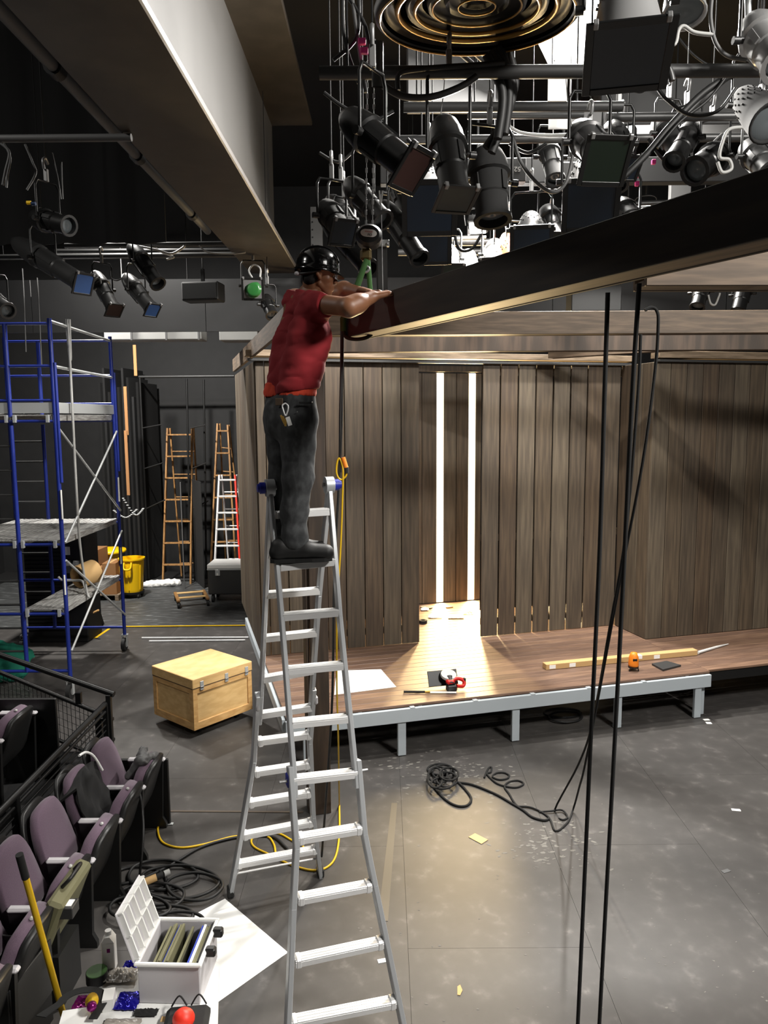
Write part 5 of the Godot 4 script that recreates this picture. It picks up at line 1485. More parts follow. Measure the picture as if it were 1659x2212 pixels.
	# dark horseshoe template with a yellow handled tool on it
	var hs := on(178, 2185, h)
	var hp := PackedVector2Array()
	for i in 13: hp.append(Vector2(0.12 * cos(PI * i / 12.0), 0.1 * sin(PI * i / 12.0)))
	hp.append(Vector2(-0.18, -0.08)); hp.append(Vector2(-0.13, -0.09))
	for i in 13: hp.append(Vector2(-0.078 * cos(PI * i / 12.0), 0.06 * sin(PI * i / 12.0)))
	hp.append(Vector2(0.07, -0.1)); hp.append(Vector2(0.11, -0.1))
	single("felt_template", "dark grey horseshoe felt template over the magenta foil", "template", mb().prism(hp, 0.004, Transform3D(Basis(Vector3.RIGHT, Vector3.FORWARD, Vector3.UP), Vector3(0, 0.045, 0))), M.black_felt, hs)
	var yt := on(200, 2188, h)
	var yk := thing("putty_tool", "yellow oval sanding tool on the horseshoe template", "tool", yt + Vector3(0, 0.05, 0), 20.0)
	part("pad", mb().ball(Vector3(0, 0.012, 0), Vector3(0.03, 0.012, 0.055), Basis.IDENTITY, 16), M.yellow_cable, yk)
	part("grip", mb().ball(Vector3(0, 0.02, 0.045), Vector3(0.024, 0.018, 0.03), Basis.IDENTITY, 12), M.tar_pink, yk)
	single("paper_card", "white paper card with printed corner at the table's left edge", "card", mb().box(Vector3(0, 0.02, 0), Vector3(0.15, 0.002, 0.11), 0.0, Basis(Vector3.UP, 0.2)), M.paper, on(168, 2206, h))
	single("paper_card", "small white card leaning beside the blue foil", "card", mb().box(Vector3(0, 0.03, 0), Vector3(0.05, 0.06, 0.08), 0.0, Basis(Vector3.UP, 0.2)), M.white_plastic, on(236, 2172, h))
	crumple("plastic_bag", "clear flat plastic bag of hardware at the bottom picture edge", "bag", on(262, 2222, h), 0.17, 0.09, 0.03, M.clear_bag, 12)
	crumple("black_glove", "dark glove lying in front of the file box", "glove", on(315, 2192, h), 0.11, 0.04, 0.03, M.black_felt, 14)
	var po := on(408, 2200, h)
	var ph := thing("tool_pouch", "black pouch with looped handles holding a red ball", "pouch", po, 6.0)
	part("pouch_body", mb().box(Vector3(0, 0.03, 0.06), Vector3(0.2, 0.06, 0.17), 0.02), M.black_felt, ph)
	for s in [-0.045, 0.045]: part("loop", mb().tube(curve([Vector3(s - 0.035, 0.05, -0.02), Vector3(s, 0.09, -0.035), Vector3(s + 0.035, 0.05, -0.02)], 5), 0.004, 6), M.cable_black, ph)
	single("red_ball", "orange-red ball sitting in the black pouch at the bottom edge", "ball", mb().ball(Vector3(0, 0.055, 0), Vector3(0.05, 0.042, 0.05), Basis.IDENTITY, 18), M.red_paint, po + Vector3(0.005, 0.03, 0.1))
	single("paper_card", "cream paper slip beside the red ball at the bottom edge", "card", mb().box(Vector3(0, 0.02, 0), Vector3(0.05, 0.003, 0.03)), M.cardboard_pale, on(360, 2210, h))
	# broom handle leaning in front of the seats
	var b0 := on(176, 2335, 0.0)
	var b1 := at(46, 1862, 3.35)
	var br2 := thing("broom_pole", "yellow pole with black grip leaning beside the seats and table", "pole", b0)
	part("pole", mb(b0).rod(b0 + Vector3(0, 0.005, 0), b0.lerp(b1, 0.94), 0.0155, 12), M.yellow_cable, br2)
	part("grip", mb(b0).rod(b0.lerp(b1, 0.935), b1.lerp(b0, -0.03), 0.018, 12), M.black_rubber, br2)
	# open black case and grey tool case among the seats
	var oc := thing("open_tool_box", "open dark grey box among the seats beside the yellow pole", "box", Vector3(-2.16, 0, -3.9), -6.0)
	for q in [[Vector3(0, 0.36, -0.21), Vector3(0.36, 0.3, 0.012)], [Vector3(0, 0.36, 0.21), Vector3(0.36, 0.3, 0.012)], [Vector3(-0.18, 0.36, 0), Vector3(0.012, 0.3, 0.41)], [Vector3(0.18, 0.36, 0), Vector3(0.012, 0.3, 0.41)]]: part("side", mb().box(q[0], q[1], 0.003), M.raceway, oc)
	part("base", mb().box(Vector3(0, 0.2, 0), Vector3(0.36, 0.02, 0.42)), M.raceway, oc)
	part("plinth", mb().box(Vector3(0, 0.095, 0), Vector3(0.34, 0.19, 0.4)), M.black_plastic, oc)
	var gc := thing("tool_case", "greenish grey plastic tool case standing against a front row cushion", "case", Vector3(-1.99, 0.0, -4.3), 0.0)
	part("shell", mb().box(Vector3(0, 0.55, 0), Vector3(0.1, 0.4, 0.46), 0.02, Basis(Vector3.BACK, -0.4)), M.folder, gc)
	part("handle", mb().tube(curve([Vector3(0.06, 0.75, -0.09), Vector3(0.11, 0.8, -0.07), Vector3(0.11, 0.8, 0.07), Vector3(0.06, 0.75, 0.09)], 4), 0.012, 7), M.black_plastic, gc)
	part("stand_block", mb().box(Vector3(-0.04, 0.17, 0), Vector3(0.16, 0.34, 0.3)), M.black_plastic, gc)
	var wr := on(150, 1975, 0.62)
	var wx := thing("label_box", "small white topped box on the armrest near the yellow pole", "box", wr)
	part("box", mb().box(Vector3(0, 0.035, 0), Vector3(0.08, 0.07, 0.1), 0.004), M.raceway, wx)
	part("card", mb().box(Vector3(-0.01, 0.072, 0), Vector3(0.07, 0.004, 0.06)), M.paper, wx)

func crumple(called: String, label: String, cat: String, p: Vector3, w: float, d: float, h: float, m: Material, sd: int) -> void:
	var nz := FastNoiseLite.new()
	nz.seed = sd
	nz.frequency = 0.35
	var g := []
	for i in 13:
		var row := []
		for j in 13:
			var u := (j / 12.0 - 0.5) * 2.0
			var v := (i / 12.0 - 0.5) * 2.0
			var e := 1.0 + 0.12 * nz.get_noise_2d(i * 3.0 + 40, j * 3.0)
			row.append(Vector3(u * w * 0.5 * e, 0.006 + h * (0.45 + 0.55 * absf(nz.get_noise_2d(i * 2.3, j * 2.3)) * 2.0) * (1.0 - 0.75 * maxf(absf(u), absf(v))), v * d * 0.5 * e))
		g.append(row)
	single(called, label, cat, mb().sheet(g, 0.003), m, p)

func build_deck_things() -> void:
	var h := 0.551
	# white drawing sheet
	var ps := mb()
	ps.prism(flat_poly([[727, 1449], [823, 1446], [856, 1484], [722, 1501]], h), 0.002, Transform3D(Basis(Vector3.RIGHT, Vector3.FORWARD, Vector3.UP), Vector3(0, h, 0)))
	single("paper_sheet", "large white paper sheet lying on the deck behind the ladder", "paper", ps, M.paper)
	# circular saw
	var cp := on(975, 1490, h)
	var cs := thing("circular_saw", "red and black cordless circular saw lying on the deck", "saw", cp, 14.0)
	part("base_plate", mb().box(Vector3(-0.06, 0.1, -0.12), Vector3(0.34, 0.012, 0.17), 0.003, Basis(Vector3.RIGHT, 1.15)), M.black_metal, cs)
	part("blade_guard", mb().lathe([Vector2(0, -0.012), Vector2(0.085, -0.012), Vector2(0.09, 0.0), Vector2(0.085, 0.02), Vector2(0, 0.02)], Transform3D(Basis(Vector3.RIGHT, 0.35), Vector3(-0.01, 0.14, -0.07)), 24), M.galv, cs)
	part("motor", mb().rod(Vector3(-0.01, 0.12, -0.05), Vector3(-0.02, 0.07, 0.04), 0.045, 16), M.black_plastic, cs)
	part("battery", mb().box(Vector3(-0.01, 0.035, 0.03), Vector3(0.11, 0.07, 0.08), 0.012), M.black_plastic, cs)
	var hn := part("handle", mb().tube(curve([Vector3(0.0, 0.1, 0.0), Vector3(0.07, 0.12, -0.01), Vector3(0.14, 0.09, 0.0), Vector3(0.13, 0.04, 0.02), Vector3(0.05, 0.05, 0.03)], 5), 0.021, 10), M.red_plastic, cs)
	part("trigger_grip", mb().box(Vector3(0.15, 0.08, 0.0), Vector3(0.03, 0.09, 0.04), 0.01), M.black_plastic, hn)
	part("motor_cap", mb().box(Vector3(-0.02, 0.1, 0.02), Vector3(0.09, 0.05, 0.07), 0.015), M.red_plastic, cs)
	# hand saw
	var a := on(872, 1497, h)
	var b := on(986, 1498, h)
	var hs := thing("hand_saw", "pull saw with black handle and shiny blade at the deck edge", "saw", a)
	var d := (b - a).normalized()
	part("handle", mb(a).rod(a + Vector3(0, 0.015, 0), a + d * 0.24 + Vector3(0, 0.015, 0), 0.013, 10), M.black_rubber, hs)
	part("collar", mb(a).rod(a + d * 0.23 + Vector3(0, 0.015, 0), a + d * 0.285 + Vector3(0, 0.015, 0), 0.014, 10), M.brass, hs)
	var pv := d.cross(Vector3.UP)
	part("blade", mb(a).box((a + d * 0.285 + b) * 0.5 + Vector3(0, 0.012, 0), Vector3(a.distance_to(b) - 0.285, 0.002, 0.05), 0.0, Basis(d, Vector3.UP, pv)), M.alu_bright, hs)
	# long carton, white tube, laser level, tile
	var l0 := on(1180, 1448, h)
	var l1 := on(1507, 1416, h)
	var lc := thing("long_carton", "long narrow brown cardboard carton lying on the deck at right", "carton", l0, rad_to_deg(atan2(-(l1.z - l0.z), l1.x - l0.x)))
	var LL := l0.distance_to(l1)
	part("carton_body", mb().box(Vector3(LL * 0.5, 0.035, -0.05), Vector3(LL, 0.068, 0.1), 0.004), M.cardboard_pale, lc)
	for q in [[0.06, 0.05], [0.32, 0.05], [1.46, 0.05]]: part("label_sticker", mb().box(Vector3(q[0] + 0.02, 0.034, 0.001), Vector3(0.08, 0.045, 0.003)), M.paper, lc)
	part("label_sticker", mb().box(Vector3(1.22, 0.05, -0.03), Vector3(0.11, 0.042, 0.068)), M.paper, lc)
	single("white_tube", "white tube end lying past the long brown carton", "tube", mb(l1).tube([l1 + Vector3(0.03, 0.02, -0.06), on(1548, 1400, h) + Vector3(0, 0.015, 0), on(1573, 1393, h) + Vector3(0, 0.012, 0)], [0.018, 0.015, 0.006], 10), M.white_plastic, l1)
	var lp := on(1368, 1448, h)
	var ll := thing("laser_level", "small orange laser level on short tripod legs", "laser level", lp)
	part("body", mb().lathe([Vector2(0, 0.05), Vector2(0.055, 0.05), Vector2(0.06, 0.07), Vector2(0.055, 0.16), Vector2(0.045, 0.19), Vector2(0.035, 0.215), Vector2(0, 0.22)], Transform3D.IDENTITY, 20, true), M.orange_plastic, ll)
	part("window", mb().box(Vector3(0, 0.14, 0.05), Vector3(0.05, 0.03, 0.015), 0.004), M.black_plastic, ll)
	part("base_ring", mb().lathe([Vector2(0.0, 0.035), Vector2(0.06, 0.035), Vector2(0.06, 0.052), Vector2(0, 0.052)], Transform3D.IDENTITY, 20), M.black_plastic, ll)
	for k in 3: part("leg", mb().rod(Vector3(0.05 * cos(k * 2.1 + 0.5), 0.04, 0.05 * sin(k * 2.1 + 0.5)), Vector3(0.062 * cos(k * 2.1 + 0.5), 0.0, 0.062 * sin(k * 2.1 + 0.5)), 0.006, 7), M.black_metal, ll)
	single("slate_tile", "dark slate-coloured tile lying near the deck edge at right", "tile", mb().prism(flat_poly([[1408, 1437], [1440, 1431], [1471, 1440], [1432, 1450]], h), 0.022, Transform3D(Basis(Vector3.RIGHT, Vector3.FORWARD, Vector3.UP), Vector3(0, h, 0))), M.raceway)
	# scraps in the doorway
	var sc := [[940, 1334, 0.2, 0.13, 1], [985, 1335, 0.24, 0.12, 2], [1012, 1326, 0.15, 0.08, 3], [918, 1318, 0.12, 0.12, 4]]
	var nm := ["crumpled white paper in front of the left glowing strip", "crumpled white paper in the middle of the doorway", "small crumpled paper by the right glowing strip", "folded cloth scrap at the left door jamb"]
	for i in 4: crumple("paper_scrap", nm[i], "paper", on(sc[i][0], sc[i][1], h), sc[i][2], sc[i][3], 0.05, M.paper, 20 + i)
	var tp := on(914, 1346, h)
	single("tape_roll", "black tape roll at the left door jamb on the deck", "tape roll", mb().lathe([Vector2(0.03, 0), Vector2(0.06, 0), Vector2(0.06, 0.045), Vector2(0.03, 0.045), Vector2(0.03, 0)], Transform3D.IDENTITY, 22), M.black_felt, tp)
	single("round_tray", "grey round plastic tray lying just inside the doorway", "tray", mb().lathe([Vector2(0, 0), Vector2(0.09, 0), Vector2(0.1, 0.02), Vector2(0.09, 0.02), Vector2(0, 0.01)], Transform3D.IDENTITY, 22), M.cable_grey, on(922, 1313, h))
	single("wood_chip", "small wood offcut between the strips on the doorway deck", "offcut", mb().box(Vector3(0, 0.01, 0), Vector3(0.12, 0.02, 0.03), 0.003, Basis(Vector3.UP, 0.4)), M.crate_pine, on(971, 1313, h))

func flat_poly(px: Array, h: float) -> PackedVector2Array:
	var o := PackedVector2Array()
	for q in px:
		var p := on(q[0], q[1], h)
		o.append(Vector2(p.x, -p.z))
	return o

func floor_cable(called: String, label: String, cat: String, px: Array, r: float, m: Material, group := "") -> void:
	var pts := []
	for q in px: pts.append(on(q[0], q[1], r + (q[2] if q.size() > 2 else 0.0)) if q.size() < 4 else at(q[0], q[1], q[3]))
	single(called, label, cat, mb(pts[0]).tube(curve(pts, 6), r, 7), m, pts[0], group)

func build_floor_things() -> void:
	var rt := Transform3D(Basis(Vector3.RIGHT, Vector3.FORWARD, Vector3.UP), Vector3(0, 0.001, 0))
	single("paper_sheet", "large white paper sheet lying on the floor beside the table", "paper", mb().prism(flat_poly([[486, 1942], [622, 2058], [470, 2166], [395, 2100], [422, 1975]], 0.0), 0.002, rt), M.paper)
	single("cardboard_scrap", "small tan cardboard rectangle on the floor in the light patch", "cardboard", mb().prism(flat_poly([[1012, 1809], [1026, 1801], [1054, 1815], [1040, 1824]], 0.0), 0.004, rt), M.cardboard_pale)
	for i in 5:
		var q: Array = [[1590, 1750, 0.075, 0.035], [1531, 1562, 0.06, 0.05], [1526, 1555, 0.07, 0.045], [830, 2075, 0.085, 0.035], [1568, 1882, 0.07, 0.035]][i]
		single("paper_card", ["white card on the floor at the far right", "white card on the floor nearest the right platform leg", "white card touching the right platform leg shadow", "white card on the floor beside the ladder rail", "grey tape scrap on the floor at right"][i], "card", mb().box(Vector3(0, 0.002, 0), Vector3(q[2], 0.003, q[3]), 0.0, Basis(Vector3.UP, 0.15 * i - 0.2)), [M.paper, M.paper, M.paper, M.paper, M.cable_grey][i], on(q[0], q[1]))
	single("tape_scrap", "small cream tape scrap near the bottom of the floor", "scrap", mb().prism(flat_poly([[988, 2132], [994, 2128], [999, 2140], [994, 2151], [988, 2150]], 0.0), 0.003, rt), M.cardboard_pale)
	single("floor_tape", "dull beige tape stripe on the floor right of the ladder", "tape", mb().prism(flat_poly([[846, 1735], [858, 1735], [838, 1990], [816, 1990]], 0.0), 0.0015, rt), M.floor_tape)
	single("floor_bracket", "flat steel hinge bracket on the floor by the seat row end", "bracket", mb().box(Vector3(0, 0.006, 0), Vector3(0.13, 0.01, 0.035), 0.003), M.galv, on(358, 1781))
	single("floor_trap_edge", "pale wooden trap edge strip across the floor left of the ladder", "strip", mb().bar(on(342, 1753) + Vector3(0, 0.004, 0), on(655, 1755) + Vector3(0, 0.004, 0), 0.022, 0.006, Vector3.BACK), M.trap_edge)
	# dust and paint flecks, thickest in front of the platform
	var fk := mb()
	for i in 520:
		var px := 0.0
		var py := 0.0
		if i < 210:
			px = rng.randfn(960, 70); py = rng.randfn(1668, 28)
		elif i < 360:
			px = rng.randfn(1180, 60); py = rng.randfn(1820, 32)
		else:
			px = rng.randf_range(760, 1659); py = rng.randf_range(1650, 2212)
		if py < 1615: continue
		var c := on(px, py, 0.0)
		var sz := rng.randf_range(0.004, 0.014) if i > 360 else rng.randf_range(0.008, 0.035)
		var el := rng.randf_range(0.2, 0.7)
		var an := rng.randf_range(-0.6, 0.6)
		var pts := []
		for k in 6:
			var r := sz * rng.randf_range(0.5, 1.0)
			var a := TAU * k / 6.0
			pts.append(c + Vector3(r * cos(a), 0.0012, r * el * sin(a)).rotated(Vector3.UP, an))
		for k in range(1, 5): fk.flat(pts[0], pts[k], pts[k + 1], Vector3.UP)
	var fo := single("dust_flecks", "pale dust and paint flecks scattered over the dark floor", "dust", fk, M.dust)
	fo.set_meta("kind", "stuff")
	# yellow extension cord, black cable heap
	floor_cable("extension_cord", "yellow extension cord snaking from the bracket under the ladder", "cord", [[345, 1775], [341, 1795], [352, 1820], [390, 1831], [440, 1824], [495, 1809], [520, 1806], [560, 1803], [600, 1800], [630, 1815], [652, 1826], [656, 1835], [648, 1838], [620, 1852], [598, 1848], [592, 1825], [580, 1808], [556, 1805], [543, 1815], [550, 1830], [580, 1845], [610, 1860], [640, 1872], [675, 1880], [705, 1874], [725, 1850], [733, 1800], [733, 1740]], 0.009, M.yellow_cable)
	var yc := [on(733, 1740), at(731, 1600, 5.2), at(728, 1500, 5.0), at(728, 1330, 4.95), at(736, 1180, 4.9), at(741, 1040, 4.86), at(740, 1008, 4.86), at(733, 990, 4.86), at(728, 1000, 4.86), at(727, 1022, 4.86), at(735, 1036, 4.86), at(746, 1030, 4.86), at(750, 1018, 4.86)]
	single("extension_cord", "yellow cord rising from the floor to the hanging plug", "cord", mb(yc[0]).tube(curve(yc, 5), 0.006, 7), M.yellow_cable, yc[0])
	var pg := at(747, 1002, 4.86)
	var pl := thing("power_plug", "orange and black plug joined to the hanging black cable", "plug", pg)
	part("orange_cap", mb(pg).rod(at(741, 988, 4.86), at(748, 1010, 4.86), 0.014, 10), M.orange_plastic, pl)
	part("black_body", mb(pg).rod(at(748, 1010, 4.86), at(749, 1022, 4.86), 0.014, 10), M.black_rubber, pl)
	floor_cable("power_cable", "black cable running from the heap towards the ladder foot", "cable", [[250, 1912], [300, 1900], [370, 1868], [430, 1832], [495, 1812], [545, 1806], [590, 1808], [615, 1828], [625, 1840]], 0.012, M.cable_black)
	var hp := [[300, 1900, 60, 28], [350, 1890, 75, 32], [385, 1905, 85, 36], [420, 1915, 60, 30], [330, 1935, 70, 28], [350, 1975, 70, 20], [390, 1985, 50, 16], [300, 1960, 65, 26]]
	var hl := ["top left loop of the black cable heap", "second loop of the black cable heap", "widest loop of the black cable heap", "right hand loop of the black cable heap", "middle left loop of the black cable heap", "flat lower loop behind the file box lid", "small lower loop beside the white sheet", "loop of the black cable heap nearest the seats"]
	for i in hp.size():
		var px := []
		for k in 15:
			var an := TAU * k / 14.0 * 1.04 + i
			px.append([hp[i][0] + hp[i][2] * cos(an) * (1.0 + 0.05 * sin(3 * an + i)), hp[i][1] + hp[i][3] * sin(an), 0.012 * i * 0.6])
		floor_cable("cable_loop", hl[i], "cable", px, 0.012, M.cable_black, "loops of the black cable heap")
	var cn := on(345, 1890, 0.06)
	var ce := thing("cable_connector", "pale taped cable connector standing out of the cable heap", "connector", cn)
	part("sleeve", mb(cn).rod(on(300, 1911, 0.06), on(338, 1895, 0.08), 0.028, 10), M.cardboard_pale, ce)
	part("collar", mb(cn).rod(on(338, 1895, 0.08), on(352, 1889, 0.087), 0.025, 10), M.black_rubber, ce)
	part("collar", mb(cn).rod(on(354, 1888, 0.088), on(366, 1883, 0.09), 0.023, 10), M.cable_white, ce)
	# black ropes and coils on the stage floor
	var ra := [at(1313, 632, 2.78), at(1306, 850, 2.8), at(1295, 1200, 2.84), at(1276, 1600, 2.9), at(1258, 2000, 2.95), at(1244, 2300, 2.98)]
	single("hanging_rope", "left thick black rope hanging straight from the diagonal beam", "rope", mb(ra[0]).tube(curve(ra, 4), 0.0085, 8), M.black_rope, ra[0])
	var rb := [at(1381, 612, 2.66), at(1366, 850, 2.7), at(1349, 1200, 2.76), at(1328, 1600, 2.85), at(1306, 2000, 2.92), at(1290, 2300, 2.95)]
	single("hanging_rope", "right thick black rope hanging from the beam joint", "rope", mb(rb[0]).tube(curve(rb, 4), 0.0085, 8), M.black_rope, rb[0])
	var rc := [at(1384, 722, 4.0), at(1378, 850, 4.05), at(1352, 1150, 4.3), at(1318, 1350, 4.7), at(1280, 1560, 5.3), at(1250, 1650, 5.8), on(1198, 1750, 0.01), on(1212, 1770, 0.01), on(1226, 1765, 0.01), on(1214, 1750, 0.02), on(1190, 1752, 0.02), on(1165, 1754, 0.01)]
	single("slack_rope", "thin black rope slanting from the beam to the small floor loop", "rope", mb(rc[0]).tube(curve(rc, 5), 0.0085, 7), M.black_rope, rc[0])
	var rd := [at(1393, 670, 4.0), at(1408, 664, 4.0), at(1419, 672, 4.0), at(1422, 700, 4.0), at(1415, 800, 4.05), at(1388, 1000, 4.15), at(1340, 1250, 4.5), at(1290, 1520, 5.1), at(1262, 1660, 5.5), at(1252, 1698, 5.9), on(1240, 1742, 0.06), on(1226, 1776, 0.012), on(1200, 1795, 0.01), on(1185, 1765, 0.01), on(1150, 1745, 0.012), on(1120, 1742, 0.01)]
	single("slack_rope", "black rope bent over the level beam and trailing to the floor", "rope", mb(rd[0]).tube(curve(rd, 5), 0.0085, 7), M.black_rope, rd[0])
	floor_cable("floor_rope", "long black rope lead running from the coil to the hanging ropes", "rope", [[985, 1690], [1020, 1695], [1070, 1715], [1105, 1735], [1130, 1750], [1150, 1765], [1175, 1772], [1186, 1768]], 0.011, M.black_rope)
	floor_cable("floor_rope", "black rope with three small loops near the stage front", "rope", [[1046, 1680], [1055, 1660], [1062, 1658], [1060, 1668], [1052, 1672], [1070, 1690], [1090, 1698], [1115, 1701], [1131, 1693], [1118, 1686], [1098, 1690], [1090, 1700], [1100, 1715], [1112, 1735], [1126, 1748]], 0.009, M.black_rope)
	floor_cable("floor_rope", "single black rope ring between the coil and the hanging ropes", "rope", [[1100, 1676], [1095, 1682], [1078, 1684], [1064, 1678], [1072, 1670], [1088, 1669], [1099, 1674], [1099, 1678]], 0.009, M.black_rope)
	floor_cable("floor_rope", "hanging bight of black rope in front of the coil", "rope", [[935, 1698], [960, 1725], [985, 1740], [1008, 1740], [1018, 1725], [1005, 1705], [990, 1690]], 0.011, M.black_rope)
	var cx := [[950, 1662, 26, 12], [958, 1668, 24, 16], [946, 1674, 20, 18], [965, 1684, 22, 16], [955, 1692, 24, 12], [940, 1680, 16, 22], [970, 1672, 20, 14]]
	for i in cx.size():
		var px := []
		for k in 13:
			var an := TAU * k / 12.0 + i * 0.8
			px.append([cx[i][0] + cx[i][2] * cos(an), cx[i][1] + cx[i][3] * sin(an), 0.012 * i])
		floor_cable("rope_loop", ["bottom", "second", "third", "fourth", "fifth", "sixth", "topmost"][i] + " loop of the black rope coil in front of the stage", "rope", px, 0.0105, M.black_rope, "loops of the stage rope coil")
	var wc := [[1215, 1540, 40, 10], [1222, 1548, 36, 12]]
	for i in 2:
		var px := []
		for k in 15:
			var an := TAU * k / 14.0
			px.append([wc[i][0] + wc[i][2] * cos(an), wc[i][1] + wc[i][3] * sin(an), 0.02 * i])
		floor_cable("cable_coil", ["lower loop of the cable coil in the dark under the stage", "upper loop of the cable coil in the dark under the stage"][i], "cable", px, 0.012, M.cable_black)
	# thick black cable hanging from the hoist past the ladder
	var hc := [at(738, 690, 4.84), at(737, 800, 4.85), at(735, 900, 4.86), at(733, 1030, 4.87), at(722, 1250, 4.9), at(718, 1500, 5.0), at(706, 1700, 5.15), on(695, 1850, 0.02)]
	single("hoist_cable", "black control cable hanging from the hoist down to the floor", "cable", mb(hc[0]).tube(curve(hc, 5), 0.0085, 8), M.cable_black, hc[0])
	var h2 := [at(742, 700, 4.84), at(740, 800, 4.85), at(739, 900, 4.86), at(737, 960, 4.86), at(736, 1020, 4.87)]
	single("hoist_cable", "second shorter black cable beside the hoist cable", "cable", mb(h2[0]).tube(curve(h2, 5), 0.006, 8), M.cable_black, h2[0])

var last_lantern := ""

# a stage lantern between its rear and front points; kind "spot" (barrel) or "scoop" (flared); gel: frame size factor, 0 for none
func lantern(label: String, rear: Vector3, front: Vector3, r: float, m: Material, kind := "spot", gel: Material = null, gs := 1.0, yoke_h := 0.3, sided := 0.0) -> Node3D:
	var ax := (front - rear).normalized()
	var L := rear.distance_to(front)
	var side := ax.cross(Vector3.UP)
	if side.length() < 0.2: side = Vector3.RIGHT
	side = side.normalized().rotated(Vector3.UP, sided)
	side = (side - ax * side.dot(ax)).normalized()
	var upv := side.cross(ax).normalized()
	var mid := rear.lerp(front, 0.45)
	var top := mid + Vector3.UP * yoke_h
	var t := thing("stage_lantern", label, "stage light", top)
	last_lantern = t.name
	var xf := Transform3D(Basis(side, ax, side.cross(ax)), rear)
	if kind == "spot":
		part("cap", mb(top).lathe([Vector2(0, 0), Vector2(r * 0.45, 0.0), Vector2(r * 0.75, L * 0.08), Vector2(r * 0.95, L * 0.22), Vector2(r, L * 0.34)], xf, 18, true), m, t)
		part("barrel", mb(top).lathe([Vector2(r * 1.06, L * 0.34), Vector2(r * 1.06, L * 0.38), Vector2(r * 0.9, L * 0.4), Vector2(r * 0.86, L * 0.66), Vector2(r * 0.8, L * 0.68)], xf, 18), m, t)
		part("lens_tube", mb(top).lathe([Vector2(r * 0.8, L * 0.68), Vector2(r * 0.8, L * 0.95), Vector2(r * 0.92, L * 0.955), Vector2(r * 0.92, L), Vector2(r * 0.7, L), Vector2(r * 0.7, L * 0.85)], xf, 18), m, t)
		for k in 4:
			var an := k * PI / 2 + 0.4
			var d := side * cos(an) + upv * sin(an)
			part("fin", mb(top).bar(rear + ax * L * 0.42 + d * r * 0.9, rear + ax * L * 0.66 + d * r * 0.88, 0.012, 0.03, d), m, t)
		part("lens", mb(top).lathe([Vector2(0, L * 0.9), Vector2(r * 0.35, L * 0.925), Vector2(r * 0.72, L * 0.89)], xf, 18, true), M.lens_glass, t)
		for sg in [-1.0, 1.0]: part("shutter_handle", mb(top).box(rear + ax * L * 0.45 + side * (sg * r * 1.25), Vector3(r * 0.5, 0.012, 0.03), 0.003, Basis(side, ax, side.cross(ax))), M.black_plastic, t)
	else:
		part("reflector_housing", mb(top).lathe([Vector2(0, 0), Vector2(r * 0.4, 0.0), Vector2(r * 0.62, L * 0.12), Vector2(r * 0.78, L * 0.4), Vector2(r * 0.95, L * 0.75), Vector2(r, L * 0.97), Vector2(r * 1.05, L), Vector2(r * 0.9, L), Vector2(r * 0.7, L * 0.4)], xf, 22, true), m, t)
		var hm := mb(top)
		for ring in 4:
			for k in 16:
				var an := TAU * (k + 0.5 * (ring % 2)) / 16.0
				var d := side * cos(an) + upv * sin(an)
				var rr: float = r * lerpf(0.66, 0.86, ring / 3.0)
				var p := rear + ax * L * lerpf(0.2, 0.52, ring / 3.0) + d * rr
				hm.rod(p - d * 0.004, p + d * 0.004, r * 0.045, 5)
		var hs := part("vent_holes", hm, M.black_plastic, t)
		hs.set_meta("kind", "stuff")
		part("lens", mb(top).lathe([Vector2(0, L * 0.96), Vector2(r * 0.5, L * 0.98), Vector2(r * 0.88, L * 0.95)], xf, 18, true), M.lens_glass, t)
	if gel:
		var s := r * 2.1 * gs
		var gc := front + ax * 0.02
		var gb := Basis(side, upv, side.cross(upv))
		var gf := part("gel_frame", mb(top).box(gc + side * (s * 0.46), Vector3(s * 0.1, s, 0.012), 0.002, gb).box(gc - side * (s * 0.46), Vector3(s * 0.1, s, 0.012), 0.002, gb).box(gc + upv * (s * 0.46), Vector3(s * 0.82, s * 0.1, 0.012), 0.002, gb).box(gc - upv * (s * 0.46), Vector3(s * 0.82, s * 0.1, 0.012), 0.002, gb), M.black_metal, t)
		part("gel", mb(top).box(gc, Vector3(s * 0.84, s * 0.84, 0.004), 0.0, gb), gel, gf)
		for q in [-0.4, 0.4]: part("frame_clip", mb(top).box(gc + side * (s * q) + upv * (s * 0.48), Vector3(0.02, 0.03, 0.03), 0.003, gb), M.steel, gf)
	var w := r * 1.2
	var hs2 := Vector3(side.x, 0, side.z).normalized()
	var a := mid + side * w
	var b := mid - side * w
	part("yoke", mb(top).tube([a, a.lerp(top + hs2 * w, 0.85), top + hs2 * w * 0.8 + Vector3(0, 0.0, 0), top - hs2 * w * 0.8, b.lerp(top - hs2 * w, 0.85), b], 0.0095, 6), M.black_metal, t)
	part("yoke_knob", mb(top).rod(a, a + side * 0.035, 0.02, 8), M.black_plastic, t)
	part("yoke_knob", mb(top).rod(b, b - side * 0.035, 0.02, 8), M.black_plastic, t)
	var cl := part("clamp", mb(top).box(top + Vector3(0, 0.05, 0), Vector3(0.03, 0.1, 0.04), 0.004), M.steel, t)
	part("clamp_hook", mb(top).tube(curve([top + Vector3(0, 0.09, 0.03), top + Vector3(0, 0.15, 0.045), top + Vector3(0, 0.18, 0.0), top + Vector3(0, 0.15, -0.045)], 3), 0.012, 6), M.steel, cl)
	var hk := top + Vector3(0, 0.17, 0)
	part("hanger_rod", mb(top).rod(hk, Vector3(hk.x, 8.6, hk.z), 0.005, 5), M.drape, t)
	return t

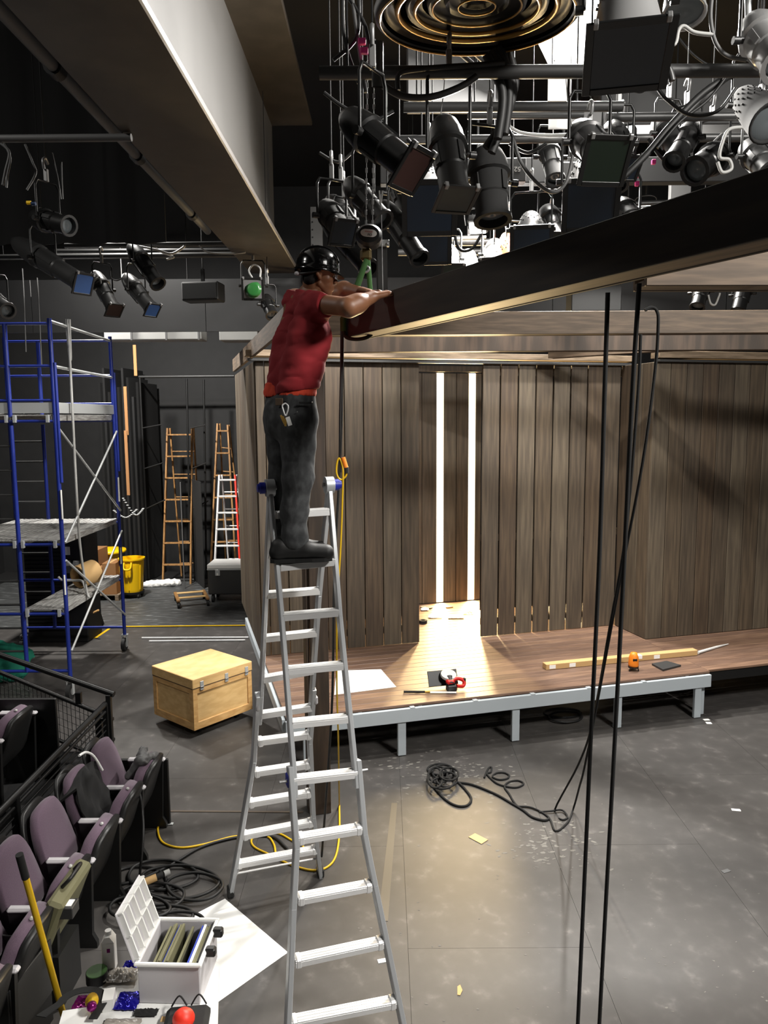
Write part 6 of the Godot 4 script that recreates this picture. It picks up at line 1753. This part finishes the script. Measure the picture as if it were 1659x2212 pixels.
func grid_pipe(label: String, x0: float, y0: float, x1: float, y1: float, d0: float, d1: float, r: float, m: Material) -> void:
	var a := at(x0, y0, d0)
	var b := at(x1, y1, d1)
	var t := thing("grid_pipe", label, "pipe", a, 0.0, "lighting grid pipes")
	part("pipe_run", mb(a).rod(a, b, r, 14), m, t)
	for f in [0.06, 0.94]:
		var p := a.lerp(b, f)
		part("hanger_rod", mb(a).rod(p, Vector3(p.x, 8.6, p.z), 0.006, 5), M.drape, t)
func swag(label: String, px: Array, d: float, r: float, m: Material, called := "grid_cable") -> void:
	var pts := []
	for q in px: pts.append(at(q[0], q[1], d + (q[2] if q.size() > 2 else 0.0)))
	single(called, label, "cable", mb(pts[0]).tube(curve(pts, 6), r, 6), m, pts[0], "cables in the lighting grid")

func build_grid() -> void:
	var dk: Material = M.fixture_dark
	var gy: Material = M.fixture_grey
	var sv: Material = M.fixture_silver
	# --- pipes
	grid_pipe("thick dark front pipe of the lighting grid crossing above the lanterns", 690, 158, 1700, 152, 4.25, 4.25, 0.034, M.pipe)
	grid_pipe("pale second grid pipe ending in a coupling above the beam", 872, 232, 1345, 230, 5.3, 5.3, 0.032, M.pipe)
	grid_pipe("thin grid pipe just below the pale second pipe", 1010, 249, 1260, 248, 6.0, 6.0, 0.028, M.pipe)
	grid_pipe("long grid pipe at the right behind the cable bundle", 1310, 254, 1700, 250, 5.6, 5.6, 0.03, M.pipe)
	grid_pipe("third grid pipe carrying taped cables", 860, 302, 1700, 296, 6.4, 6.4, 0.034, M.pipe)
	grid_pipe("dim grid pipe behind the numbered raceway", 1040, 395, 1480, 388, 7.4, 7.4, 0.03, M.pipe_dark)
	grid_pipe("bright far grid pipe lit by the small floodlight", 880, 525, 1070, 523, 8.9, 8.9, 0.038, M.pipe)
	grid_pipe("lower far grid pipe behind the silver lanterns", 860, 546, 1240, 542, 9.4, 9.4, 0.038, M.pipe)
	grid_pipe("far bright grid pipe above the beam at right", 1350, 441, 1460, 436, 9.6, 9.6, 0.03, M.pipe)
	grid_pipe("level grid pipe in the dark left bay", -40, 300, 284, 297, 5.6, 5.6, 0.026, M.duct)
	grid_pipe("upper pipe below the black border in the left bay", 140, 531, 545, 526, 9.4, 9.4, 0.03, M.pipe)
	grid_pipe("lower pipe below the black border in the left bay", -30, 556, 590, 549, 9.8, 9.8, 0.034, M.pipe)
	grid_pipe("left bay pipe nearest the header wall top", 120, 543, 560, 540, 10.2, 10.2, 0.03, M.pipe_dark)
	var zp := [Vector3(-2.72, 6.14, 0.5), Vector3(-2.72, 6.14, -8.1)]
	var pz := at(112, 140, 5.0)
	var gp := thing("grid_pipe", "long pipe running away beside the girder in the left bay", "pipe", Vector3(pz.x, pz.y, -4.0), 0.0, "lighting grid pipes")
	part("pipe_run", mb().rod(Vector3(0, 0, 4), Vector3(0, 0, -5.2), 0.04, 14), M.duct, gp)
	for z in [-1.0, -2.6, -4.4]: part("coupling", mb().rod(Vector3(0, 0, z), Vector3(0, 0, z - 0.1), 0.058, 14), M.pipe_dark, gp)
	var vt := at(816, 188, 4.1)
	single("pipe_stub", "short open vertical pipe stub beside the front grid pipe", "pipe", mb(vt).lathe([Vector2(0.03, 0.0), Vector2(0.03, 0.2), Vector2(0.025, 0.2), Vector2(0.025, 0.0)], Transform3D(Basis(Vector3.RIGHT, 0.25), vt), 16), M.pipe, vt)
	grid_pipe("slanting thin brace pipe left of the round dish stem", 985, 108, 1032, 148, 4.5, 4.7, 0.014, M.pipe)
	grid_pipe("slanting thin brace pipe right of the first brace", 1018, 108, 1062, 148, 4.5, 4.7, 0.014, M.pipe)
	grid_pipe("slotted pale hanger strip at the upper right", 1615, -20, 1618, 110, 4.2, 4.2, 0.016, M.galv)
	# --- big round ceiling dish with stepped rings
	var dc := at(1030, 12, 3.95)
	var ds := thing("ceiling_dish", "big round dark dish with golden stepped rings at the top edge", "dish", dc)
	var db := Basis(Vector3.RIGHT, 0.1)
	part("rim", mb().lathe([Vector2(0.46, -0.045), Vector2(0.475, -0.06), Vector2(0.495, -0.05), Vector2(0.5, -0.02), Vector2(0.44, 0.12), Vector2(0.2, 0.2), Vector2(0, 0.22)], Transform3D(db, Vector3.ZERO), 56, true), M.gold_dark, ds)
	var rr := [0.45, 0.34, 0.235, 0.15, 0.075]
	for i in 5:
		var ra: float = rr[i]
		part("ring", mb().lathe([Vector2(ra - 0.075, 0.0 + 0.012 * i), Vector2(ra - 0.02, -0.005 + 0.01 * i), Vector2(ra, -0.03 + 0.01 * i), Vector2(ra + 0.012, 0.01 + 0.01 * i)], Transform3D(db, Vector3.ZERO), 56, true), M.gold_dark, ds)
	for q in [[0.472, -0.062, 0.0045], [0.385, -0.02, 0.014], [0.3, -0.018, 0.011], [0.215, -0.012, 0.0055], [0.09, -0.008, 0.0045]]:
		var pts := []
		for k in 49:
			var an := TAU * k / 48.0
			pts.append(db * Vector3(q[0] * cos(an), q[1], q[0] * sin(an)))
		part("bead", mb().tube(pts, q[2], 8, false), M.gold_bead, ds)
	part("stem", mb().rod(Vector3(0, 0.2, 0), Vector3(0, 8.6 - dc.y, 0), 0.03, 12), M.pipe_dark, ds)
	# --- lanterns of the right bay
	lantern("black profile lantern with green gel hanging under the round dish", at(957, 258, 4.35), at(984, 425, 4.15), 0.1, M.fixture_dark, "spot", M.gel_green, 1.0, 0.42)
	lantern("large black profile lantern slanting down beside the girder", at(745, 250, 3.75), at(884, 362, 3.55), 0.085, M.fixture_dark, "spot", M.tar_dark, 1.15, 0.3)
	lantern("silver-lit lantern with dark green gel facing the seats", at(1248, 280, 4.5), at(1306, 345, 4.1), 0.095, gy, "spot", M.gel_green, 1.25, 0.26)
	lantern("perforated silver scoop lantern with a blue gel near the middle of the grid", at(1268, 352, 5.3), at(1276, 440, 4.85), 0.14, sv, "scoop", M.gel_blue, 1.15, 0.3)
	lantern("black lantern hanging nose down among the taped cable bundle", at(1050, 320, 4.6), at(1065, 478, 4.5), 0.12, M.black_felt, "spot", null, 1.0, 0.3)
	lantern("small black profile lantern above the chain hoist at left", at(752, 392, 5.2), at(828, 478, 5.0), 0.085, gy, "spot", null, 1.0, 0.3)
	lantern("scoop lantern with a large blue gel left of the small floodlight", at(925, 385, 6.3), at(928, 448, 5.7), 0.17, sv, "scoop", M.gel_blue, 1.1, 0.3)
	lantern("dark lantern with a blue-black gel just above the worker's hands", at(935, 470, 6.7), at(932, 528, 6.2), 0.13, dk, "scoop", M.gel_blue, 1.15, 0.3)
	lantern("black profile lantern slanting behind the hard hat", at(702, 470, 6.0), at(798, 582, 5.6), 0.085, dk, "spot", null, 1.0, 0.3)
	lantern("black profile lantern slanting right of the chain hoist", at(828, 440, 6.2), at(908, 560, 5.8), 0.085, dk, "spot", null, 1.0, 0.3)
	lantern("small bright lantern with round green lens behind the beam", at(966, 535, 8.4), at(978, 590, 8.0), 0.1, sv, "spot", M.gel_green, 1.15, 0.3)
	lantern("shiny silver scoop lantern left of the coppery one", at(1012, 545, 8.6), at(1012, 604, 8.3), 0.13, sv, "scoop", null, 1.0, 0.3)
	lantern("silver profile lantern between the silver scoop and the coppery lantern", at(1070, 525, 8.3), at(1063, 580, 7.9), 0.105, sv, "spot", M.gel_green, 1.2, 0.3)
	lantern("coppery perforated scoop lantern above the middle of the beam", at(1094, 508, 8.2), at(1106, 585, 8.0), 0.13, M.fixture_copper, "scoop", null, 1.0, 0.3)
	lantern("dark scoop lantern with deep blue gel right of the coppery one", at(1146, 470, 6.8), at(1148, 530, 6.3), 0.14, dk, "scoop", M.gel_blue, 1.15, 0.3)
	lantern("dark lantern with a pale lens ring touching the beam at right", at(1330, 440, 6.0), at(1378, 494, 5.7), 0.1, dk, "spot", null, 1.0, 0.3)
	lantern("bright white perforated scoop with big blue gel at the upper right", at(1352, -70, 3.5), at(1356, 116, 3.3), 0.145, sv, "scoop", M.gel_blue, 1.12, 0.4)
	lantern("white lantern cylinder cut by the top edge right of the blue gel", at(1478, -70, 4.4), at(1478, 30, 4.3), 0.11, sv, "scoop", null, 1.0, 0.3)
	lantern("silver lantern cut by the right edge near the slotted strip", at(1625, 50, 4.2), at(1690, 140, 3.9), 0.11, sv, "spot", null, 1.0, 0.3)
	lantern("dim lantern under the right end of the front pipe", at(1600, 205, 5.2), at(1665, 265, 4.9), 0.13, M.black_felt, "scoop", null, 1.0, 0.3)
	lantern("dim lantern with looped cable above the beam at far right", at(1560, 330, 6.2), at(1500, 370, 5.9), 0.12, dk, "spot", null, 1.0, 0.3)
	lantern("grey lantern leaning at the right edge above the beam", at(1612, 315, 5.8), at(1665, 372, 5.5), 0.1, gy, "spot", null, 1.0, 0.3)
	lantern("small dark lantern pointing down behind the level beam, left of two", at(1522, 605, 9.5), at(1506, 664, 9.3), 0.1, dk, "spot", null, 1.0, 0.3)
	lantern("small dark lantern pointing down behind the level beam, right of two", at(1612, 605, 9.5), at(1594, 674, 9.3), 0.1, dk, "spot", null, 1.0, 0.3)
	lantern("dim lantern behind the front lantern's cable swag", at(1180, 450, 7.6), at(1205, 520, 7.3), 0.11, dk, "spot", M.gel_green, 1.0, 0.3)
	lantern("tiny far lantern glinting right of the deep blue gel", at(1206, 490, 8.8), at(1228, 540, 8.6), 0.1, sv, "spot", null, 1.0, 0.3)
	# --- left bay
	lantern("long grey profile lantern with blue lens tube at the far left", at(32, 522, 7.9), at(178, 612, 7.3), 0.11, gy, "spot", M.lens_blue, 0.9, 0.3)
	lantern("grey profile lantern hanging left of centre before the header wall", at(204, 590, 9.4), at(246, 668, 9.1), 0.1, gy, "spot", M.tar_dark, 0.95, 0.3)
	lantern("grey profile lantern with pale blue front above the scaffold", at(270, 596, 9.4), at(328, 668, 9.1), 0.1, gy, "spot", M.lens_blue, 0.9, 0.3)
	lantern("upper black profile lantern above the pale blue one", at(282, 530, 9.2), at(342, 614, 8.9), 0.105, dk, "spot", null, 0.9, 0.3)
	lantern("square-fronted lantern with bright green lens beside the girder end", at(549, 612, 9.8), at(546, 624, 9.4), 0.12, gy, "scoop", M.duct, 1.05, 0.3)
	var gl := at(547, 625, 9.36)
	var gln := get_node(NodePath(last_lantern))
	part("green_lens", mb(gln.position).lathe([Vector2(0, 0.012), Vector2(0.06, 0.01), Vector2(0.1, 0.0), Vector2(0, 0)], Transform3D(Basis(Vector3.RIGHT, PI / 2), gl), 24, true), M.gel_green_lit, gln)
	lantern("small dark lantern pointing down right of the green lens", at(572, 640, 9.8), at(588, 682, 9.6), 0.09, dk, "spot", null, 0.9, 0.25)
	lantern("partly hidden lantern at the left edge above the scaffold", at(-25, 640, 8.6), at(18, 672, 8.3), 0.1, gy, "spot", null, 0.9, 0.3)
	lantern("dim lantern in the dark upper left corner", at(70, 470, 6.4), at(150, 488, 6.2), 0.09, dk, "spot", null, 0.9, 0.3)
	# --- loudspeaker in the left bay
	var sp := at(440, 652, 10.3)
	var sk := thing("loudspeaker", "black box loudspeaker hanging in front of the header wall", "loudspeaker", sp, -8.0)
	part("cabinet", mb().box(Vector3(0, 0.12, 0), Vector3(0.5, 0.24, 0.28), 0.015), M.black_metal, sk)
	part("grille", mb().box(Vector3(0, 0.12, 0.145), Vector3(0.46, 0.2, 0.01), 0.003), M.fixture_dark, sk)
	part("bracket", mb().box(Vector3(0, 0.32, 0), Vector3(0.04, 0.2, 0.04)), M.black_metal, sk)
	part("hanger_rod", mb().rod(Vector3(0, 0.4, 0), Vector3(0, 8.6 - sp.y, 0), 0.008, 6), M.drape, sk)
	# --- numbered raceways
	for q in [[1110, 366, 7.0, "52", 0.22, "numbered dark raceway with 52 printed upside down"], [1232, 375, 7.0, "55", 0.16, "numbered dark raceway left of the perforated scoop"]]:
		var p := at(q[0], q[1], q[2])
		var rw := thing("raceway_box", q[5], "raceway", p)
		part("box", mb().box(Vector3(0, 0, -0.06), Vector3(q[4], 0.2, 0.12), 0.006), M.raceway, rw)
		part("hanger_rod", mb().rod(Vector3(0, 0.08, -0.06), Vector3(0, 8.6 - p.y, -0.06), 0.006, 6), M.drape, rw)
		var tm := TextMesh.new()
		tm.text = q[3]
		tm.font_size = 16
		tm.pixel_size = 0.0032
		tm.depth = 0.002
		part("number", tm, M.white_plastic, rw, Vector3(0.03, 0.0, 0.002), Basis(Vector3.BACK, PI))
	var r0 := at(1080, 372, 7.3)
	single("raceway_box", "long black wiring raceway behind the numbered plates", "raceway", mb(r0).box(r0 + Vector3(1.2, 0, 0), Vector3(4.6, 0.22, 0.12), 0.006), M.black_felt, r0)
	single("junction_box", "grey metal junction box above the beam at right", "box", mb(at(1468, 419, 7.6)).box(at(1468, 419, 7.6), Vector3(0.2, 0.2, 0.06), 0.006), M.duct, at(1468, 419, 7.6))
	single("white_card_panel", "bright white card hanging beneath the glaring floodlight", "card", mb(at(1207, 272, 6.2)).box(at(1207, 260, 6.2), Vector3(0.16, 0.13, 0.01)), M.paper, at(1207, 272, 6.2))
	single("white_card_panel", "small bright white card on the front pipe below the floodlight", "card", mb(at(1205, 192, 4.6)).box(at(1204, 193, 4.6), Vector3(0.11, 0.13, 0.01)), M.paper, at(1205, 192, 4.6))
	single("white_card_panel", "grey-white card behind the dark green gel lantern's yoke", "card", mb(at(1262, 255, 6.2)).box(at(1275, 258, 6.3), Vector3(0.34, 0.12, 0.01)), M.duct, at(1262, 255, 6.2))
	# --- chain hoist with slings
	var hc := at(797, 512, 4.72)
	var ho := thing("chain_hoist", "black chain hoist with an oval maker's plate above the worker", "hoist", hc)
	var hy := Transform3D(Basis(Vector3.RIGHT, PI / 2) * Basis.from_scale(Vector3(1.25, 1, 1)), Vector3(0, 0, -0.05))
	part("motor_housing", mb().lathe([Vector2(0, -0.05), Vector2(0.05, -0.05), Vector2(0.062, -0.035), Vector2(0.064, 0.1), Vector2(0.05, 0.13), Vector2(0, 0.13)], hy, 26), M.black_plastic, ho)
	var ov := PackedVector2Array()
	for i in 20:
		var an := TAU * i / 20.0
		ov.append(Vector2((0.032 if cos(an) > 0 else -0.032) * 0.45 + 0.034 * cos(an), 0.022 * sin(an)))
	part("maker_plate", mb().prism(ov, 0.003, Transform3D(Basis(Vector3.BACK, -0.1), Vector3(0, 0.004, 0.081))), M.white_plastic, ho)
	for q in [["CM", 0.0011, Vector3(0.006, -0.006, 0.085), M.black_plastic], ["SHOPSTAR", 0.00055, Vector3(0.0, 0.011, 0.085), M.red_plastic]]:
		var tm := TextMesh.new()
		tm.text = q[0]
		tm.font_size = 16
		tm.pixel_size = q[1]
		tm.depth = 0.001
		part("maker_lettering", tm, q[3], ho, q[2], Basis(Vector3.BACK, PI - 0.1))
	part("hook_block", mb().box(Vector3(-0.02, -0.1, -0.02), Vector3(0.07, 0.07, 0.06), 0.015), M.brass_dark, ho)
	part("hook", mb().tube(curve([Vector3(-0.02, -0.13, -0.02), Vector3(-0.02, -0.16, -0.02), Vector3(0.0, -0.18, -0.02), Vector3(-0.02, -0.2, -0.02), Vector3(-0.045, -0.185, -0.02)], 4), 0.009, 7), M.steel, ho)
	for x in [-0.02, 0.02]:
		var cpts := [Vector3(x, 0.06, -0.03), Vector3(x + 0.01, 0.5, -0.03), Vector3(x + 0.02, 1.1, -0.03)]
		var cm := mb()
		for k in 36:
			var yy := 0.06 + k * 0.03
			cm.box(Vector3(x + yy * 0.02, yy, -0.03), Vector3(0.014 if k % 2 else 0.005, 0.03, 0.005 if k % 2 else 0.014), 0.002)
		var ch := part("chain", cm, M.steel, ho)
		ch.set_meta("kind", "stuff")
	# green round slings
	var s0 := at(792, 560, 4.72)
	var s1 := at(764, 640, 4.74)
	var s2 := at(741, 690, 4.75)
	var sl := thing("round_sling", "green lifting sling looped from the hoist under the beam end", "sling", s0)
	part("sling_leg", mb(s0).tube([s0, s1, s2, at(742, 715, 4.76)], [0.016, 0.022, 0.02, 0.018], 10), M.green_sling, sl)
	part("sling_leg", mb(s0).tube([at(795, 560, 4.74), at(801, 645, 4.82), at(803, 700, 4.86)], [0.014, 0.017, 0.017], 10), M.green_sling, sl)
	part("sling_loop", mb(s0).tube(curve([at(742, 712, 4.76), at(748, 728, 4.76), at(768, 733, 4.72), at(790, 730, 4.68), at(803, 722, 4.68)], 5), 0.012, 8), M.sling_dark, sl)
	# tall steel hanging bracket and wire rope beside the hoist
	var tb := at(830, 540, 5.0)
	var tk := thing("hanger_bracket", "dark steel channel hanger beside the hoist with bolted plate", "bracket", at(830, 640, 5.0))
	var to := tk.position
	part("channel", mb(to).bar(at(824, 530, 5.0), at(826, 640, 5.0), 0.07, 0.03, Vector3.RIGHT, 0.004), M.fixture_grey, tk)
	part("bolt_plate", mb(to).box(at(826, 526, 4.98), Vector3(0.09, 0.04, 0.04), 0.004), M.galv, tk)
	for x in [817, 836]: part("bolt", mb(to).ball(at(x, 527, 4.955), Vector3(0.009, 0.009, 0.009), Basis.IDENTITY, 8), M.steel, tk)
	swag("thin steel wire rope beside the chain hoist", [[822, 420], [824, 470], [825, 530], [827, 628]], 4.95, 0.0035, M.steel, "wire_rope")
	swag("pale forked wire end above the chain hoist", [[819, 412], [822, 440], [826, 412]], 4.95, 0.006, M.cable_white, "wire_rope")
	# --- cable bundles and swags
	var n := 0
	var bund := [[1050, 120, 1085, 200, 1075, 300], [1062, 110, 1098, 190, 1090, 290], [1075, 105, 1108, 200, 1062, 330], [1085, 110, 1100, 230, 1050, 320], [1095, 105, 1112, 180, 1085, 270]]
	for q in bund:
		swag("%s strand of the thick black taped cable bundle under the dish" % ["first", "second", "third", "fourth", "fifth"][n], [[q[0], q[1]], [q[2], q[3]], [q[4], q[5]]], 4.3 + 0.03 * n, 0.026, M.cable_black)
		n += 1
	var bl := [[740, -10, 745, 90, 775, 180], [760, -10, 775, 100, 790, 200], [775, -10, 770, 80, 720, 130], [750, -10, 790, 60, 800, 150]]
	n = 0
	for q in bl:
		swag("%s dark cable dropping beside the girder at the top" % ["first", "second", "third", "fourth"][n], [[q[0], q[1]], [q[2], q[3]], [q[4], q[5]]], 4.3, 0.011, M.cable_grey if n == 1 else M.cable_black)
		n += 1
	for q in [[782, 90], [787, 110]]:
		single("marker_tape", ["upper pink tape flag on the cables beside the girder", "lower pink tape flag on the cables beside the girder"][[782, 787].find(q[0])], "tape", mb(at(q[0], q[1], 4.25)).box(at(q[0], q[1], 4.25), Vector3(0.04, 0.03, 0.03), 0.004), M.pink_tape, at(q[0], q[1], 4.25))
	for i in 3:
		var q: Array = [[1374, 380], [1376, 397], [1412, 350]][i]
		single("marker_tape", ["upper pink tape on the thin hanger right of the blue gel", "lower pink tape on the thin hanger right of the blue gel", "faint pink tape beside the slanting cable bundle"][i], "tape", mb(at(q[0], q[1], 6.0)).box(at(q[0], q[1], 6.0), Vector3(0.03, 0.035, 0.03), 0.004), M.pink_tape, at(q[0], q[1], 6.0))
	swag("long pale cable swag dipping between the two gel lanterns", [[1085, 262], [1105, 290], [1125, 350], [1160, 395], [1195, 415], [1222, 395], [1236, 340], [1240, 290]], 4.6, 0.011, M.cable_grey)
	swag("pale cable hanging behind the black taped lantern", [[1078, 330], [1088, 370], [1092, 420], [1085, 450], [1102, 470]], 4.5, 0.008, M.cable_grey)
	swag("black cable loop along the front pipe at left", [[860, 195], [862, 160], [900, 150], [960, 145], [1040, 140], [1090, 135]], 4.2, 0.014, M.cable_black)
	swag("ribbed conduit curving under the front pipe", [[828, 185], [870, 208], [930, 210], [990, 190], [1030, 165]], 4.2, 0.018, M.pipe)
	swag("black cable bundle slanting down behind the right lanterns", [[1600, 150], [1520, 200], [1450, 270], [1400, 330], [1345, 385]], 5.0, 0.024, M.cable_black)
	swag("brown-grey cable alongside the slanting bundle", [[1590, 155], [1500, 230], [1430, 300], [1370, 365]], 5.05, 0.013, M.cable_grey)
	swag("third cable of the slanting bundle at right", [[1580, 150], [1530, 215], [1470, 262], [1420, 320]], 4.95, 0.01, M.cable_black)
	swag("grey cable hanging from the top right and curling to the pipe", [[1538, -10], [1535, 40], [1545, 90], [1570, 120], [1612, 130]], 4.1, 0.01, M.cable_grey)
	swag("grey wavy cable from the blue gel to the hanging cable", [[1437, 92], [1458, 95], [1466, 65], [1478, 57], [1500, 70], [1540, 75]], 4.1, 0.01, M.cable_white)
	swag("ribbed conduit behind the big blue gel", [[1400, 85], [1425, 115], [1445, 150], [1452, 175]], 4.1, 0.018, M.pipe)
	swag("dark cable arc below the front pipe at right", [[1330, 180], [1380, 198], [1412, 185], [1440, 215], [1490, 248], [1550, 240], [1590, 190]], 4.5, 0.01, M.cable_black)
	swag("white cable loop at the far right of the third pipe", [[1610, 275], [1575, 280], [1560, 310], [1555, 340], [1575, 345], [1580, 365], [1560, 372], [1550, 350]], 5.6, 0.012, M.cable_white)
	swag("taped white cable running along the third pipe", [[1085, 258], [1120, 285], [1180, 292], [1240, 290]], 5.9, 0.012, M.cable_white)
	swag("dark cable loop under the blue gel lantern at left", [[985, 470], [983, 510], [995, 540], [1020, 537], [1040, 505]], 6.0, 0.012, M.cable_black)
	swag("thin pale safety wire of the green gel lantern", [[962, 140], [958, 200], [950, 260]], 4.3, 0.003, M.cable_white)
	swag("thin pale safety wire of the dark green gel lantern", [[1222, 160], [1228, 230], [1240, 290]], 4.4, 0.003, M.cable_white)
	swag("bright cable resting on the lit far pipe", [[890, 515], [930, 512], [980, 516], [1050, 512]], 8.7, 0.018, M.cable_white)
	n = 0
	for q in [[700, 445, 740, 500, 5.6], [712, 430, 770, 520, 5.9], [850, 380, 880, 470, 6.6], [1180, 300, 1200, 390, 6.8], [1320, 270, 1352, 360, 5.6], [1345, 300, 1335, 400, 6.4], [1420, 260, 1470, 330, 6.1], [1500, 270, 1455, 350, 6.0], [1225, 470, 1262, 540, 7.8], [1170, 500, 1215, 556, 8.2]]:
		lantern(["dark lantern in shadow at the column beside the hoist", "second dark lantern in shadow beside the column", "dark lantern behind the hoist chain", "dark lantern behind the long pale cable swag", "dark lantern right of the green gel yoke", "dark lantern behind the pink-taped hanger", "dark lantern under the slanting cable bundle", "dark lantern right of the slanting bundle", "small far lantern left of the perforated scoop", "small far lantern above the middle of the beam"][n], at(q[0], q[1], q[4]), at(q[2], q[3], q[4] - 0.3), 0.09, dk if n % 3 else M.black_felt, "spot", null if n % 4 else M.gel_blue, 1.0, 0.25)
		n += 1
	n = 0
	for q in [[[700, 200], [740, 230], [800, 260], [850, 240]], [[880, 300], [920, 340], [960, 330], [1010, 300]], [[1100, 310], [1140, 330], [1180, 310]], [[1250, 330], [1300, 390], [1350, 370], [1380, 300]], [[1400, 300], [1440, 350], [1500, 340], [1560, 290]], [[690, 330], [730, 350], [760, 330]], [[830, 470], [870, 500], [900, 470]], [[1180, 500], [1200, 520], [1240, 500]], [[1290, 420], [1310, 450], [1340, 430]], [[1450, 60], [1500, 120], [1560, 150], [1640, 140]]]:
		swag("%s dark slack cable among the lanterns of the right bay" % ["first", "second", "third", "fourth", "fifth", "sixth", "seventh", "eighth", "ninth", "tenth"][n], q, 5.2 + 0.25 * n, 0.012, M.cable_black)
		n += 1
	# left bay cables
	swag("pale doubled cable hanging at the left edge", [[2, 310], [20, 330], [12, 370], [6, 400]], 5.5, 0.01, M.cable_grey)
	swag("second pale cable hanging at the left edge", [[8, 310], [22, 340], [16, 380], [14, 405]], 5.5, 0.008, M.cable_grey)
	swag("grey cable crossing to the dim lantern in the left bay", [[54, 312], [70, 350], [77, 375], [58, 410]], 5.6, 0.008, M.cable_grey)
	swag("thin wire pair in the dark of the left bay", [[113, 330], [126, 390], [132, 430]], 5.7, 0.004, M.cable_grey)
	swag("second thin wire in the dark of the left bay", [[133, 350], [134, 390], [136, 430]], 5.7, 0.004, M.cable_grey)
	swag("white cable draped on the left bay pipes", [[300, 532], [340, 540], [370, 548], [395, 535], [398, 530]], 9.3, 0.014, M.cable_white)
	swag("pinkish white cable along the left bay pipe", [[330, 530], [350, 545], [375, 555], [360, 560]], 9.5, 0.012, M.cable_white)
	swag("white cable hanging at the right end of the left bay pipe", [[430, 530], [450, 545], [500, 548], [530, 545]], 9.3, 0.01, M.cable_white)
	swag("pale cable loop round the hanging profile lantern", [[212, 600], [200, 610], [196, 620], [206, 625], [218, 615], [214, 598]], 9.2, 0.012, M.cable_white)
	swag("grey looped cable beside the pale blue lantern", [[238, 585], [240, 600], [252, 606], [266, 600]], 9.2, 0.008, M.cable_grey)
	swag("white cable above the green lens lantern", [[545, 600], [538, 585], [548, 572], [562, 580], [562, 598]], 9.5, 0.012, M.cable_white)
	swag("left thin hanging line in front of the header wall", [[48, 580], [52, 650], [56, 760]], 10.4, 0.008, M.cable_grey)
	swag("right thin hanging line in front of the header wall", [[80, 600], [84, 660], [90, 790]], 10.4, 0.008, M.cable_grey)
	swag("pale cable loop by the left of the two small down lanterns", [[1530, 637], [1535, 655], [1545, 658], [1553, 640], [1555, 633]], 9.3, 0.012, M.cable_white)
	# small connectors
	for i in 2:
		var q: Array = [[62, 438], [72, 440]][i]
		single("cable_plug", ["tiny yellow plug end in the dark left bay", "tiny blue plug body beside the yellow one"][i], "plug", mb(at(q[0], q[1], 5.9)).rod(at(q[0] - 4, q[1], 5.9), at(q[0] + 5, q[1], 5.9), 0.014, 10), [M.yellow_plastic, M.lens_blue][i], at(q[0], q[1], 5.9))
	# dark speaker box seen through the beams
	var sb := at(1282, 640, 9.8)
	single("dark_box", "black box hanging behind the ropes above the level beam", "box", mb(sb).box(sb, Vector3(0.62, 0.4, 0.3), 0.01), M.black_plastic, sb)
